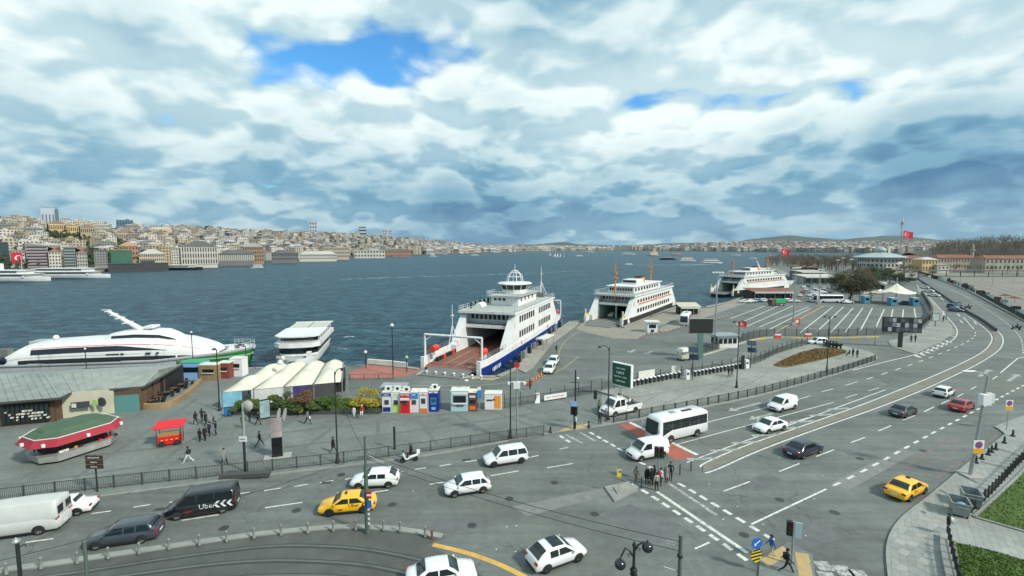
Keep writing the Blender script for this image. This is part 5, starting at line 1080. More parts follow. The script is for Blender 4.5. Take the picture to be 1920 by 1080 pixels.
for kx in range(5):
    s=kx/4;a,c=f0+(f1-f0)*s-o0,k0+(k1-k0)*s-o0;MB().tube([a+Vector((0,0,.06)),c+Vector((0,0,.06))],.13,6).build('valley_gutter','membrane_rib',parent=T)
    for t in (0,.5,1):p=a+(c-a)*t;MB().tube([(p.x,p.y,0),p],.09,8).build('post','membrane_rib',parent=T)
fd=(f1-f0);fa=math.atan2(fd.y,fd.x)
for s,w,m2,lab in ((.07,2.6,'poster_sky','blue'),(.40,5.2,'banner_white','white'),(.62,3.6,'banner_navy',''),(.83,3.4,'dark_stone','')):
    mat('poster_sky',(.22,.48,.62),.4,var=.4,vscale=.9);mat('banner_white',(.58,.58,.56),.6,var=.2,vscale=1);mat('banner_navy',(.05,.05,.16),.5,var=.4);p=f0+fd*s-o0;MB().box((p.x,p.y,1.2),(w,.08,2.0),fa).build('side_panel',m2,parent=T)
MB().lathe([(.0,0),(.4,.05),(.5,.3),(.3,.6),(0,.8)],tuple(f0+fd*.27+(k0-f0)*.55-o0+Vector((0,0,1.6))),12).build('roof_vent','offwhite',parent=T)
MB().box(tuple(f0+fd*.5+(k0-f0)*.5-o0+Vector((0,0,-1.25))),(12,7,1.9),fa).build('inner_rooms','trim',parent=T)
# ================================================================ ferry terminal with sheet roof
mat('roof_sheet',(.27,.295,.265),.5,.2,var=.35,vscale=.8);mat('timber',(.11,.065,.04),.7,var=.3);mat('cream_wall',(.50,.48,.36),.8,var=.12);mat('teal_door',(.10,.25,.24),.5);mat('shop_glass',(.02,.028,.03),.15)
EV=3.45;E=[P(u,v,EV) for u,v in ((-260,778),(0,754),(112,745),(136,734),(269,724),(340,683))];Bk=P(-260,714,EV)
R0,R1=P(-260,712,4.5),P(296,694,4.5)
T=thing('ferry_terminal','low ferry terminal with a wide weathered sheet metal roof','building',(E[3].x,E[3].y,KZ));o0=Vector((E[3].x,E[3].y,KZ));Ev=[p-o0 for p in E];R0,R1,Bk=R0-o0,R1-o0,Bk-o0
# ridge points above each eave corner so that the front slope is made of flat pieces
rp=[R0+(R1-R0)*s for s in (0,.42,.60,.66,1.0)]
rf=MB()
for i in range(4):rf.quad(Ev[i],Ev[i+1],rp[i+1],rp[i])
rf.add([Ev[4],Ev[5],rp[4]],[(0,1,2)]);rf.add([Ev[5],Bk,rp[0],rp[4]],[(0,1,2,3)])
roof=rf.build('roof','roof_sheet',parent=T)
for i in range(4):
    n=max(3,int((Ev[i+1]-Ev[i]).length/.75))
    for k in range(n):
        a=Ev[i]+(Ev[i+1]-Ev[i])*(k/n);c=rp[i]+(rp[i+1]-rp[i])*(k/n);MB().tube([a+Vector((0,0,.03)),c+Vector((0,0,.03))],.035,4).build('seam','roof_sheet',parent=roof)
for k in range(14):
    a=Ev[4]+(Ev[5]-Ev[4])*(k/14);c=a+(rp[4]-a)*.97;MB().tube([a+Vector((0,0,.03)),c+Vector((0,0,.03))],.035,4).build('seam','roof_sheet',parent=roof)
for a,c in zip(Ev[:5],Ev[1:6]):
    d2=c-a;MB().box(((a.x+c.x)/2,(a.y+c.y)/2,a.z-.14),(d2.length,.12,.26),math.atan2(d2.y,d2.x)).build('fascia','dark_stone',parent=T)
for i in range(1,5):MB().tube([Ev[i]+Vector((0,0,.05)),rp[i]+Vector((0,0,.05))],.09,5).build('hip_cap','zinc',parent=roof)
def wl(a,c,h,m2,nm,th=.2,z0=0.):
    a,c=P(*a,KZ)-o0,P(*c,KZ)-o0;d2=c-a;return MB().box(((a.x+c.x)/2,(a.y+c.y)/2,z0+h/2),(d2.length,th,h),math.atan2(d2.y,d2.x)).build(nm,m2,parent=T)
wl((-260,825),(0,800),3.3,'timber','shop_front');wl((0,800),(104,790),3.2,'timber','shop_front');wl((118,784),(216,774),3.3,'cream_wall','cream_wall');dr=wl((217,774),(262,771),2.3,'teal_door','teal_door');wl((217,773),(264,770),3.3,'timber','timber_wall');wl((264,770),(300,742),3.2,'timber','timber_wall');wl((104,790),(118,784),3.3,'timber','timber_wall')
for k in range(10):
    u=6+k*9;s=u/104;wl((u,801.5-s*10),(u+7,800.8-s*10),2.2,'shop_glass','shop_window',.3,.4)
for k in range(44):
    u=rnd.uniform(10,98);s=u/104;wl((u,802.4-s*10),(u+2.2,802.2-s*10),.18,rnd.choice(('white','offwhite','cream_wall')),'goods',.34,rnd.choice((.7,1.05,1.4,1.75)))
wl((135,785),(170,781.5),.8,'grey_paint','wall_panel',.08,1.3);MB().box(tuple(P(142,784.3,KZ)-o0+Vector((0,-.12,1.7))),(.55,.05,.5)).build('picture','white',parent=T)
for u,v,rr,m2 in ((181,781.6,.45,'lime'),(194,780,.62,'grey_paint')):
    p=P(u,v,KZ)-o0;MB().lathe([(0,.05),(rr,.05),(rr,0),(0,0)],n=18,smooth=False).build('round_sign',m2,parent=T).matrix_local=Matrix.Translation((p.x,p.y-.05,1.9)) @ Matrix.Rotation(R(-8),4,'Z') @ Matrix.Rotation(R(90),4,'X')
for u,v in ((272,764),(290,752),(308,738),(322,727),(335,717)):p=P(u,v,KZ)-o0;MB().box((p.x,p.y,1.65),(.25,.25,3.3)).build('column','timber',parent=T)
MB().box(tuple((P(230,728,KZ)+P(200,740,KZ))/2-o0+Vector((1,0,1.5))),(14,7,3.0),R(10)).build('inner_hall','trim',parent=T)
# terrace tables behind a timber planter
wall('terrace_planter','timber planter edge curving around the terminal terrace',[(265,768),(290,768),(318,764),(345,748),(365,732),(376,719)],.6,.7,mat('pale_timber',(.28,.19,.10),.8,var=.25),KZ,4)
for k,(u,v) in enumerate(((284,760),(298,754),(312,744),(325,736),(338,729),(350,722))):
    p=P(u,v,KZ);T2=thing('cafe_table','dark cafe table with chairs on the terminal terrace','table',p,rnd.uniform(0,3),'terrace tables');MB().box((0,0,.72),(.9,.9,.06)).build('tabletop','timber',parent=T2);MB().tube([(0,0,0),(0,0,.7)],.05,6).build('leg','iron',parent=T2)
    for a in (0,1.57,3.14,4.71):MB().box((math.cos(a)*.75,math.sin(a)*.75,.45),(.42,.42,.06),a).box((math.cos(a)*.95,math.sin(a)*.95,.68),(.05,.42,.5),a).box((math.cos(a)*.75,math.sin(a)*.75,.2),(.34,.34,.4),a).build('chair','trim',parent=T2)
# small huts at the quay
for u,v,w,h,lab,m2 in ((391,713,3.0,2.5,'timber slatted hut at the quay','pale_timber'),(419,710,2.0,2.6,'red brown ticket hut between two quay huts','red_brown'),(443,706,2.1,3.0,'white ticket hut at the green bow','white')):
    booth(lab,u,v,w,h,1.8,m2,[('hatch',0,.62,.6,.22,'glass',.04),('sill',0,.48,.66,.04,'offwhite',.2)],name='hut')

b=P(357,706,KZ);booth('blue and white quay cabin with a green roof edge',357,712,3.4,2.8,2.5,'pale_blue',[('window',0,.6,.8,.3,'glass',.04)],name='cabin',roof='tarp_green')
# booth in the car park entrance and the cream buggy
b=P(1357,650);T=thing('control_booth','white control booth with a flat roof inside the car park fence','booth',b,R(8));MB().box((0,0,1.3),(4.6,3,2.6)).build('wall','white',parent=T);MB().box((0,0,2.72),(5.6,3.9,.25)).build('roof','galv',parent=T)
for k in range(4):MB().box((-1.7+k*1.1,-1.52,1.55),(.85,.05,1.1)).build('window','glass',parent=T)
MB().box((-2.32,0,1.4),(.05,2.4,1.5)).build('window','glass',parent=T)
b=P(1282,675);T=thing('road_train','cream covered service buggy on a round mat by the dark screen','cart',b,R(25));MB().box((0,0,2.1),(2.6,1.8,.5),taper=.8).build('canopy','offwhite',parent=T);MB().box((0,0,.75),(2.4,1.5,.7)).build('buggy_body','cream_wall',parent=T)
for x in (-1,1):
    for y in (-.7,.7):MB().tube([(x,y,.9),(x,y,1.95)],.04,6).build('post','iron',parent=T)
for x in (-.8,.8):
    for y in (-.7,.7):w=ob('wheel',tm,T,(x,y,.3));ob('rim',rm,w)
# ================================================================ boats
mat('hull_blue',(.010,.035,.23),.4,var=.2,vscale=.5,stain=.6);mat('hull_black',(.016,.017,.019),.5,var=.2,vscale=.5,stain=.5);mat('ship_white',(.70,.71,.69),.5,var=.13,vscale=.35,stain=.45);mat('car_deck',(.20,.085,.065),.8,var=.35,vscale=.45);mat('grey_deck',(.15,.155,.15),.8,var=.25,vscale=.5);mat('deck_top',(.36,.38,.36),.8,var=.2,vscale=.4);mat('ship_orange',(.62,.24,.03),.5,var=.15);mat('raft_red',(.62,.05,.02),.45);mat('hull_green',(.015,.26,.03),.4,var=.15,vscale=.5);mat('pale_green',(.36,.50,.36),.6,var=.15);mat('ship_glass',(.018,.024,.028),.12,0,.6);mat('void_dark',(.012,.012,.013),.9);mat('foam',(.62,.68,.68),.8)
def rail_line(mb,pts,h=1.0,step=1.5,r=.03):
    pts=[Vector(p) for p in pts]
    for a,b2 in zip(pts,pts[1:]):
        for k in (1.,.55):mb.tube([a+Vector((0,0,h*k)),b2+Vector((0,0,h*k))],r,4,caps=False)
        n=max(1,int((b2-a).length/step))
        for i in range(n+1):q=a+(b2-a)*(i/n);mb.tube([q,q+Vector((0,0,h))],r,4,caps=False)
def hull_rings(tab,zs):  # tab: (x, half breadth), zs: (z, breadth factor)
    return [[(x,y*w*k,z) for y,z,k in [(1,z,k) for z,k in zs]+[(-1,z,k) for z,k in zs[::-1]]] for x,w in tab]
def car_ferry(label,bow,ang,L,B,hullm,sx,nameplate,style):
    T=thing('car_ferry',label,'ferry',(bow.x,bow.y,SEA),ang);hb=B/2  # x runs from the bow aft, y to the left
    tab=[(0,hb*.90),(L*.05,hb*.965),(L*.14,hb),(L*.5,hb*1.04),(L*.86,hb),(L*.95,hb*.94),(L,hb*.86)]
    ht=style.get('ht',2.3);MB().loft(hull_rings(tab,((ht,1.0),(1.2,.99),(.2,.95),(-1.2,.80))),closed=False).add([],[]).build('hull',hullm,parent=T)
    cap=MB()
    for x,w in (tab[0],tab[-1]):cap.quad((x,w*.95,1.7),(x,-w*.95,1.7),(x,-w*.8,-1.2),(x,w*.8,-1.2))
    cap.build('transom',hullm,parent=T)
    bw=MB()
    for sg in (1,-1):
        for (x0,w0),(x1,w1) in zip(tab,tab[1:]):
            bz=ht+1.2 if ht < 3 else ht+.35;bw.add([(x0,sg*w0,ht),(x1,sg*w1,ht),(x1,sg*w1,bz),(x0,sg*w0,bz),(x0,sg*(w0-.3),bz),(x1,sg*(w1-.3),bz),(x1,sg*(w1-.3),1.9),(x0,sg*(w0-.3),1.9)],[(0,1,2,3),(3,2,5,4),(4,5,6,7)] if sg < 0 else [(3,2,1,0),(4,5,2,3),(7,6,5,4)])
        bw.box((0.15,sg*(hb*.90-.15),2.2),(.5,.7,3.0))
    bw.build('bulwark','ship_white',parent=T)
    MB().prism([(x,w-.2) for x,w in tab]+[(x,-w+.2) for x,w in tab[::-1]],1.4,1.85).build('car_deck',style['deck'],parent=T)
    for y in (-2.6,0,2.6):MB().box((L*.18,y,1.862),(L*.3,.12,.01)).build('lane_line','worn_yellow',parent=T)
    MB().slab((-4.2,hb*.62,1.62),(-4.2,-hb*.62,1.62),(.3,-hb*.68,1.92),(.3,hb*.68,1.92),.25).build('bow_ramp','grey_deck',parent=T)
    s0,s1=sx;H1=style['h1'];H2=style['h2'];cw=1.5
  # side casings with two rows of windows, raked towards the bow
    for sg in (1,-1):
        y=sg*hb*(1.0 if ht < 3 else .975);yi=sg*(hb-cw)
        pr=[(s0-5.5,3.4),(s0+.5,H2),(s1-.5,H2),(s1+5.5,3.4),(s1+5.5,1.9),(s0-5.5,1.9)]
        cs=MB();n=len(pr);vs=[(x,y,z) for x,z in pr]+[(x,yi,z) for x,z in pr];f_=[tuple(range(n)),tuple(range(2*n-1,n-1,-1))] if sg < 0 else [tuple(range(n-1,-1,-1)),tuple(range(n,2*n))]
        cs.add(vs,f_+[(i,(i+1) % n,(i+1) % n+n,i+n) for i in range(n)]).build('side_casing','ship_white',parent=T)
        nw=style['nw']
        for row,(za,zb) in enumerate(style['rows']):
            for k in range(nw):
                if k in style['skip']:continue
                xa=s0+2.5+(s1-s0-5)*k/nw+row*0;xb=xa+(s1-s0-5)/nw*.62;MB().box(((xa+xb)/2,y+sg*.02,(za+zb)/2),(xb-xa,.06,zb-za)).build('side_window','ship_glass',parent=T)
  # bridging decks
    hw2=hb+.15
    MB().box(((s0+s1)/2,0,H1+.35),(s1-s0+1.6,2*hb-.02,.7)).build('passenger_deck','ship_white',parent=T)
    MB().box((s0+2.5,0,H1+.05),(.5,2*(hb-cw)+.4,1.1)).build('front_beam','ship_white',parent=T);MB().box((s1-2.5,0,H1+.05),(.5,2*(hb-cw)+.4,1.1)).build('rear_beam','ship_white',parent=T)
    MB().box(((s0+s1)/2,0,(H1+H2)/2+.4),(s1-s0-3,2*hb-2.6,H2-H1-.6)).build('saloon','ship_white',parent=T)
    nf=9 if B > 12 else 8;wy=(2*hb-3.4)/nf
    for k in range(nf):MB().box((s0+1.46,-hb+1.7+wy*(k+.5),(H1+H2)/2+.55),(.12,wy*.66,(H2-H1)*.36)).build('front_window','ship_glass',parent=T)
    MB().box(((s0+s1)/2,0,H2+.12),(s1-s0+2,2*hw2,.26)).build('roof_deck','deck_top',parent=T);MB().box((s0-.95,0,H2+.1),(.12,2*hw2+.1,.5)).build('roof_edge','ship_white',parent=T)
    for sg in (1,-1):MB().box(((s0+s1)/2,sg*(hw2+.03),H2+.1),(s1-s0+2,.1,.45)).build('roof_edge','ship_white',parent=T)
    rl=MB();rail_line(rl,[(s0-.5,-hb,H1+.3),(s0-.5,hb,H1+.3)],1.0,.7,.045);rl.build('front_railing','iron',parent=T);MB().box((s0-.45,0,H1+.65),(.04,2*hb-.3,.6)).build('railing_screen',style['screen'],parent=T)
    rl=MB();rail_line(rl,[(s0-.8,hw2,H2+.25),(s0-.8,-hw2,H2+.25),(s1+.8,-hw2,H2+.25),(s1+.8,hw2,H2+.25),(s0-.8,hw2,H2+.25)],1.0,2.2,.035);rl.build('roof_railing','ship_white',parent=T)
    MB().box(((s0+s1)/2+3,0,(1.9+H1)/2),(.3,2*(hb-cw),H1-1.9)).build('bay_shade_sheet','void_dark',parent=T)  # near-black sheet across the car deck, its colour standing in for shade
    return T,tab,hb
# ---- blue hulled ferry
fs,fp,fe=P(905,702),P(787,690),P(1058,600);dv=Vector((fe.x-fs.x,fe.y-fs.y,0)).normalized();bow=(fs+fp)/2;ang=math.atan2(dv.y,dv.x);lat=Vector((-dv.y,dv.x,0));B1=abs((fp-fs).dot(lat))
bow=fs+lat*B1/2
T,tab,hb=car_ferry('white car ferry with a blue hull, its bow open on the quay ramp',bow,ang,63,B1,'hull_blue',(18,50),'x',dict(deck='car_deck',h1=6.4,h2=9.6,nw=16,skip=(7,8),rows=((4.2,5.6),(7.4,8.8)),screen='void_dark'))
MB().box((36,0,10.9),(15,6.6,2.2)).build('deck_house','ship_white',parent=T)
for k in range(3):MB().box((28.48,-1.2+k*1.1+1.3,11.3),(.06,.7,.55)).build('house_window','ship_glass',parent=T)
for sg in (1,-1):
    for k in range(4):MB().box((31+k*3,sg*3.32,11.2),(.8,.06,.9)).build('house_door' if k % 2 else 'house_window','ship_glass',parent=T)
MB().box((36,0,12.1),(17,8.2,.2)).build('bridge_deck','deck_top',parent=T)
def ringz(rx,ry,z,n=12,cx=36):return [(cx+rx*math.cos(2*math.pi*(k+.5)/n),ry*math.sin(2*math.pi*(k+.5)/n),z) for k in range(n)]
MB().loft([ringz(3.3,3.1,12.2),ringz(3.3,3.1,13.2)],smooth=False).build('wheelhouse_base','ship_white',parent=T);MB().loft([ringz(3.35,3.15,13.2),ringz(3.9,3.7,14.4)],smooth=False).build('wheelhouse_glass','ship_glass',parent=T);MB().loft([ringz(4.3,4.1,14.35),ringz(4.5,4.3,14.55),ringz(4.2,4.0,14.8),ringz(.3,.3,15.0)],smooth=False).build('wheelhouse_roof','ship_white',parent=T)
for k in range(12):
    a=ringz(3.37,3.17,13.2)[k];c=ringz(3.93,3.73,14.4)[k];MB().tube([a,c],.11,5).build('window_post','ship_white',parent=T)
ms=MB()
for k in range(6):a=ringz(2.2,2.2,14.8,6)[k];c=ringz(.7,.7,17.6,6)[k];m2=(Vector(a)+Vector(c))/2;m2 += Vector(((m2.x-36)*.25,m2.y*.25,.3));ms.tube([a,m2,c],.10,5)
for rr,zz in ((1.8,16.2),(1.2,17.2),(.8,17.7)):q=ringz(rr,rr,zz,8);ms.tube(q+q[:1],.07,4)
ms.tube([(36,0,17.4),(36,0,19.2)],.09,5);ms.build('lattice_mast','ship_white',parent=T)
rl=MB();rail_line(rl,[(27.5,-4.1,12.2),(44.5,-4.1,12.2),(44.5,4.1,12.2),(27.5,4.1,12.2),(27.5,-4.1,12.2)],1.0,1.6,.035);rl.build('bridge_railing','ship_white',parent=T)
for x in (1.2,61.8):
    g=MB();w=hb*.90
    for sg in (1,-1):g.tube([(x,sg*w,3.4),(x,sg*w,7.6)],.20,8).tube([(x,sg*w,6.4),(x,sg*(w-1.6),7.6)],.12,6)
    g.tube([(x,-w,7.6),(x,w,7.6)],.22,8);g.build('ramp_gantry','ship_white',parent=T)
    for sg in (1,-1):
        c=MB();c.tube([(x+(1.4 if x < 30 else-1.4),sg*(w-.7),4.6),(x+(3.2 if x < 30 else-3.2),sg*(w-.7),4.6)],.62,10);c.build('liferaft','raft_red',parent=T);MB().box((x+(2.3 if x < 30 else-2.3),sg*(w-.7),3.8),(1.2,.8,.8)).build('raft_cradle','ship_white',parent=T)
for x,y in ((13,hb*.94),(56,-hb*.2)):
    t2=MB();zb=3.4 if x < 30 else 9.8;t2.tube([(x,y,zb),(x,y,zb+8.2)],.14,6,r2=.06)
    for dx,dy in ((2.2,-.2),(-2.2,-.2),(.0,-1.6)):t2.tube([(x+dx,y+dy,zb),(x,y,zb+4)],.08,5)
    t2.box((x,y,zb+6),(.5,.5,.3));t2.build('tripod_mast','ship_white',parent=T)
rl=MB()
for sg in (1,-1):rail_line(rl,[(2,sg*hb*.93,3.5),(12,sg*hb*.98,3.5)],.9,1.4,.035)
rl.build('bow_railing','galv',parent=T)
for k in range(6):MB().lathe([(.33,-.12),(.42,0),(.33,.12),(.25,0),(.33,-.12)],n=12).build('lifebuoy','raft_red' if k % 2 else 'offwhite',parent=T).matrix_local=Matrix.Translation((16+k*5.5,-hb-.1,3.0)) @ Matrix.Rotation(R(90),4,'X')
for k in range(8):MB().box((5+k*1.3,hb*.97-1.0,2.2),(.9,.5,.7)).build('deck_locker',('void_dark','trim','raft_red')[k % 3],parent=T)
lettering('SUHULET',1.1,'ship_white',T,frame_mtx((7,-hb*1.0-.02,1.2),(1,0,0),(0,0,1)),'ship_name')
MB().tube([(24,hb-1.5,9.9),(27,hb-1.5,9.9)],.9,10).build('raft_canister','ship_white',parent=T);MB().box((46,2,10.6),(3.5,2.4,1.6)).build('funnel_box','deck_top',parent=T);MB().box((50,-3,10.4),(1.6,1.6,1.2)).build('vent_box','grey_deck',parent=T)
for k in range(12):MB().tube([(s_ := 22+k*2.6,hb-.6,9.75),(s_,hb-.6,11.2)],.22,6).build('deck_seat','trim',parent=T)
# ---- two black hulled ferries with orange masts
def black_ferry(label,bow,ang,L,B,ent,deep):
    T,tab,hb=car_ferry(label,bow,ang,L,B,'hull_black',(9,50),'x',dict(deck='grey_deck',h1=6.2,h2=9.1,nw=14,skip=(),rows=((4.0,5.2),(6.9,7.9)) if not deep else ((6.9,7.9),),screen='deck_top',ht=3.2))
    for sg in (1,-1):
        MB().box((30,sg*(hb-.4),6.55),(36,.9,.35)).build('orange_stripe',mat('stripe_orange',(.60,.16,.06),.5),parent=T)
        MB().box((29,sg*(hb-1.52),4.0),(40,.08,4.2)).build('inner_lining','pale_green',parent=T)
    MB().box((28,0,10.3),(28,2*hb-4.4,2.1)).build('upper_saloon','ship_white',parent=T);nf=9;wy=(2*hb-5)/nf
    for k in range(nf):MB().box((13.95,-hb+2.5+wy*(k+.5),10.5),(.1,wy*.62,.8)).build('upper_window','ship_glass',parent=T)
    for sg in (1,-1):
        for k in range(9):MB().box((16+k*2.8,sg*(hb-2.18),10.4),(1.5,.08,.9)).build('upper_window','ship_glass',parent=T)
    MB().box((28,0,11.45),(30,2*hb-3.4,.22)).build('upper_roof','ship_white',parent=T);MB().box((25,0,12.3),(7,5,1.5),taper=.92).build('wheelhouse','ship_white',parent=T);MB().box((21.4,0,12.5),(.12,4.2,.7)).build('wheelhouse_window','ship_glass',parent=T)
    MB().box((31,0,12.4),(5,3,1.7),taper=.8).build('funnel','ship_orange',parent=T);MB().box((31,0,13.4),(3.4,2,.5)).build('funnel_top','void_dark',parent=T)
    for x in (9.2,44):
        m2=MB();zb=6.6 if x < 20 else 9.4;top=zb+12.6-(2.6 if x > 20 else 0);m2.tube([(x,0,zb),(x,0,top)],.30,8,r2=.12);m2.tube([(x,-1.1,top-3),(x,1.1,top-3)],.1,5);m2.box((x,0,top-3.6),(.9,.9,.5));m2.box((x,0,top-5),(1,1.4,.25));m2.build('orange_mast','ship_orange',parent=T)
    for y in (-3.4,.4):MB().box((11.5,y,3.9),(.4,.5,4.2)).build('green_pillar','pale_green',parent=T)
    w=hb*.9
    for sg in (1,-1):MB().box((1.5,sg*w,3.9),(3,.25,.5)).build('yellow_rail','kerb_yellow',parent=T);MB().tube([(0.6,sg*w,2),(.6,sg*w,5.6)],.22,8).build('fender_post','offwhite',parent=T)
    return T
f2s,f2p,f2e=P(1165,612),P(1113,602),P(1268,571);d2=Vector((f2e.x-f2s.x,f2e.y-f2s.y,0)).normalized();l2=Vector((-d2.y,d2.x,0));B2=max(11.0,abs((f2p-f2s).dot(l2)));b2_=f2s+l2*B2/2
T=black_ferry('white ferry with a black hull and two tall orange masts, loading cars',b2_,math.atan2(d2.y,d2.x),58,B2+1.5,None,False)
mc=MB().loft([[(x,y*w,z0) for y,z0 in ((-1,.3),(-1,.9),(-.75,zt),(.75,zt),(1,.9),(1,.3))] for x,w,zt in ((-2.1,.7,.8),(-1.9,.85,.95),(-1.0,.88,1.0),(-.4,.85,1.45),(1.2,.85,1.45),(2.0,.8,.95))],smooth=False,cap0=True,cap1=True)
for i,(x,y,m2) in enumerate(((14,2.6,'white_paint'),(15,-.8,'grey_paint'),(17,-3.4,'black_paint'),(20,2.4,'grey_paint'),(21,-1,'white_paint'))):
    w=(Matrix.Translation((b2_.x,b2_.y,SEA)) @ Matrix.Rotation(math.atan2(d2.y,d2.x),4,'Z')) @ Vector((x,y,1.86))
    T3=thing('parked_car',('white car first inside the black-hulled ferry','grey car standing inside the black-hulled ferry','black car against the wall inside the black-hulled ferry','grey car behind the white one inside the black-hulled ferry','white car deepest inside the black-hulled ferry')[i],'car',w,math.atan2(d2.y,d2.x));ob('body',mc.mesh('body',m2),T3);MB().box((.3,0,1.22),(1.9,1.6,.3)).build('window_band','glass',parent=T3)
    for xx in (-1.3,1.3):
        for yy in (-.8,.8):tmm,rmm=wheel_meshes(.32,.21);ww=ob('wheel',tmm,T3,(xx,yy,.32));ob('rim',rmm,ww)
black_ferry('farther black-hulled ferry with a pale green car deck and thin orange masts',P(1352,556,SEA),R(36),56,12.5,None,True)
# ---- fast catamaran
bt=P(474,649,1.7);qd=P(330,690)-P(0,702);qa=math.atan2(qd.y,qd.x);LB=45
T=thing('fast_ferry','long streamlined white fast ferry with a green bow behind the terminal','ferry',(bt.x,bt.y,SEA),qa)  # x towards the bow, bow at 0
tab=[(-LB,5.0),(-LB*.8,5.3),(-LB*.35,5.3),(-12,5.0),(-6,4.3),(-2.5,3.0),(-.6,1.6),(0,.5)]
def shz(x):return 2.0+1.2*max(0,(x+14)/14) ** .8
def fh(tb,pts):return [[(x+(z-2)*.35*(1 if x >-8 else 0),y*w*k,z) for y,z,k in pts(x)] for x,w in tb]
MB().loft(fh(tab,lambda x:((1,shz(x)+.2,1),(1,shz(x)-.5,.99),(-1,shz(x)-.5,.99),(-1,shz(x)+.2,1))),closed=False).build('sheer_band','ship_white',parent=T)
hp=lambda x:((1,shz(x)-.5,.99),(1,.6,.93),(1,-.8,.8),(-1,-.8,.8),(-1,.6,.93),(-1,shz(x)-.5,.99))
MB().loft(fh([q for q in tab if q[0] <=-12],hp),closed=False,cap0=True).build('hull','ship_white',parent=T)
MB().loft(fh([q for q in tab if q[0] >=-12],hp),closed=False).build('bow_hull','hull_green',parent=T)
MB().prism([(x,w-.05) for x,w in tab]+[(x,-w+.05) for x,w in tab[::-1]],1.7,1.95).build('deck','deck_top',parent=T)
prof=[(-43,2.6,4.6),(-40.5,3.8,5.15),(-37.5,5.4,5.25),(-30,5.8,5.3),(-22,5.95,5.3),(-16,5.75,5.1),(-12,5.2,4.7),(-9.5,4.5,4.2),(-7.5,3.8,3.6),(-6.3,3.2,2.9),(-5.8,2.6,2.4)]
def csec(x,zt,w):
    h_=zt-2.0;return [(x,w*1.0,2.0),(x,w*.99,2.0+h_*.45),(x,w*.93,2.0+h_*.78),(x,w*.72,2.0+h_*.97),(x,w*.3,2.02+h_),(x,-w*.3,2.02+h_),(x,-w*.72,2.0+h_*.97),(x,-w*.93,2.0+h_*.78),(x,-w*.99,2.0+h_*.45),(x,-w,2.0)]
MB().loft([csec(*p) for p in prof],closed=False,cap0=True).build('superstructure','ship_white',parent=T)
def ipf(x,i):
    for p,q in zip(prof,prof[1:]):
        if p[0] <= x <= q[0]:t=(x-p[0])/(q[0]-p[0]);return p[i]+(q[i]-p[i])*t
    return prof[-1][i]
def band(nm,x0,x1,fa,fb,m2,n=16,taper=None):
    for sg in (1,-1):
        mb=MB();ring=[]
        for k in range(n+1):
            x=x0+(x1-x0)*k/n;zt,w=ipf(x,1),ipf(x,2);h_=zt-2;q=taper(k/n) if taper else (fa,fb);r2=[]
            for fz in q:
                ww=w*(1.0-.01*min(fz/.45,1)) if fz <= .45 else w*(.99-.06*(fz-.45)/.33) if fz <= .78 else w*(.93-.21*(fz-.78)/.19);r2.append((x,sg*(ww+.03),2.0+h_*fz))
            ring.append(r2)
        mb.loft(ring,closed=False,smooth=False);mb.build(nm,m2,parent=T)
band('lower_window_band',-38,-6.2,.03,.25,'ship_glass',20);band('upper_window_band',-36,-13.5,.50,.77,'ship_glass',16,lambda t:(.50+.04*t,.77 if t < .65 else .77-(t-.65)/.35*.22));band('red_line',-36,-8,.80,.825,'sign_red',18);band('grey_line',-40,-18,.36,.385,'deck_top',12)
MB().loft([[(x,y*w,z) for y,z in ((1,z0),(.9,z0+h_*.55),(.7,z0+h_),(-.7,z0+h_),(-.9,z0+h_*.55),(-1,z0))] for x,w,z0,h_ in ((-26,2.2,5.5,.5),(-24.5,2.8,5.6,1.3),(-20,3.0,5.6,1.7),(-16,2.8,5.4,1.65),(-14.2,2.4,5.1,1.2),(-12.5,2.0,4.8,.55))],closed=False,cap0=True,cap1=True).build('pilothouse','ship_white',parent=T)
for sg in (1,-1):
    mb=MB();mb.loft([[(x,sg*(w*(1-.1*.30/.55)+.04),z0+h_*.30),(x,sg*(w*.87+.05),z0+h_*.66)] for x,w,z0,h_ in ((-24.2,2.8,5.6,1.32),(-22,2.9,5.6,1.52),(-20,3.0,5.6,1.7),(-16,2.8,5.4,1.65),(-14.2,2.4,5.1,1.2),(-13.2,2.17,4.92,.83))],closed=False,smooth=False);mb.build('pilothouse_window','ship_glass',parent=T)
MB().slab((-12.8,-1.7,5.15),(-12.8,1.7,5.15),(-14.25,1.75,6.2),(-14.25,-1.75,6.2),.05).build('pilothouse_screen','ship_glass',parent=T)
MB().tube([(-20,0,7.0),(-26,0,11.0)],.55,6,r2=.25).build('raked_mast','ship_white',parent=T)
for k,(x,z) in enumerate(((-22.7,8.7),(-24,9.6),(-25,10.3),(-26,11.0))):MB().box((x-.3,0,z+.25),(1.5,.3,.12)).box((x,0,z),(.3,3.2-k*.5,.14)).build('mast_spreader','ship_white',parent=T)
MB().box((-18.5,0,7.8),(1.6,2.8,.4)).tube([(-18.5,0,7),(-18.5,0,7.8)],.3,6).build('radar','ship_white',parent=T);MB().sphere((-36,1,5.9),.5,10,7).build('satellite_dome','ship_white',parent=T)
MB().box((-40.2,3.2,4.3),(2.4,2.6,1.6)).build('aft_funnel','deck_top',parent=T);MB().box((-40.6,-4.2,4.0),(1.6,1.2,1.8)).build('aft_ladder','grey_deck',parent=T)
for k,x in enumerate((-22.5,-16.5)):MB().box((x,-5.32,3.5),(2.2 if k == 0 else .9,.1,.3 if k else .22)).box((x+1.6,-5.3,3.5),(.5,.1,.3)).build('hull_vent','ship_glass',parent=T)
rl=MB();rail_line(rl,[(-5,-4.0,3.0),(-2.2,-2.9,3.2),(-.2,-1.5,3.3),(.4,0,3.4),(-.2,1.5,3.3),(-2.2,2.9,3.2),(-5,4.0,3.0)],1.0,.9,.03);rl.build('bow_railing','ship_white',parent=T)
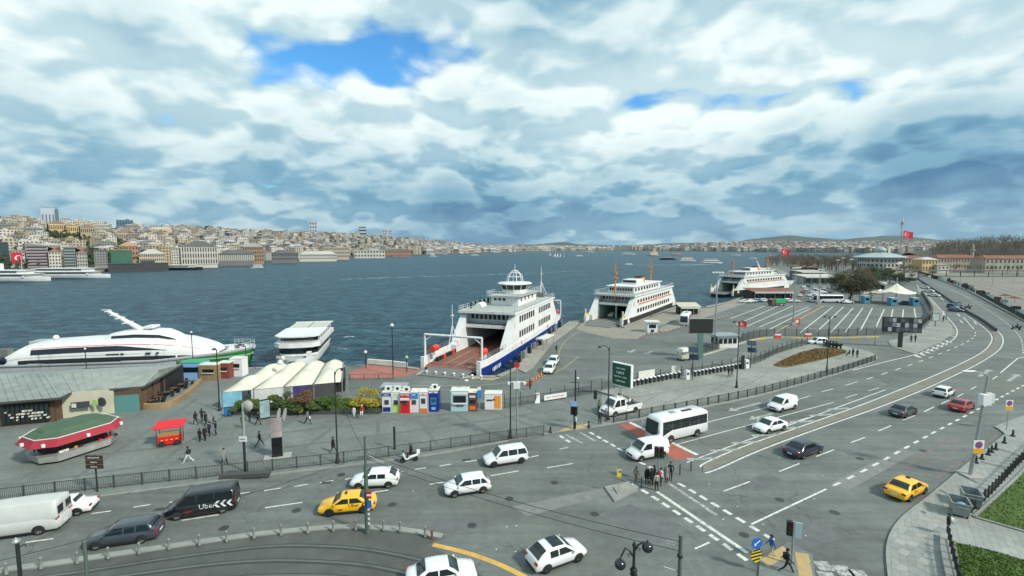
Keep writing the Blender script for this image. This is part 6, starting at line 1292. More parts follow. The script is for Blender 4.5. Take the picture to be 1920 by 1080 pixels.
for k in range(5):MB().box((rnd.uniform(-4.5,-1.5),rnd.uniform(-1.6,1.6),3.4),(.6,.5,.5)).build('deck_gear',('trim','deck_top')[k % 2],parent=T)
MB().lathe([(.01,.1),(.7,.1),(.75,0)],n=14).build('logo_disc','navy_paint',parent=T).matrix_local=Matrix.Translation((-40.5,-5.1,2.9)) @ Matrix.Rotation(R(90),4,'X')
# ---- tour boat bow-on
pb,pr=P(549,690,SEA),P(583,655,SEA);d2=Vector((pb.x-pr.x,pb.y-pr.y,0)).normalized();T=thing('tour_boat','two-deck white tour boat with a striped awning roof','boat',(pb.x,pb.y,SEA),math.atan2(d2.y,d2.x))
tab=[(-23,3.4),(-18,4.0),(-6,4.2),(-2.5,3.6),(-.6,2.2),(.3,.6)]
MB().loft(hull_rings(tab,((1.7,1.),(.6,.96),(-.6,.8))),closed=False,cap0=True).build('hull','ship_white',parent=T);MB().prism([(x,w-.05) for x,w in tab]+[(x,-w+.05) for x,w in tab[::-1]],1.3,1.45).build('deck','deck_top',parent=T)
sh=lambda x0,x1,w,z:[(x0,-w,z),(x1-1.6,-w,z),(x1-.4,-w*.75,z),(x1,-w*.3,z),(x1,w*.3,z),(x1-.4,w*.75,z),(x1-1.6,w,z),(x0,w,z)]
MB().loft([sh(-21,-4.0,3.7,1.45),sh(-21,-4.2,3.7,3.3)],smooth=False).build('lower_cabin','ship_white',parent=T);MB().loft([sh(-20.8,-3.95,3.74,1.9),sh(-20.8,-4.1,3.74,3.0)],smooth=False).build('lower_windows','ship_glass',parent=T)
for z in (3.3,):MB().prism([p[:2] for p in sh(-22,-3.0,4.35,0)],z,z+.9).build('upper_deck','ship_white',parent=T)
MB().loft([sh(-20.5,-5.0,3.7,4.2),sh(-20.5,-5.2,3.7,5.3)],smooth=False).build('upper_windows','ship_glass',parent=T)
for k in range(8):
    for sg in (1,-1):MB().tube([(-20.5+k*2.1,sg*3.85,4.2),(-20.5+k*2.1,sg*3.85,5.4)],.09,6).build('deck_post','ship_white',parent=T)
MB().prism([p[:2] for p in sh(-14,-3.2,4.3,0)],5.35,5.6).build('roof','ship_white',parent=T)
for k in range(9):
    for sg in (1,-1):MB().box((-18.2,sg*(.28+k*.45),5.5),(8.2,.40,.07)).build('awning_slat','offwhite' if k % 2 else mat('slat_grey',(.44,.43,.36),.6),parent=T)
MB().box((-22.4,0,5.55),(.2,8.4,.3)).build('roof_edge','ship_white',parent=T)
rl=MB();rail_line(rl,[(-3.5,-3.4,4.2),(-3.0,0,4.2),(-3.5,3.4,4.2)],.5,.8,.03);rl.build('railing','ship_white',parent=T)
MB().box((-2.2,2.6,2.0),(1.2,.8,1.2)).build('bow_locker','ship_white',parent=T);MB().sphere((-.2,-1.8,1.9),.45,8,6,sz=1.3).build('fender','offwhite',parent=T)
# ---- motor yacht
p=P(1440,537,SEA);T=thing('motor_yacht','sleek white three-deck motor yacht moored behind the black-hulled ferry','yacht',p,R(8))
def yb(nm,tab,zs,m2):MB().loft(hull_rings(tab,zs),closed=False,cap0=True).build(nm,m2,parent=T);
yb('hull',[(-16,3.6),(0,4.0),(9,3.4),(15,1.6),(18,.1)],((3.4,1.0),(1.5,.9),(-.8,.7)),'ship_white');MB().prism([(-16,3.5),(9,3.3),(15,1.5),(18,0),(15,-1.5),(9,-3.3),(-16,-3.5)],3.2,3.4).build('deck','deck_top',parent=T)
for k,(x0,x1,w,z) in enumerate(((-14,8,3.3,3.4),(-12,4,3.0,6.0),(-9,0,2.4,8.4))):
    MB().loft([[(x0,-w,z),(x1,-w,z),(x1+2,0,z),(x1,w,z),(x0,w,z)],[(x0,-w,z+.9),(x1-.6,-w,z+.9),(x1+1.2,0,z+.9),(x1-.6,w,z+.9),(x0,w,z+.9)]],smooth=False).build('deck_side','ship_white',parent=T);MB().loft([[(x0,-w*.97,z+.9),(x1-.6,-w*.97,z+.9),(x1+1.1,0,z+.9),(x1-.6,w*.97,z+.9),(x0,w*.97,z+.9)],[(x0+.5,-w*.95,z+2.0),(x1-2.5,-w*.95,z+2.0),(x1-1,0,z+2.0),(x1-2.5,w*.95,z+2.0),(x0+.5,w*.95,z+2.0)]],smooth=False).build('window_band','ship_glass',parent=T);MB().prism([(x0-2,-w*1.08),(x1-1,-w*1.08),(x1+.8,0),(x1-1,w*1.08),(x0-2,w*1.08)],z+2.0,z+2.55).build('deck_roof','ship_white',parent=T)
MB().tube([(-6,0,10.9),(-8.2,0,15.5)],.5,6,r2=.15).build('radar_mast','ship_white',parent=T)
# ---- smaller boats on the water
def small_boat(name,label,u,v,L,ang,cat='boat',hullm='ship_white',decks=1,funnel=None,group=None,canopy=None):
    p=P(u,v,SEA);T=thing(name,label,cat,p,ang,group);B=L*.26;h=max(.8,L*.055)
    MB().loft(hull_rings([(-L/2,B*.42),(-L*.3,B*.5),(L*.2,B*.5),(L*.4,B*.3),(L/2,.05)],((h,1.0),(h*.3,.95),(-.5,.7))),closed=False,cap0=True).build('hull',hullm,parent=T);MB().prism([(-L/2,B*.4),(L*.2,B*.48),(L*.4,B*.28),(L/2,0),(L*.4,-B*.28),(L*.2,-B*.48),(-L/2,-B*.4)],h*.8,h*.9).build('deck','deck_top',parent=T)
    for k in range(decks):
        z=h*.9+k*2.4*min(1,L/25);hh_=2.3*min(1,L/25);l=L*(.72-.14*k);MB().box((-L*.05,0,z+hh_/2),(l,B*(.86-.1*k),hh_)).build('cabin','ship_white' if not canopy else canopy,parent=T);MB().box((-L*.05,0,z+hh_*.58),(l*.95,B*(.88-.1*k),hh_*.32)).build('window_band','ship_glass',parent=T);MB().box((-L*.05,0,z+hh_+.08),(l*1.08,B*(.94-.1*k),.16)).build('roof','ship_white',parent=T)
    if funnel:z=h*.9+decks*2.4*min(1,L/25);MB().box((-L*.05,0,z+L*.035),(L*.06,B*.25,L*.08)).build('funnel',funnel,parent=T);MB().tube([(L*.2,0,z),(L*.2,0,z+L*.16)],.12,5).build('mast','ship_white',parent=T)
    return T
small_boat('passenger_boat','small white passenger boat crossing before the far orange block',482,502,13,R(200),decks=2,funnel='ship_orange')
for i,(u,v,L,a,dk,lab) in enumerate(((812,481.5,17,0,2,'white boat near the far brown waterfront row'),(890,479,22,10,1,'lone tiny white boat in mid channel'),(1086,480.5,20,20,1,'tiny white boat to the side of the sailing cluster'),(1178,477.5,46,5,2,'long white passenger ship before the far bridge tower'),(1252,487,30,0,1,'low dark barge-like boat behind the speedboat wake'),(1270,478,36,5,1,'red hulled ship near the island tower'),(1289,489.5,30,10,2,'white sightseeing boat ahead of the double-deck ferry'),(1334,494,32,5,2,'white double-deck ferry at the end of the long wake'),(1380,479,26,0,1,'tiny white boat off the far right shore'),(1412,485,16,0,1,'tiny white boat off the rocky point'),(1449,480,22,0,1,'tiny white boat beyond the rocky point'),(1100,473,60,0,1,'white ship far away below the distant blue hill'))):
    small_boat('boat',lab,u,v,L,R(a),hullm='hull_black' if 'dark' in lab else 'raft_red' if 'red' in lab else 'ship_white',decks=dk,canopy='hull_black' if 'dark' in lab else None)
for i,(u,v) in enumerate(((1032,480),(1041,482),(1046,481.5),(1051,482),(1058,481.5))):
    p=P(u,v,SEA);T=thing('sailing_boat','tiny white sailing boat in the cluster far out','boat',p,R(20*i),'cluster of sailing boats');MB().loft(hull_rings([(-4,1.1),(0,1.3),(3,.8),(4.5,.05)],((1.2,1),(-.3,.7))),closed=False,cap0=True).build('hull','ship_white',parent=T);MB().prism([(-4,1),(0,1.2),(3,.7),(4.4,0),(3,-.7),(0,-1.2),(-4,-1)],1,1.1).build('deck','ship_white',parent=T);MB().slab((-3.4,0,2.0),(.6,0,2.0),(.6,.1,9),(.4,.1,9),.08).build('mainsail','white',parent=T);MB().tube([(.6,0,1),(.6,0,9.6)],.1,5).build('mast','ship_white',parent=T)
small_boat('speedboat','small speedboat at the head of a long white wake',1178,496.5,11,R(190))
for u0,v0,L,lab,a in ((8,528,60,'white passenger ferry with a white funnel docked at the far left shore',4),(130,522,58,'white passenger ferry docked behind the nearer one on the far shore',5),(330,506,52,'long low white ferry docked beside the dark floating pier',6)):
    small_boat('passenger_ferry',lab,u0,v0,L,R(a),'ferry','hull_black' if u0 > 300 else 'ship_white',decks=2 if u0 < 300 else 1,funnel='offwhite' if u0 < 20 else None)
# foam of wakes
m=bpy.data.materials.new('wake_foam');m.use_nodes=True;t=m.node_tree;b=t.nodes['Principled BSDF'];b.inputs['Base Color'].default_value=(.55,.64,.65,1);b.inputs['Roughness'].default_value=.8
v=nd(t,'ShaderNodeNewGeometry').outputs['Position'];lk(t,maprange(t,noise_n(t,v,.22,6,.7),.42,.62,0,.85),b.inputs['Alpha']);MATS['wake_foam']=m
def wake(lab,px,w):
    mb=MB();ln=[P(u,v,SEA) for u,v in px];ln=smooth_line(ln,6);ribbon(mb,ln,w,SEA+.06);tag(mb.build('wake','wake_foam',kind='stuff'),lab,'wake')
wake('long white wake behind the small speedboat',[(1182,497),(1240,496.8),(1300,496.2),(1345,495)],7.0);wake('wake trailing behind the double-deck ferry',[(1285,498),(1340,495.5)],5.0);wake('faint long wake line across the middle of the channel',[(640,524),(720,521),(900,515.5),(1000,512),(1090,508)],3.5);wake('short wake behind the small passenger boat',[(430,505),(478,503)],6)
for k,(u,v) in enumerate(((600,640),(640,655),(628,652),(655,632))):wake(('foam patch beside the tour boat bow','foam curl off the tour boat side','foam streak by the red quay paving','thin foam streak beyond the tour boat')[k],[(u-9,v+1),(u,v-1),(u+9,v)],1.0)
# ================================================================ far shores
def itab(tab,u,i):
    for p,q in zip(tab,tab[1:]):
        if u <= q[0]:t=max(0.,(u-p[0])/(q[0]-p[0]));return p[i]+(q[i]-p[i])*t
    return tab[-1][i]
def sstep(t):t=max(0.,min(1.,t));return t*t*(3-2*t)
#       u      shore v  skyline v  ridge distance
LEFT=[(-500,548,402,800),(-200,532,404,850),(0,521,412,950),(100,515,415,1000),(250,506,424,1150),(400,497,430,1350),(500,491.5,433,1550),(600,487,437,1800),(700,483,440,2200),(760,480,446,2700),(820,477.5,452,3300),(900,474,456,4300),(1000,471,459,6200),(1090,470,460,7200),(1170,469.8,460,7800)]
RIGHT=[(1140,470,461,6000),(1200,470.2,458.5,5600),(1300,471,456,5200),(1380,472,454,5000),(1450,473,454,4800),(1560,474,454.5,4600),(1700,475,454,4600),(1800,475,455,4700),(2000,476,456,4700),(2200,476,456,4700)]
def shore_y(tab,u):return P(u,itab(tab,u,1),SEA).y
def terr(tab,u,t):
    y0,y1=shore_y(tab,u),itab(tab,u,3);y=y0+(y1-y0)*t;zr=CAMZ+(463-itab(tab,u,2))/F*y1-17;bump_=noise.noise(Vector((u*.012,t*3,0)))*.10*zr*sstep(t*2)
    z=.8+(zr-.8)*(sstep((t-.06)/.94)*.75+.25*max(0,(t-.06)/.94))+bump_
    return Vector(((u-CX)/F*y*1.0,y,max(z,.8 if t > 0.001 else .5)))
mat('hillside',(.075,.08,.055),.95,var=.4,vscale=.02);mat('green_hill',(.030,.055,.045),.95,var=.35,vscale=.004);mat('shore_wall',(.24,.23,.20),.9,var=.2,vscale=.1)
def terrain(name,tab,us,ts,material):
    mb=MB();rings=[]
    for u in us:a=terr(tab,u,0);rings.append([(a.x,a.y,SEA-.5)]+[tuple(terr(tab,u,t)) for t in ts]+[(lambda q:(q.x*1.05,q.y*1.05,SEA-.5))(terr(tab,u,ts[-1]))])
    mb.loft(rings,closed=False);return mb.build(name,material,kind='structure')
TS=[.0,.02,.06,.12,.2,.3,.4,.5,.6,.7,.8,.9,1.0]
terrain('left_hill',LEFT,[x for x in range(-500,1171,30)],TS,'hillside');terrain('right_hill',RIGHT,[x for x in range(1140,2201,30)],TS,'hillside')
# far blue hills
def ridge(name,pts,Y,dep,material):
    mb=MB();rings=[];L=[Vector(((u-CX)/F*Y,Y,CAMZ+(463-v)/F*Y)) for u,v in pts];L=smooth_line(L,6)
    for p in L:z=p.z+noise.noise(Vector((p.x*.004,0,3)))*8;rings.append([(p.x*.93,Y-dep,SEA-.5),(p.x*.965,Y-dep*.5,z*.55),(p.x,Y,z),(p.x*1.06,Y+dep*.8,SEA-.5)])
    mb.loft(rings,closed=False);return mb.build(name,material,kind='structure')
ridge('far_hill',[(1330,464),(1390,451),(1430,446),(1475,442),(1520,445),(1570,449),(1610,446),(1655,442),(1690,443),(1730,447),(1780,451),(1900,455),(2100,462)],7000,900,'green_hill')
ridge('far_hill',[(860,462),(960,459),(1005,458),(1040,455),(1065,454),(1090,458),(1150,460),(1230,460),(1300,462)],8600,900,'green_hill')
ridge('far_hill',[(1120,463),(1200,459),(1260,456),(1340,455),(1450,452),(1600,462)],6300,600,'green_hill')
# ---- town houses
WALLS=[('w_white',(.54,.51,.44)),('w_cream',(.44,.38,.28)),('w_grey',(.25,.25,.24)),('w_tan',(.27,.23,.18)),('w_pale',(.38,.375,.345)),('w_ochre',(.38,.31,.19)),('w_pink',(.34,.28,.24)),('w_dark',(.16,.16,.155))]
ROOFS=[('r_tile',(.22,.135,.095)),('r_grey',(.27,.265,.25)),('r_pale',(.42,.41,.38)),('r_dark',(.10,.10,.10))]
for n_,c_ in WALLS:mat(n_,c_,.85,var=.15,vscale=.05)
for n_,c_ in ROOFS:mat(n_,c_,.85,var=.2,vscale=.08)
mat('far_window',(.045,.055,.065),.25)
def house(mb,c,w,d,h,a,wi,ri,win,roof,fl=3.1):
    "walls (material wi), roof (ri), window recess panes (win) into one builder; front faces -y before turning"
    ca,sa=math.cos(a),math.sin(a)
    def T_(x,y,z):return (c[0]+x*ca-y*sa,c[1]+x*sa+y*ca,c[2]+z)
    x,y=w/2,d/2
    vs=[T_(i*x,j*y,z) for z in (-6,h) for i,j in ((-1,-1),(1,-1),(1,1),(-1,1))]
    mb.add(vs,[(0,1,5,4),(1,2,6,5),(2,3,7,6),(3,0,4,7)],mi=wi)
    if roof == 'flat':
        mb.add([T_(i*x,j*y,h) for i,j in ((-1,-1),(1,-1),(1,1),(-1,1))],[(0,1,2,3)],mi=ri);mb.box(T_(x*.2,y*.1,h+1.0),(w*.3,d*.3,2.0),a,mi=wi)
    else:
        r=min(w,d)*.22;vs=[T_(i*x*1.05,j*y*1.05,h) for i,j in ((-1,-1),(1,-1),(1,1),(-1,1))]+[T_(-x*.5,0,h+r),T_(x*.5,0,h+r)]
        mb.add(vs,[(0,1,5,4),(1,2,5),(2,3,4,5),(3,0,4)],mi=ri)
    nf=max(1,int(h/fl))
    for face in (0,1,2):
        wd=w if face == 0 else d;n=max(2,int(wd/3.0));sgn=1 if face == 1 else-1
        for f_ in range(nf):
            z0=h*(f_+.32)/nf;z1=h*(f_+.78)/nf
            for k in range(n):
                a0=-wd/2+wd*(k+.25)/n;a1=-wd/2+wd*(k+.75)/n
                if face == 0:q=[T_(a0,-y-.06,z0),T_(a1,-y-.06,z0),T_(a1,-y-.06,z1),T_(a0,-y-.06,z1)]
                else:q=[T_(sgn*(x+.06),a0*sgn,z0),T_(sgn*(x+.06),a1*sgn,z0),T_(sgn*(x+.06),a1*sgn,z1),T_(sgn*(x+.06),a0*sgn,z1)]
                mb.add(q,[(0,1,2,3)],mi=win)
PAL=[n for n,_ in WALLS]+[n for n,_ in ROOFS]+['far_window'];NW,NR=len(WALLS),len(ROOFS)
# prototypes for the individual houses
PROTO=[]
pr_=random.Random(3)
for k in range(14):
    w,d,h=pr_.uniform(8,17),pr_.uniform(9,14),pr_.choice((10,13,16.5,20));wi=[0,1,2,4,0,3,4,1,5,0,6,2,4,7][k];rf_='hip' if k % 3 == 0 else 'flat';ri=pr_.choice((0,0,1,2)) if rf_ == 'hip' else pr_.choice((1,2,3))
    mb=MB();house(mb,(0,0,0),w,d,h,0,0,1,2,rf_);parts=[]
    for mi,nm,mm in ((0,'wall',WALLS[wi][0]),(1,'roof',ROOFS[ri][0]),(2,'windows','far_window')):
        q=MB();q.v=mb.v;idx=[i for i,m_ in enumerate(mb.mi) if m_ == mi];used=sorted({v_ for i in idx for v_ in mb.f[i]});mp_={v_:i for i,v_ in enumerate(used)}
        q.v=[mb.v[v_] for v_ in used];q.f=[tuple(mp_[v_] for v_ in mb.f[i]) for i in idx];q.sm=[False]*len(idx);q.mi=[0]*len(idx);parts.append((nm,q.mesh(nm,mm)))
    PROTO.append((parts,'%s %s town house with %s' % (('white','cream','grey','tan','pale','ochre','pink','dark grey')[wi],'tall' if h > 14 else 'low',{'hip':{0:'a red tiled',1:'a grey hipped',2:'a pale hipped'}.get(ri,'a hipped'),'flat':'a flat %s' % {1:'grey',2:'pale',3:'dark'}.get(ri,'grey')}[rf_]+' roof'),w))
BLK=[(-30,20,430),(21,49,440),(52,92,450),(93,116,455),(122,143,460),(145,165,465),(178,203,470),(209,250,475),(224,260,540),(262,310,490),(322,340,520),(342,409,530),(411,478,590),(456,495,620),(510,560,680),(562,632,760),(608,655,860),(665,722,980),(720,772,1150),(840,864,1900),(93,124,800),(125,149,810),(152,179,790),(280,326,1100),(219,242,820),(78,111,1000),(219,251,1150),(581,595,1750),(673,687,2100),(718,726,2500),(728,735,2550),(205,318,455)]
def fits(u,t):
    y=terr(LEFT,u,t).y
    return not any(a-9 < u < b2+9 and ((Y < 700+u*.6 and y < Y+30) or abs(y-Y) < 70 or (Y > 780 and Y-160 < y < Y)) for a,b2,Y in BLK)
cand=[]
cr_=random.Random(11)
while len(cand) < 3000:
    u=cr_.uniform(-60,860);t=cr_.uniform(.03,1.0) ** 1.1
    if u > 500 and cr_.random() < .15:continue
    if fits(u,t):cand.append((terr(LEFT,u,t).y,u,t))
cand.sort();rest=MB();hn=0;placed=[]
def facing(p):return math.atan2(p.x,-p.y)*-1+R(cr_.uniform(-25,25)) if False else R(cr_.uniform(-20,35))
for y,u,t in cand:
    p=terr(LEFT,u,t);
    if noise.noise(Vector((p.x*.006,p.y*.006,5))) > .42:continue
    if any((p.x-q[0]) ** 2+(p.y-q[1]) ** 2 < 9 ** 2 for q in placed[-250:]):continue
    placed.append((p.x,p.y));a=math.atan2(-p.x,p.y)+R(cr_.uniform(-35,45))
    if hn < 270 and u >-40:
        parts,lab,w=PROTO[cr_.randrange(len(PROTO))];T=thing('town_house',lab+' on the far left hillside','house',p,a,'town houses on the far left hillside');s=cr_.uniform(.8,1.1);T.scale=(s,s,s)
        for nm,me in parts:
            o=ob(nm,me,T)
            if nm == 'windows':o['kind']='stuff'
        hn += 1
    else:
        house(rest,p,cr_.uniform(8,17),cr_.uniform(8,15),cr_.uniform(9,24),a,cr_.choices(range(NW),(6,4,4,2,5,.8,.8,1.5))[0],NW+cr_.choices(range(NR),(2,3,3,1))[0],NW+NR,cr_.choice(('hip','flat','flat')))
tag(rest.build('distant_houses',PAL,kind='stuff'),'mass of small distant houses climbing the far left hillside','houses')
rest=MB()
for k in range(420):  # beyond the bend of the left shore
    u=cr_.uniform(800,1150);t=cr_.uniform(.02,.75) ** 1.5;p=terr(LEFT,u,t);house(rest,p,cr_.uniform(18,50),18,cr_.uniform(9,20),R(cr_.uniform(-10,40)),cr_.choices(range(NW),(5,4,3,2,5,1,1,1))[0],NW+cr_.choice((0,1,2)),NW+NR,'hip',8)
for k in range(2600):
    u=cr_.uniform(1185,1960);t=cr_.uniform(.0,1) ** 1.5*.97+.01
    if u < 1300 and t > .5:continue
    p=terr(RIGHT,u,t);s=p.y/2600
    if noise.noise(Vector((p.x*.0022,p.y*.0022,9))) > .28:continue
    house(rest,p,cr_.uniform(14,30)*s ** .3,16,cr_.uniform(12,24)*s ** .3,R(cr_.uniform(-40,40)),cr_.choices(range(NW),(7,4,3,2,6,1,1.2,.6))[0],NW+cr_.choices(range(NR),(3,2,2,1))[0],NW+NR,'hip',7)
tag(rest.build('distant_city',PAL,kind='stuff'),'hazy mass of houses on the far shore across the open water','city')
# ---- buildings of the left waterfront and skyline that stand out
def block(name,label,u0,u1,vb,vt,Y,wallm,roofm='r_grey',cols=8,rows=4,style='grid',rz=0.,dep=18,winm='far_window',cat='building',roof='flat'):
    A,B=at_depth(u0,vb,Y),at_depth(u1,vb,Y);w=B.x-A.x;zt=at_depth(u0,vt,Y).z;zb=min(A.z,6);mx=(A.x+B.x)/2;th=math.atan2(-mx,Y);w *= math.cos(th);c=(mx-math.sin(th)*dep/2,Y+math.cos(th)*dep/2,zb)
    T=thing(name,label,cat,c,R(rz)+th);h=zt-zb;MB().box((0,0,h/2-3),(w,dep,h+6)).build('wall',wallm,parent=T)
    if roof == 'hip':x,y=w/2+.6,dep/2+.6;r=min(7,dep*.28);MB().add([(-x,-y,h),(x,-y,h),(x,y,h),(-x,y,h),(-x+dep*.5,0,h+r),(x-dep*.5,0,h+r)],[(0,1,5,4),(1,2,5),(2,3,4,5),(3,0,4)]).build('roof',roofm,parent=T)
    else:MB().box((0,0,h+.4),(w+.8,dep+.8,.8)).build('roof',roofm,parent=T);MB().box((w*.15,0,h+1.8),(w*.25,dep*.4,2.6)).build('roof_room',wallm,parent=T)
    wn=MB()
    for f_ in range(rows):
        z0,z1=h*(f_+.28)/rows,h*(f_+.78)/rows
        if style == 'bands':wn.box((0,-dep/2-.05,(z0+z1)/2),(w*.95,.2,z1-z0));continue
        for k in range(cols):
            if style == 'pilaster':wn.box((-w/2+w*(k+.5)/cols,-dep/2-.05,(z0+z1)/2),(w/cols*.42,.2,(z1-z0)*1.3))
            else:wn.box((-w/2+w*(k+.5)/cols,-dep/2-.05,(z0+z1)/2),(w/cols*.5,.2,z1-z0))
    for f_ in range(rows):
        for k in range(max(2,int(dep/4))):
            for sg in (1,-1):wn.box((sg*(w/2+.05),-dep/2+dep*(k+.5)/max(2,int(dep/4)),h*(f_+.53)/rows),(.2,1.4,h/rows*.5))
    o=wn.build('windows',winm,parent=T);o['kind']='stuff'
    return T,w,h,dep
mat('teal_glass',(.035,.075,.085),.25);mat('band_grey',(.33,.27,.27),.8,var=.1);mat('net_green',(.045,.13,.085),.8,var=.2,vscale=.2);mat('orange_render',(.40,.22,.13),.8,var=.15);mat('yellow_render',(.58,.42,.19),.8,var=.15,vscale=.1);mat('brown_render',(.30,.20,.12),.85,var=.2);mat('tower_grey',(.42,.46,.50),.5);mat('tower_blue',(.10,.16,.22),.3);mat('pier_dark',(.05,.045,.045),.7,var=.2)
block('office_block','dark teal glass block at the far left waterfront',-30,20,508,455,430,'teal_glass','r_dark',10,8,'bands',winm='far_window')
T,w,h,dp=block('flag_building','pale waterfront block hung with a huge red flag',21,49,506,470,440,'w_pale','r_grey',5,6)
FLAGM=mat('flag_red',(.50,.012,.022),.7)
def flag_on(T,c,w,h,ax=(1,0,0),wave=0.):
    x=Vector(ax);n=x.cross(Vector((0,0,1)));mb=MB();N=10 if wave else 1
    off=lambda s:n*(wave*math.sin(s*7.0)*(.2+s))+Vector((0,0,-wave*.5*s))
    c=Vector(c);pt=lambda s,q:c+x*(w*(s-.5))+Vector((0,0,h*(q-.5)))+off(s)
    mb.loft([[tuple(pt(i/N,0)),tuple(pt(i/N,1))] for i in range(N+1)],closed=False);mb.build('flag','flag_red',parent=T)
    for sg in (1,-1):
        em=MB();r=h*.25;m=24;cx,cx2=.5*h/w*.92,(.5*h/w*.92)+.0625*h/w*1.0;pts=[]
        P3=lambda a,b3:pt(a,b3)+n*(sg*.03*max(1,h/6))
        a0=R(38)
        outer=[(cx+r/w*math.cos(t_),.5+r/h*math.sin(t_)) for t_ in [a0+(2*math.pi-2*a0)*i/m for i in range(m+1)]];ri_=r*.8;b0=R(47)
        inner=[(cx2+ri_/w*math.cos(t_),.5+ri_/h*math.sin(t_)) for t_ in [b0+(2*math.pi-2*b0)*i/m for i in range(m+1)]]
        em.loft([[tuple(P3(*q)) for q in outer],[tuple(P3(*q)) for q in inner]],closed=False);em.build('crescent','white',parent=T)
        st=MB();sc_=(cx2+.33*h/w*.92,.5);rs=h*.125;vs=[tuple(P3(*sc_))]+[tuple(P3(sc_[0]+(rs if i % 2 == 0 else rs*.38)/w*math.cos(math.pi+i*math.pi/5),.5+(rs if i % 2 == 0 else rs*.38)/h*math.sin(math.pi+i*math.pi/5))) for i in range(10)];st.add(vs,[(0,i+1,(i+1) % 10+1) for i in range(10)]);st.build('star','white',parent=T)
flag_on(T,(-.5,-dp/2-.6,h*.62),w*.74,h*.56)
block('office_block','pink grey slab block with continuous window bands on the far waterfront',52,92,506,461,450,'band_grey','r_grey',8,8,'bands');block('apartment_block','white waterfront apartment block beside the banded slab',93,116,503,472,455,'w_white','r_tile',4,5,roof='hip');block('office_block','grey glass block with white piers on the far waterfront',122,143,501,464,460,'w_grey','r_grey',6,7,'bands',winm='teal_glass');block('apartment_block','narrow pale block beside the grey glass one',145,165,500,474,465,'w_pale','r_tile',4,4,roof='hip');block('apartment_block','grey block with dark windows on the far waterfront',178,203,499,470,470,'w_grey','r_dark',5,6)
block('netted_building','building wrapped in green scaffold netting on the far waterfront',209,250,499,469,475,'net_green','orange_render',1,1,'bands',winm='net_green');T,w,h,dp=block('orange_building','orange rendered building with a rounded roof behind the green netting',224,260,480,461,540,'orange_render','orange_render',6,3,roof='hip')
block('customs_building','long cream two-storey building beside the dark floating pier',262,310,498,476,490,'w_cream','r_pale',12,3,roof='hip');block('apartment_block','pale narrow block between the cream building and the white palace',322,340,496,466,520,'w_white','r_grey',4,6);T,w,h,dp=block('pilaster_building','large white waterfront building with tall pilasters',342,409,496,463,530,'w_white','r_dark',14,3,'pilaster',roof='hip',dep=26)
for k in range(15):MB().box((-w/2+w*k/14,-dp/2-.5,h/2),(1.0,1.0,h)).build('pilaster','w_white',parent=T)
block('arcade_hall','low dark hall with a white arcade on the far waterfront',411,478,492,476,590,'w_dark','r_dark',18,1,'pilaster',winm='w_white',roof='hip');block('orange_block','ochre brown block with rows of windows beside the dark arcade hall',456,495,491,463,620,'brown_render','r_grey',9,4,roof='hip');block('warehouse','dark low warehouse beside the ochre brown block',510,560,489,475,680,'w_dark','r_dark',10,2,roof='hip')
block('waterfront_hall','white waterfront row with pale arches past the warehouse',562,632,487,477,760,'w_white','r_pale',16,2,roof='hip');block('yellow_end_building','long cream building with a yellow end wall on the waterfront',608,655,484,464,860,'w_cream','r_pale',12,3);block('white_hall','white hall with a stepped roof by the brown row',665,722,483,469,980,'w_white','r_grey',10,2);block('brown_row','long brown red waterfront row far along the shore',720,772,481,471,1150,'orange_render','r_dark',16,2,roof='hip');block('far_hotel','cream hotel at the far bend of the left shore',840,864,476,462,1900,'w_cream','r_pale',8,4)
block('yellow_block','bright yellow long block high on the far left hill',93,124,446,419,800,'yellow_render','r_tile',9,4,roof='hip');block('yellow_block','yellow block with a flat roof next to the long yellow block',125,149,446,423,810,'yellow_render','r_tile',6,4);block('yellow_block','ochre block lowest of the yellow hill blocks',152,179,450,426,790,'w_ochre','r_tile',7,4,roof='hip');block('yellow_palace','wide low yellow building on the far hilltop',280,326,446,430,1100,'yellow_render','r_pale',14,2,roof='hip');block('cream_block','cream block with a red roof on the lower hillside',219,242,452,436,820,'w_cream','r_tile',7,3,roof='hip')
T,w,h,dp=block('hotel_tower','tall pale hotel tower with dark vertical stripes on the left skyline',78,111,420,389,1000,'tower_grey','tower_blue',5,1,'pilaster',winm='tower_blue',dep=22);MB().box((w*.42,-2,h/2-3),(w*.2,dp*1.06,h+2)).build('glass_end','tower_blue',parent=T)
block('glass_tower','dark blue glass tower pair on the left skyline',219,251,432,413,1150,'tower_blue','tower_blue',6,5,'grid',winm='teal_glass');block('tower','pale round-topped tower block on the middle skyline',581,595,445,416,1750,'tower_grey','w_white',3,8,'grid');block('tower','dark capped glass tower on the middle skyline',673,687,450,426,2100,'teal_glass','r_dark',3,7,'bands',winm='tower_grey');block('tower','pale twin tower slab beyond the dark capped tower',718,726,452,431,2500,'tower_grey','w_white',2,8);block('tower','second pale twin tower slab beyond the dark capped tower',728,735,452,432,2550,'tower_grey','w_white',2,8)
T,w,h,dp=block('floating_pier','low dark floating pier building on the far waterfront',205,318,508.5,495,455,'pier_dark','teal_glass',20,1,'grid',dep=16)
def minaret(label,u,vb,vt,Y,r=1.6,m2='w_white'):
    A=at_depth(u,vb,Y);zt=at_depth(u,vt,Y).z;zb=A.z-3;h=zt-zb;T=thing('minaret',label,'minaret',(A.x,Y,zb));MB().tube([(0,0,0),(0,0,h*.8)],r,8,r2=r*.8).build('shaft',m2,parent=T);MB().lathe([(r,0),(r*1.6,.8),(r*1.6,1.6),(r,1.6)],(0,0,h*.6),10).build('balcony',m2,parent=T);MB().lathe([(r*.9,0),(0,h*.2)],(0,0,h*.8),8).build('cone','r_grey',parent=T)
minaret('thin white minaret on the middle waterfront',641,480,449,1000);minaret('second thin white minaret beside the first on the waterfront',652,480,450,1010)
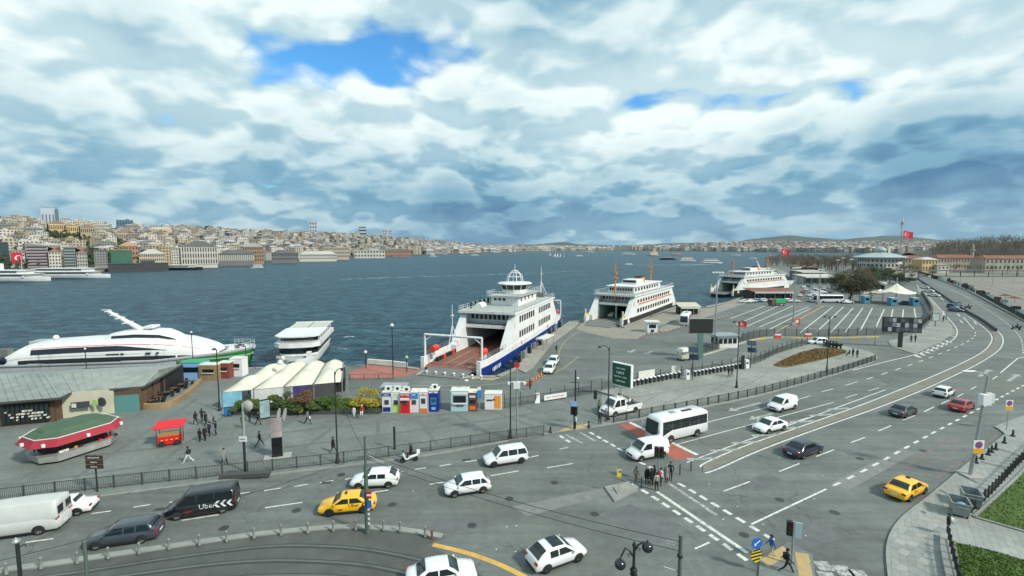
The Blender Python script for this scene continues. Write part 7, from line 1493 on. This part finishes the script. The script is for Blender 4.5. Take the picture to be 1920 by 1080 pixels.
# bridge towers, island tower, television tower
for u,vt,lab in ((1017,455,'thin white mast tower above the far strait'),(1162,449,'tall thin pale bridge tower in the far strait')):
    A=at_depth(u,470,5200);T=thing('far_tower',lab,'tower',(A.x,5200,SEA));h=at_depth(u,vt,5200).z-SEA;MB().tube([(0,0,0),(0,0,h)],7,6,r2=4).build('shaft','tower_grey',parent=T);MB().box((0,0,h*.25),(30,20,8)).build('base','w_pale',parent=T)
A=P(1225,479.5,SEA);T=thing('island_tower','small white tower with a dome on a tiny island','tower',(A.x,A.y,SEA));MB().lathe([(17,-1),(16,2),(15,2.5),(0,2.5)],n=12,smooth=False).build('islet','shore_wall',parent=T);MB().box((0,0,6),(20,14,8)).build('wall','w_white',parent=T);MB().box((2,0,15),(9,9,16)).build('tower_shaft','w_cream',parent=T);MB().lathe([(5.5,0),(5,3),(3,5),(.4,6),(0,12)],(2,0,23),12).build('dome','r_grey',parent=T)
A=at_depth(1690,445,7000);T=thing('television_tower','tall slender television tower rising from the far hill','tower',(A.x,7000,A.z-20));h=at_depth(1690,395,7000).z-A.z+20
MB().lathe([(16,0),(9,h*.2),(8,h*.35),(11,h*.42),(16,h*.52),(17,h*.6),(12,h*.68),(4,h*.72),(2.5,h)],n=12).build('shaft','tower_grey',parent=T);MB().lathe([(16.5,h*.5),(18,h*.54),(18,h*.58),(16,h*.6)],n=12).build('pod_glass','tower_blue',parent=T);MB().tube([(0,0,h*.7),(0,0,h)],3,6).build('antenna','tower_grey',parent=T)
A=at_depth(1481,442,7000);T=thing('hilltop_mast','tiny mast on the distant hilltop','mast',(A.x,7000,A.z-15));MB().tube([(0,0,0),(0,0,85)],3,5).build('shaft','tower_grey',parent=T);MB().box((0,0,60),(9,9,5)).build('platform','tower_grey',parent=T)
# ================================================================ vegetation
mat('bark',(.11,.085,.065),.9,var=.2);mat('twig_brown',(.088,.075,.050),.95,var=.25,vscale=.05);mat('evergreen',(.035,.055,.022),.9,var=.45,vscale=.25);mat('rust_leaf',(.085,.060,.028),.9,var=.4,vscale=.3);mat('leaf_green',(.06,.10,.02),.85,var=.45,vscale=1.0);mat('leaf_yellow',(.30,.24,.02),.8,var=.4,vscale=1.5);mat('leaf_red',(.12,.065,.03),.85,var=.35,vscale=1.5)
tr=random.Random(5)
def bare_tree(seed,h,spread):
    r=random.Random(seed);tk,cw=MB(),MB()
    def grow(p,d_,l,rad,dep):
        q=p+d_*l;(tk if dep < 2 else cw).tube([p,(p+q)/2+Vector((r.uniform(-1,1),r.uniform(-1,1),0))*l*.06,q],[rad,rad*.85,rad*.68],4 if dep < 3 else 3,caps=False)
        if dep >= 5:return
        for k in range(3 if dep else 4):
            a=r.uniform(0,6.28);t=spread*r.uniform(.6,1.2);ax=d_.orthogonal().normalized();ax.rotate(Matrix.Rotation(a,3,d_));nd2=(d_+ax*t+Vector((0,0,.12))).normalized();grow(p+d_*l*r.uniform(.65,1.0),nd2,l*r.uniform(.58,.78),rad*.55,dep+1)
    grow(Vector((0,0,0)),Vector((0,0,1)),h*.30,h*.022,0);return tk.mesh('trunk','bark'),cw.mesh('crown','twig_brown')
BT=[bare_tree(i,12,.55+.12*i) for i in range(4)]
def put_bare(u,v,h,label,group,z=0.):
    p=P(u,v,z);a,b2=BT[tr.randrange(4)];T=thing('bare_tree',label,'tree',p,tr.uniform(0,6.28),group);T.scale=(h/12*tr.uniform(.9,1.2),)*2+(h/12,);ob('trunk',a,T);ob('crown',b2,T)
for k in range(46):
    u=tr.uniform(1488,1600);put_bare(u,tr.uniform(490,513)-(u-1490)*.02,tr.uniform(11,17),'brown leafless tree in the park beyond the ferry car park','leafless trees in the shore park')
for u,v in ((1605,516),(1612,511),(1632,512),(1648,514),(1668,512),(1688,512),(1697,508),(1704,513),(1712,507),(1716,512),(1700,518),(1690,519)):put_bare(u,v,tr.uniform(9,14),'brown leafless tree around the domed pavilion','leafless trees around the pavilion')
for u,v in ((1790,511),(1812,512),(1835,513),(1860,514),(1888,515),(1908,517)):put_bare(u,v,tr.uniform(9,13),'brown leafless tree before the long stone barracks','leafless trees before the barracks')
def leaf_cloud(mb,c,rx,ry,rz_,n,s,r,hollow=.55):
    for k in range(n):
        d_=Vector((r.gauss(0,1),r.gauss(0,1),r.gauss(0,1))).normalized()*(hollow+(1-hollow)*r.random());p=Vector((c[0]+d_.x*rx,c[1]+d_.y*ry,c[2]+d_.z*rz_));a=Vector((r.gauss(0,1),r.gauss(0,1),r.gauss(0,1))).normalized();b3=a.orthogonal().normalized();sz=s*r.uniform(.6,1.4)
        mb.add([p+a*sz,p-a*sz*.5+b3*sz*.6,p-a*sz*.5-b3*sz*.6],[(0,1,2)])
def leafy(name,label,p,h,w,m2,clumps,n,s,cat='tree',group=None,trunk=True,lean=(0,0),m3=None):
    T=thing(name,label,cat,p,0,group);r=random.Random(int(p.x*7+p.y*13))
    if trunk:
        tk=MB().tube([(0,0,0),(lean[0]*.3,lean[1]*.3,h*.35),(lean[0],lean[1],h*.75)],[h*.03,h*.022,h*.008],6)
        for k in range(6):a=r.uniform(0,6.28);z=h*r.uniform(.25,.6);tk.tube([(lean[0]*z/h,lean[1]*z/h,z),(math.cos(a)*w*.35,math.sin(a)*w*.35,z+h*.18)],h*.012,5,r2=h*.004)
        tk.build('trunk','bark',parent=T)
    cs=[(r.uniform(-1,1)*w*.34,r.uniform(-1,1)*w*.34,h*r.uniform(.3,.85)) for _ in range(clumps)]
    for mm,part in ((m2,cs[::2] if m3 else cs),(m3,cs[1::2] if m3 else [])):
        if not part:continue
        mb=MB()
        for c in part:q=1-abs(c[2]/h-.5)*.9;leaf_cloud(mb,(c[0]+lean[0]*c[2]/h,c[1]+lean[1]*c[2]/h,c[2]),w*.24*q*r.uniform(.7,1.2),w*.24*q*r.uniform(.7,1.2),h*.15*r.uniform(.7,1.2),n,s,r)
        mb.build('crown',mm,parent=T)
    return T
leafy('evergreen_tree','large rust and dark green evergreen tree at the car park edge',P(1592,565),13.5,15,'rust_leaf',44,230,.32,lean=(3.5,0),m3='evergreen');leafy('evergreen_tree','dark green evergreen behind the rust-tinted one',P(1622,548),12.5,13,'evergreen',30,200,.35,m3='rust_leaf')
for u,v,h,w,lab in ((1648,532,8,11,'round dark evergreen below the domed pavilion'),(1668,530,8.5,12,'dense dark evergreen between pavilion and white peaked canopy'),(1686,533,7,12,'low dark evergreen behind the white peaked canopy'),(1702,530,6,10,'dark evergreen shrub beside the white road sign'),(1572,540,8,10,'dark evergreen at the foot of the floodlight masts'),(1635,520,8,11,'evergreen at the wall of the domed pavilion'),(1663,518,7,9,'small evergreen beside the pavilion steps')):leafy('evergreen_tree',lab,P(u,v),h,w,'evergreen',16,160,.34)
# wooded hill on the right and the wood along the point
ridge('wooded_hill',[(1700,474),(1760,466),(1800,461),(1850,456),(1920,451),(2050,448),(2300,446)],620,120,'hillside')
wd=MB();wt=MB()
def wood_tree(x,y,z,h):
    wt.tube([(x,y,z-3),(x,y,z+h*.4)],.3,3,caps=False)
    for k in range(55):
        a=tr.uniform(0,6.28);rr=h*.38*tr.random() ** .5;zz=z+h*tr.uniform(.3,1.0)*(1-.35*(rr/(h*.38)) ** 2);p=Vector((x+math.cos(a)*rr,y+math.sin(a)*rr,zz));d_=Vector((math.cos(a)+tr.uniform(-.8,.8),math.sin(a)+tr.uniform(-.8,.8),.7)).normalized();b3=d_.orthogonal().normalized()*tr.uniform(.1,.3);wd.add([p-b3,p+b3,p+d_*tr.uniform(.9,2.2)],[(0,1,2)])
for k in range(620):
    u=tr.uniform(1745,2080);Y=tr.uniform(520,640);zr=CAMZ+(463-itab([(1700,474),(1760,466),(1800,461),(1850,456),(1920,451),(2050,448),(2300,446)],u,1))/F*620;z=zr*max(0,1-abs(Y-620)/125) ;wood_tree((u-CX)/F*Y,Y,z,tr.uniform(9,15))
for k in range(560):
    u=tr.uniform(1440,1790);Y=tr.uniform(430,800) if u > 1500 else tr.uniform(520,800);wood_tree((u-CX)/F*Y,Y,0,tr.uniform(9,14))
T=thing('bare_wood','brown leafless wood covering the right-hand hill and the point','wood',(0,0,0));T['kind']='stuff'
for o,nm,mm in ((wd,'twigs','twig_brown'),(wt,'trunks','bark')):q=o.build(nm,mm,parent=T);q['kind']='stuff'
# trees among the houses of the far left hill
fw=MB()
for k in range(1500):
    u,t=tr.uniform(-40,900),tr.uniform(.08,1);p=terr(LEFT,u,t);cl=noise.noise(Vector((p.x*.006,p.y*.006,5)))
    if cl < .1 and tr.random() > .25:continue
    for j in range(3):q=p+Vector((tr.uniform(-12,12),tr.uniform(-12,12),tr.uniform(4,9)));leaf_cloud(fw,q,5,5,5,22,2.0,tr)
tag(fw.build('hillside_trees','evergreen',kind='stuff'),'dark scattered tree clumps among the houses on the far left hillside','trees')
# planter in front of the membrane pavilion
plp=[P(u,v,KZ) for u,v in ((436,776),(712,775),(716,768),(655,752),(560,757),(440,768))]
pl_=MB().prism(plp,0,KZ+.4).build('planter_bed','grass',kind='structure');tag(tufts(plp,4500,.25,KZ+.38,'planter_grass','blade'),'green grass growing in the planter before the cream pavilion','grass')
for u,v,h,w,m2,lab in ((455,773,1.6,2.6,'leaf_green','low green shrub at the end of the planter'),(478,771,1.5,2.4,'leaf_green','low green shrub beside the poster frame'),(527,770,2.5,3.6,'leaf_green','round green shrub in front of the white banner'),(573,771,3.2,3.6,'leaf_red','reddish brown shrub in the planter'),(598,771,1.7,2.8,'leaf_green','low green shrub next to the reddish brown one'),(555,773,1.3,2.0,'leaf_green','small green shrub under the reddish brown one'),(618,768,2.3,2.6,'leaf_green','olive green shrub before the dark pavilion panel'),(689,770,3.1,4.2,'leaf_yellow','big bright yellow shrub next to the cash machines'),(560,774,.8,1.2,'leaf_yellow','tiny yellow shrub at the planter wall')):
    leafy('shrub',lab,P(u,v,KZ+.3),h,w,m2,12,150,.13,'shrub',trunk=True)
# ================================================================ right-hand distance
mat('stone_wall',(.36,.32,.25),.9,var=.2,vscale=.15);mat('lead_roof',(.33,.38,.40),.6,var=.12,vscale=.1);mat('tile_roof',(.20,.085,.055),.9,var=.25,vscale=.3);mat('rail_sand',(.215,.205,.17),.9,var=.2,vscale=.05)
yard=MB().prism([P(u,v) for u,v in ((1733,513),(1765,524),(1815,543),(1868,572),(1925,602),(2200,700),(2300,540),(1925,518),(1800,512))],-.1,.012,sides=False).build('rail_yard','rail_sand',kind='structure')
for k in range(7):mb=MB();ribbon(mb,PL([(1760+k*14,519+k*.3),(1850+k*14,541-k*2.3),(2000+k*12,590-k*6)],0,4),.5,.03);mb.build('track','rail_bed',parent=yard)
def barracks(label,u0,u1,vb,veave,vridge,Y,nw,wallm='stone_wall',roofm='tile_roof',rows=2,dep=14):
    A,B=at_depth(u0,vb,Y),at_depth(u1,vb,Y);h=at_depth(u0,veave,Y).z;hr=at_depth(u0,vridge,Y).z;w=B.x-A.x;T=thing('stone_building',label,'building',((A.x+B.x)/2,Y+dep/2,0));MB().box((0,0,h/2),(w,dep,h)).build('wall',wallm,parent=T);x,y=w/2+.7,dep/2+.7
    MB().add([(-x,-y,h),(x,-y,h),(x,y,h),(-x,y,h),(-x+5,0,hr),(x-5,0,hr)],[(0,1,5,4),(1,2,5),(2,3,4,5),(3,0,4)]).build('roof',roofm,parent=T)
    for r_ in range(rows):
        for k in range(nw):
            zz=h*(.28+.42*r_) if rows > 1 else h*.55;xx=-w/2+w*(k+.5)/nw;ww=w/nw*.42;hh_=h*.22;pts=[(xx-ww/2,-dep/2-.08,zz),(xx+ww/2,-dep/2-.08,zz),(xx+ww/2,-dep/2-.08,zz+hh_*.7),(xx+ww*.3,-dep/2-.08,zz+hh_*.93),(xx,-dep/2-.08,zz+hh_),(xx-ww*.3,-dep/2-.08,zz+hh_*.93),(xx-ww/2,-dep/2-.08,zz+hh_*.7)];MB().add(pts,[tuple(range(7))]).build('window','far_window',parent=T)
    return T
barracks('long stone building with arched windows and a red roof behind the pavilion',1696,1740,512,485,479,420,8);barracks('long stone barracks with a red tiled roof past the yellow house',1757,1832,513,484,477.5,425,14);barracks('stone barracks wing with tall arched windows by the leafless trees',1846,1990,515,485,479,400,18);barracks('bright yellow house with dark windows before the barracks',1728,1757,512,487,482,395,5,'yellow_render','r_pale',dep=10);barracks('low white annex next to the yellow house',1757,1779,511,496,495,392,3,'w_white','r_pale',1,8);barracks('pale roofed link building between the two barracks',1830,1850,513,489,482,430,4,'w_pale','r_pale')
minaret('short stone minaret above the link building',1822,490,455,440,1.3,'stone_wall')
T=thing('platform_roof','long dark platform roof at the edge of the rail yard','canopy',P(1850,519));MB().box((0,4,4.4),(120,8,.5),R(-3)).build('roof','r_dark',parent=T)
for k in range(12):MB().box((-55+k*10,4+(55-k*10)*.052,2.1),(.3,.3,4.2)).build('column','iron',parent=T)
# domed pavilion
p=P(1648,511);T=thing('domed_pavilion','pale pavilion with a wide lead roof and a small dome','pavilion',p);s=p.y/F
def og(r,z,n=8,sy=.8):return [(r*math.cos(2*math.pi*(k+.5)/n),r*sy*math.sin(2*math.pi*(k+.5)/n),z) for k in range(n)]
W2=42*s;MB().loft([og(W2*.90,0),og(W2*.90,4.5)],smooth=False).build('stone_base','stone_wall',parent=T);MB().loft([og(W2*.86,4.5),og(W2*.86,13)],smooth=False).build('wall','w_white',parent=T);MB().loft([og(W2*1.08,12.8),og(W2*1.10,13.3),og(W2*.45,16.6),og(W2*.22,17.2)],smooth=False).build('roof','lead_roof',parent=T);MB().loft([og(W2*.24,17),og(W2*.24,19)],smooth=False).build('drum','w_pale',parent=T);MB().sphere((0,0,18.8),W2*.23,16,8,sz=.75,z0=0).build('dome','lead_roof',parent=T);MB().box((W2*.28,-2,19),(2.2,2,6)).build('chimney','w_white',parent=T)
for k in range(8):
    a,b2=Vector(og(W2*.862,0)[k]),Vector(og(W2*.862,0)[(k+1) % 8]);d_=(b2-a)
    for j in range(4):
        for zz,hh_ in ((5.6,2.0),(9.6,1.7)):c=a+d_*((j+.5)/4);MB().box((c.x,c.y,zz+hh_/2),(d_.length*.13,.2,hh_),math.atan2(d_.y,d_.x)).build('window','far_window',parent=T)
# ---- canopies and sheds at the car park
mat('tent',(.66,.64,.52),.7,var=.08,vscale=.3)
def peaked_tent(label,u,v,w,dp,zc_,ze,posts=True,m2='tent'):
    p=P(u,v);T=thing('peaked_canopy',label,'canopy',p);rings=[]
    N=32
    for i in range(9):
        t=i/8;ring=[]
        for k in range(N):
            a=2*math.pi*k/N;sc=(abs(math.cos(2*a)) ** 1.2*.28+.72) if True else 1;rx=w/2*t*sc;ry=dp/2*t*sc;z=zc_+(ze-zc_)*(1-(1-t) ** 2.0) ;z +=-.0*t;ring.append((rx*math.cos(a),ry*math.sin(a),z+(.7*t*t*(1-abs(math.cos(2*a))))))
        rings.append(ring)
    MB().loft(rings).build('membrane',m2,parent=T);MB().tube([(0,0,0),(0,0,zc_+2.2)],.16,8).build('mast','galv',parent=T)
    for k in range(4):a=math.pi/2*k;MB().tube([(w/2*math.cos(a)*1.0,dp/2*math.sin(a),0),(w/2*math.cos(a),dp/2*math.sin(a),ze)],.12,6).build('post','galv',parent=T)
    return T
peaked_tent('large cream peaked canopy over the toll booths',1679,569,19,13,8.0,4.2);peaked_tent('smaller cream canopy beside the evergreen tree',1611,566,9,8,5.5,3.6)
for i,(u,v) in enumerate(((1626,569),(1677,573),(1718,573))):booth(('blue toll booth below the smaller canopy','blue toll booth under the middle of the cream canopy','blue toll booth at the curved wall')[i],u,v,2.2,2.8,2.2,mat('toll_blue',(.07,.25,.36),.5),[('window',0,.6,.6,.3,'glass',.05)],name='toll_booth')
b=P(1707,534);T=thing('road_sign','big pale gantry road sign seen from behind','sign',b);MB().box((0,0,5.6),(7.2,.2,3.0)).build('panel','w_pale',parent=T)
for x in (-3,3):MB().tube([(x,0,0),(x,0,4.2)],.15,6).build('post','galv',parent=T)
def shed(label,u0,u1,v,h,dep,roofm,wallm='trim',front='white',rz=0.):
    A,B=P(u0,v),P(u1,v);w=(B-A).length;T=thing('shed',label,'shed',(A+B)/2,rz);MB().box((0,dep/2+.5,h/2),(w,dep-1,h)).build('wall',wallm,parent=T);MB().slab((-w/2-.5,-1,h),(w/2+.5,-1,h),(w/2+.5,dep,h+.9),(-w/2-.5,dep,h+.9),.2).build('roof',roofm,parent=T)
    n=max(3,int(w/4))
    for k in range(n):MB().box((-w/2+w*(k+.5)/n,-.9,h-.25),(w/n*.96,.15,.75)).build('fascia_panel',front,parent=T);MB().box((-w/2+w*(k+.5)/n,.0,h*.42),(w/n*.7,.12,h*.5)).build('glazing','glass',parent=T)
    for k in range(n+1):MB().tube([(-w/2+w*k/n,-.8,0),(-w/2+w*k/n,-.8,h)],.1,6).build('post','galv',parent=T)
shed('long passenger shed with white fascia and a red brown roof by the farther ferry',1413,1488,562,3.4,9,'tile_roof');shed('white roofed terminal canopy behind the parked cars',1508,1572,533,4.5,12,'w_white','w_pale');shed('flat white canopy beside the moored yacht',1502,1548,522,4.5,14,'w_pale','w_dark');shed('white marquee between evergreens and the peaked canopy',1622,1660,545,4.0,10,'w_white','w_pale');shed('red brown roofed shed in the shore park',1497,1535,512,5,12,'tile_roof','w_dark','tile_roof')
shed('small beige roofed waiting shelter on the sand-coloured quay',1275,1310,590,2.7,4,'cream_wall','trim','offwhite')
b=P(1221,622);T=thing('gate_house','little white gate house at the second ferry ramp','booth',b);MB().box((0,0,1.3),(2.6,2.2,2.6)).build('wall','white',parent=T);MB().box((0,0,2.75),(3.6,3,.25)).build('roof','offwhite',parent=T);MB().box((0,-1.12,1.6),(1.8,.06,.9)).build('window','glass',parent=T);MB().box((0,-1.13,.4),(.8,.06,.7)).build('door','trim',parent=T)
# floodlight masts
def mast(label,u,v,vt,heads=4,r=.16):
    b=P(u,v);h=hgt(b,vt);T=thing('floodlight_mast',label,'mast',b);MB().tube([(0,0,0),(0,0,h)],r*1.5,8,r2=r*.8).build('pole','galv',parent=T);MB().box((0,0,.4),(1.2,1.2,.8)).build('footing','concrete',parent=T);MB().tube([(-1.1,0,h),(1.1,0,h)],.08,6).build('crossarm','galv',parent=T)
    for k in range(heads):MB().box((-1.0+2.0*k/(heads-1),-.25,h+.15),(.42,.4,.32)).build('floodlight','white',parent=T)
for u,v,vt,lab in ((1340,652,512,'tall floodlight mast behind the white control booth'),(1487,610,503,'tall floodlight mast with a red cabinet in the car park'),(1535,570,506,'floodlight mast beside the white coach'),(1568,533,488,'first floodlight mast of three behind the evergreen'),(1578,530,484,'middle floodlight mast of three behind the evergreen'),(1593,531,487,'last floodlight mast of three behind the evergreen')):mast(lab,u,v,vt)
b=P(1492,608);T=thing('cabinet','bright red cabinet at the foot of the car park mast','cabinet',b);MB().box((0,0,.8),(1.8,1,1.6)).build('cabinet_body','raft_red',parent=T);MB().box((0,-.52,.9),(.8,.04,.8)).build('notice','white',parent=T)
lamp_arm('thin grey lamp post with a small sign box before the parking lanes',1640,646,600,(R(90),),.3,.07,'galv')
# quay lamps
for u,v,vt,lab in ((737,703,612,'tall thin dark lamp post on the red quay paving'),(686,690,662,'short lamp with a white head at the tour boat mooring'),(763,697,672,'short lamp with a green head beside the ferry bow')):
    b=P(u,v);h=hgt(b,vt);T=thing('quay_lamp',lab,'street lamp',b);MB().tube([(0,0,0),(0,0,h)],.09,6).build('pole','iron',parent=T);MB().sphere((0,0,h+.2),.3,10,6).build('lamp_head','white' if 'green' not in lab else 'pale_green',parent=T)
for u,v,vt,lab in ((163,700,655,'thin lamp post behind the terminal roof'),(363,696,624,'thin lamp post between terminal and the fast ferry bow'),(462,690,648,'dark mooring post at the green bow')):
    b=P(u,v);h=hgt(b,vt);T=thing('quay_lamp',lab,'street lamp',b);MB().tube([(0,0,0),(0,0,h)],.07,6).build('pole','iron',parent=T);MB().sphere((0,0,h+.1),.18,8,6).build('lamp_head','white',parent=T)
# flags
def flagpole(label,u,v,vt,w,h,m2='galv',r=.12,wave=.3,Y=None):
    b=P(u,v) if Y is None else Vector((at_depth(u,v,Y).x,Y,0));hh_=hgt(b,vt);T=thing('flagpole',label,'flag',b);MB().tube([(0,0,0),(0,0,hh_)],r,8,r2=r*.6).build('pole',m2,parent=T);flag_on(T,(w/2+r,0,hh_-h/2-.3),w,h,(.97,.2,-.12),wave)
flagpole('huge red national flag on a tall pole before the far hill',1686,508,433,10.5,6.2,r=.4,wave=.5);flagpole('large red national flag at the shore park',1462,513,466,7.0,5.2,r=.25,wave=.4);flagpole('small red flag on a thin pole at the car park fence',1383,641,600,1.9,1.3,r=.06,wave=.12)
# delineator posts, cones
for k in range(22):
    u=1200+k*8.2;v=634-k*1.75-(k/21) ** 2*4;T=thing('delineator','short red and white delineator post along the ferry lanes','post',P(u,v),0,'delineators by the ferry lanes');MB().tube([(0,0,0),(0,0,.45)],.09,6).build('lower_post','raft_red',parent=T);MB().tube([(0,0,.45),(0,0,.85)],.09,6).build('upper_post','white',parent=T)
cm=MB().lathe([(.22,0),(.2,.04),(.04,.7),(0,.72)],n=8).mesh('cone',mat('cone_orange',(.70,.16,.03),.6));cb_=MB().box((0,0,.02),(.5,.5,.04)).mesh('cone_base','trim')
for k in range(6):T=thing('traffic_cone','orange traffic cone in the row before the pier road cars','cone',P(990+k*5,722-k*3.6),0,'cones on the pier road');ob('cone',cm,T);ob('base',cb_,T)
for k in range(7):T=thing('kerb_bollard','small white bollard at the edge of the blue ferry ramp','bollard',P(800+k*17,702+k*1.6),0,'bollards at the ferry ramp');MB().lathe([(.2,0),(.2,.5),(.28,.55),(.2,.7),(0,.72)],n=8).build('bollard_body','white',parent=T)
for k,(u,v) in enumerate(((1458,634),(1515,633),(1376,634))):T=thing('plastic_barrier',('red and white plastic barrier at the car park fence bend','red and white plastic barrier below the thin black lamp post','red and white plastic barrier near the control booth')[k],'barrier',P(u,v));MB().box((0,0,.35),(1.7,.5,.7),taper=.7).build('lower_half','raft_red',parent=T);MB().box((0,0,.85),(1.5,.3,.3)).build('upper_half','white',parent=T)
# planks of fences and fenders on the pier beside the blue ferry
for k in range(9):T=thing('fender_pile','weathered fender pile along the pier beside the blue-hulled ferry','pile',P(975+k*9.5,680-k*8.2),0,'fender piles on the pier');MB().box((0,0,.7),(1.3,.5,1.8),R(70)).build('timber','quay' if k % 2 else 'iron',parent=T);MB().tube([(.3,0,0),(.3,0,2.2)],.12,6).build('post','galv',parent=T)
b=P(1022,652);T=thing('gangway','white covered gangway on the pier beside the blue-hulled ferry','gangway',b,R(62));MB().box((0,0,2.4),(6,1.8,.3)).build('roof','offwhite',parent=T)
for x in (-2.7,2.7):
    for y in (-.8,.8):MB().tube([(x,y,0),(x,y,2.3)],.08,6).build('post','galv',parent=T)
# parked vehicles around the terminal sheds
src={}
for o in COL.objects:
    if o.parent is None and o.get('category') == 'car':src.setdefault(o['label'],o)
S1=[o for l,o in src.items() if l.startswith(('white hatchback following','dark grey sedan','dark red car','blue car','white sedan','pale car'))]
spots=[(1396,568,0),(1408,567,10),(1420,566.5,5),(1433,566,0),(1447,566,8),(1478,566,3),(1488,567,0),(1500,556,60),(1505,550,60),(1511,545,62),(1518,556,58),(1522,549,60),(1527,543,61),(1507,540,60),(1516,538,60),(1530,553,0),(1541,550,0),(1552,549,0),(1534,545,60),(1545,543,55),(1556,542,60),(1581,568,0),(1589,569,5),(1697,571,90),(1526,563,80),(1520,566,80),(1640,549,0),(1650,549,0),(1750,556,118),(1741,548,118),(1733,541,120)]
colr={'white_paint':'white','grey_paint':'dark grey','red_paint':'red','blue_paint':'blue','slate_paint':'slate grey'}
for i,(u,v,a) in enumerate(spots):
    s_=tr.choices(S1,[.5 if 'red' in q['label'] or 'blue' in q['label'] else 3 for q in S1])[0];c=copy_tree(s_);c.location=P(u,v);c.rotation_euler=(0,0,R(a));mm=next(ch for ch in c.children if ch.name.startswith('body')).data.materials[0].name;c.name='parked_car'
    c['label']='%s car parked by the sheds beyond the ferry car park' % colr.get(mm,'pale') if v < 575 and u < 1700 else '%s car on the far road towards the rail yard' % colr.get(mm,'pale');c['group']='cars parked around the terminal sheds' if u < 1700 else 'cars on the far road'
# posters and goods along the rail yard railing
for k in range(30):
    t=k/29;u=1742+t*175;v=519+76*t ** 1.45+4;b=P(u,v);hh_=tr.uniform(1.6,2.6);T=thing('fence_poster','%s board standing along the rail yard railing' % ('white','brown','dark','grey','pale blue')[k % 5],'board',b+Vector((1.2,1.0,0)),R(-60),'boards along the rail yard railing');MB().box((0,0,hh_/2+.4),(tr.uniform(1.2,2.4),.12,hh_)).build('panel',('white','booth_brown','iron','concrete','pale_cyan')[k % 5],parent=T);MB().box((0,.1,.4),(.1,.1,.8)).build('leg','iron',parent=T)
for u,v,lab in ((1885,566,'dark round parasol beyond the rail yard railing'),(1902,571,'second dark parasol beside the first')):
    b=P(u,v);T=thing('parasol',lab,'parasol',b);MB().tube([(0,0,0),(0,0,3)],.06,6).build('pole','iron',parent=T);MB().lathe([(2.2,2.5),(1.2,2.9),(0,3.2)],n=10,smooth=False).build('canopy','booth_brown',parent=T)
for k in range(9):u=1760+k*20;b=P(u,514+(k % 3)*9);lamp_arm('thin catenary post with a short arm in the rail yard',u,516+(k % 3)*10+k,482+(k % 3)*4,(R(180),),1.4,.12,'galv',z=0,name='yard_post')[0]['group']='posts in the rail yard'
# rocks of the breakwater at the point
rk=MB()
for k in range(220):
    t=tr.random();u=1437+t*45;v=503+t*14+tr.uniform(-1.2,.8) if k % 2 else 492-t*3;p=P(u,v,-.6);s_=tr.uniform(1,2.4);rk.sphere(p,s_,6,4,sx=tr.uniform(.7,1.3),sy=tr.uniform(.7,1.3),sz=.7)
tag(rk.build('breakwater_rocks','quay',kind='stuff'),'pale rocks heaped along the edge of the point','rocks')
# ================================================================ details of the road surface
mat('manhole',(.055,.058,.055),.6,.3,var=.2);mat('patch_dark',(.122,.132,.128),.85,var=.25,vscale=1.2);mat('patch_light',(.178,.186,.174),.85,var=.25,vscale=1.0)
for u,v in ((556,957),(735,946),(955,935),(1115,964),(1395,1003),(1462,937),(1565,961),(1310,795),(1405,800),(885,985),(640,890),(1612,860),(1730,845),(1040,905),(420,990)):
    p=P(u,v);MB().lathe([(0,.0),(.36,0),(.38,-.004)],(p.x,p.y,.0075),14,smooth=False).build('manhole_cover','manhole',parent=ground)
for px,m2 in (([(960,950),(1130,915),(1150,925),(990,968)],'patch_light'),([(560,892),(690,873),(700,879),(570,899)],'patch_dark'),([(1180,945),(1290,990),(1235,1020),(1120,965)],'patch_dark'),([(1560,905),(1690,840),(1715,850),(1590,920)],'patch_light'),([(1460,1000),(1540,975),(1580,1010),(1500,1030)],'patch_dark'),([(700,1000),(900,965),(930,985),(760,1012)],'patch_dark'),([(1390,905),(1440,886),(1470,900),(1420,921)],'patch_dark'),([(1060,700),(1120,688),(1135,700),(1075,715)],'patch_dark'),([(1350,690),(1395,660),(1410,664),(1365,694)],'patch_light')):
    MB().prism([P(u,v) for u,v in px],0,.0035,sides=False).build('asphalt_patch',m2,parent=ground)
for k in range(26):p=P(tr.uniform(300,1700),tr.uniform(760,1040));mb=MB().box((p.x,p.y,.0),(.12,.09,.02),tr.uniform(0,3));mb.build('litter','offwhite',parent=ground)
for u,v in ((612,905),(300,955),(875,862)):p=P(u,v);MB().box((p.x,p.y,.004),(.9,.45,.014),R(10)).build('drain_grate','manhole',parent=ground)
# ================================================================ the air
m=bpy.data.materials.new('haze');m.use_nodes=True;t=m.node_tree;t.nodes.remove(t.nodes['Principled BSDF']);vo=nd(t,'ShaderNodeVolumePrincipled');vo.inputs['Color'].default_value=(.86,.93,1.0,1);vo.inputs['Density'].default_value=HAZE;vo.inputs['Anisotropy'].default_value=.2;lk(t,vo.outputs[0],t.nodes['Material Output'].inputs['Volume']);MATS['haze']=m;m.cycles.homogeneous_volume=True
hz_=MB().add([(-10200,-400,SEA-7),(10200,-400,SEA-7),(10200,12600,SEA-7),(-10200,12600,SEA-7),(-10200,-400,640),(10200,-400,640),(10200,12600,640),(-10200,12600,640)],[(3,2,1,0),(4,5,6,7),(0,1,5,4),(1,2,6,5),(2,3,7,6),(3,0,4,7)]).build('haze','haze',kind='stuff');tag(hz_,'thin pale haze in the air over the whole strait','haze')
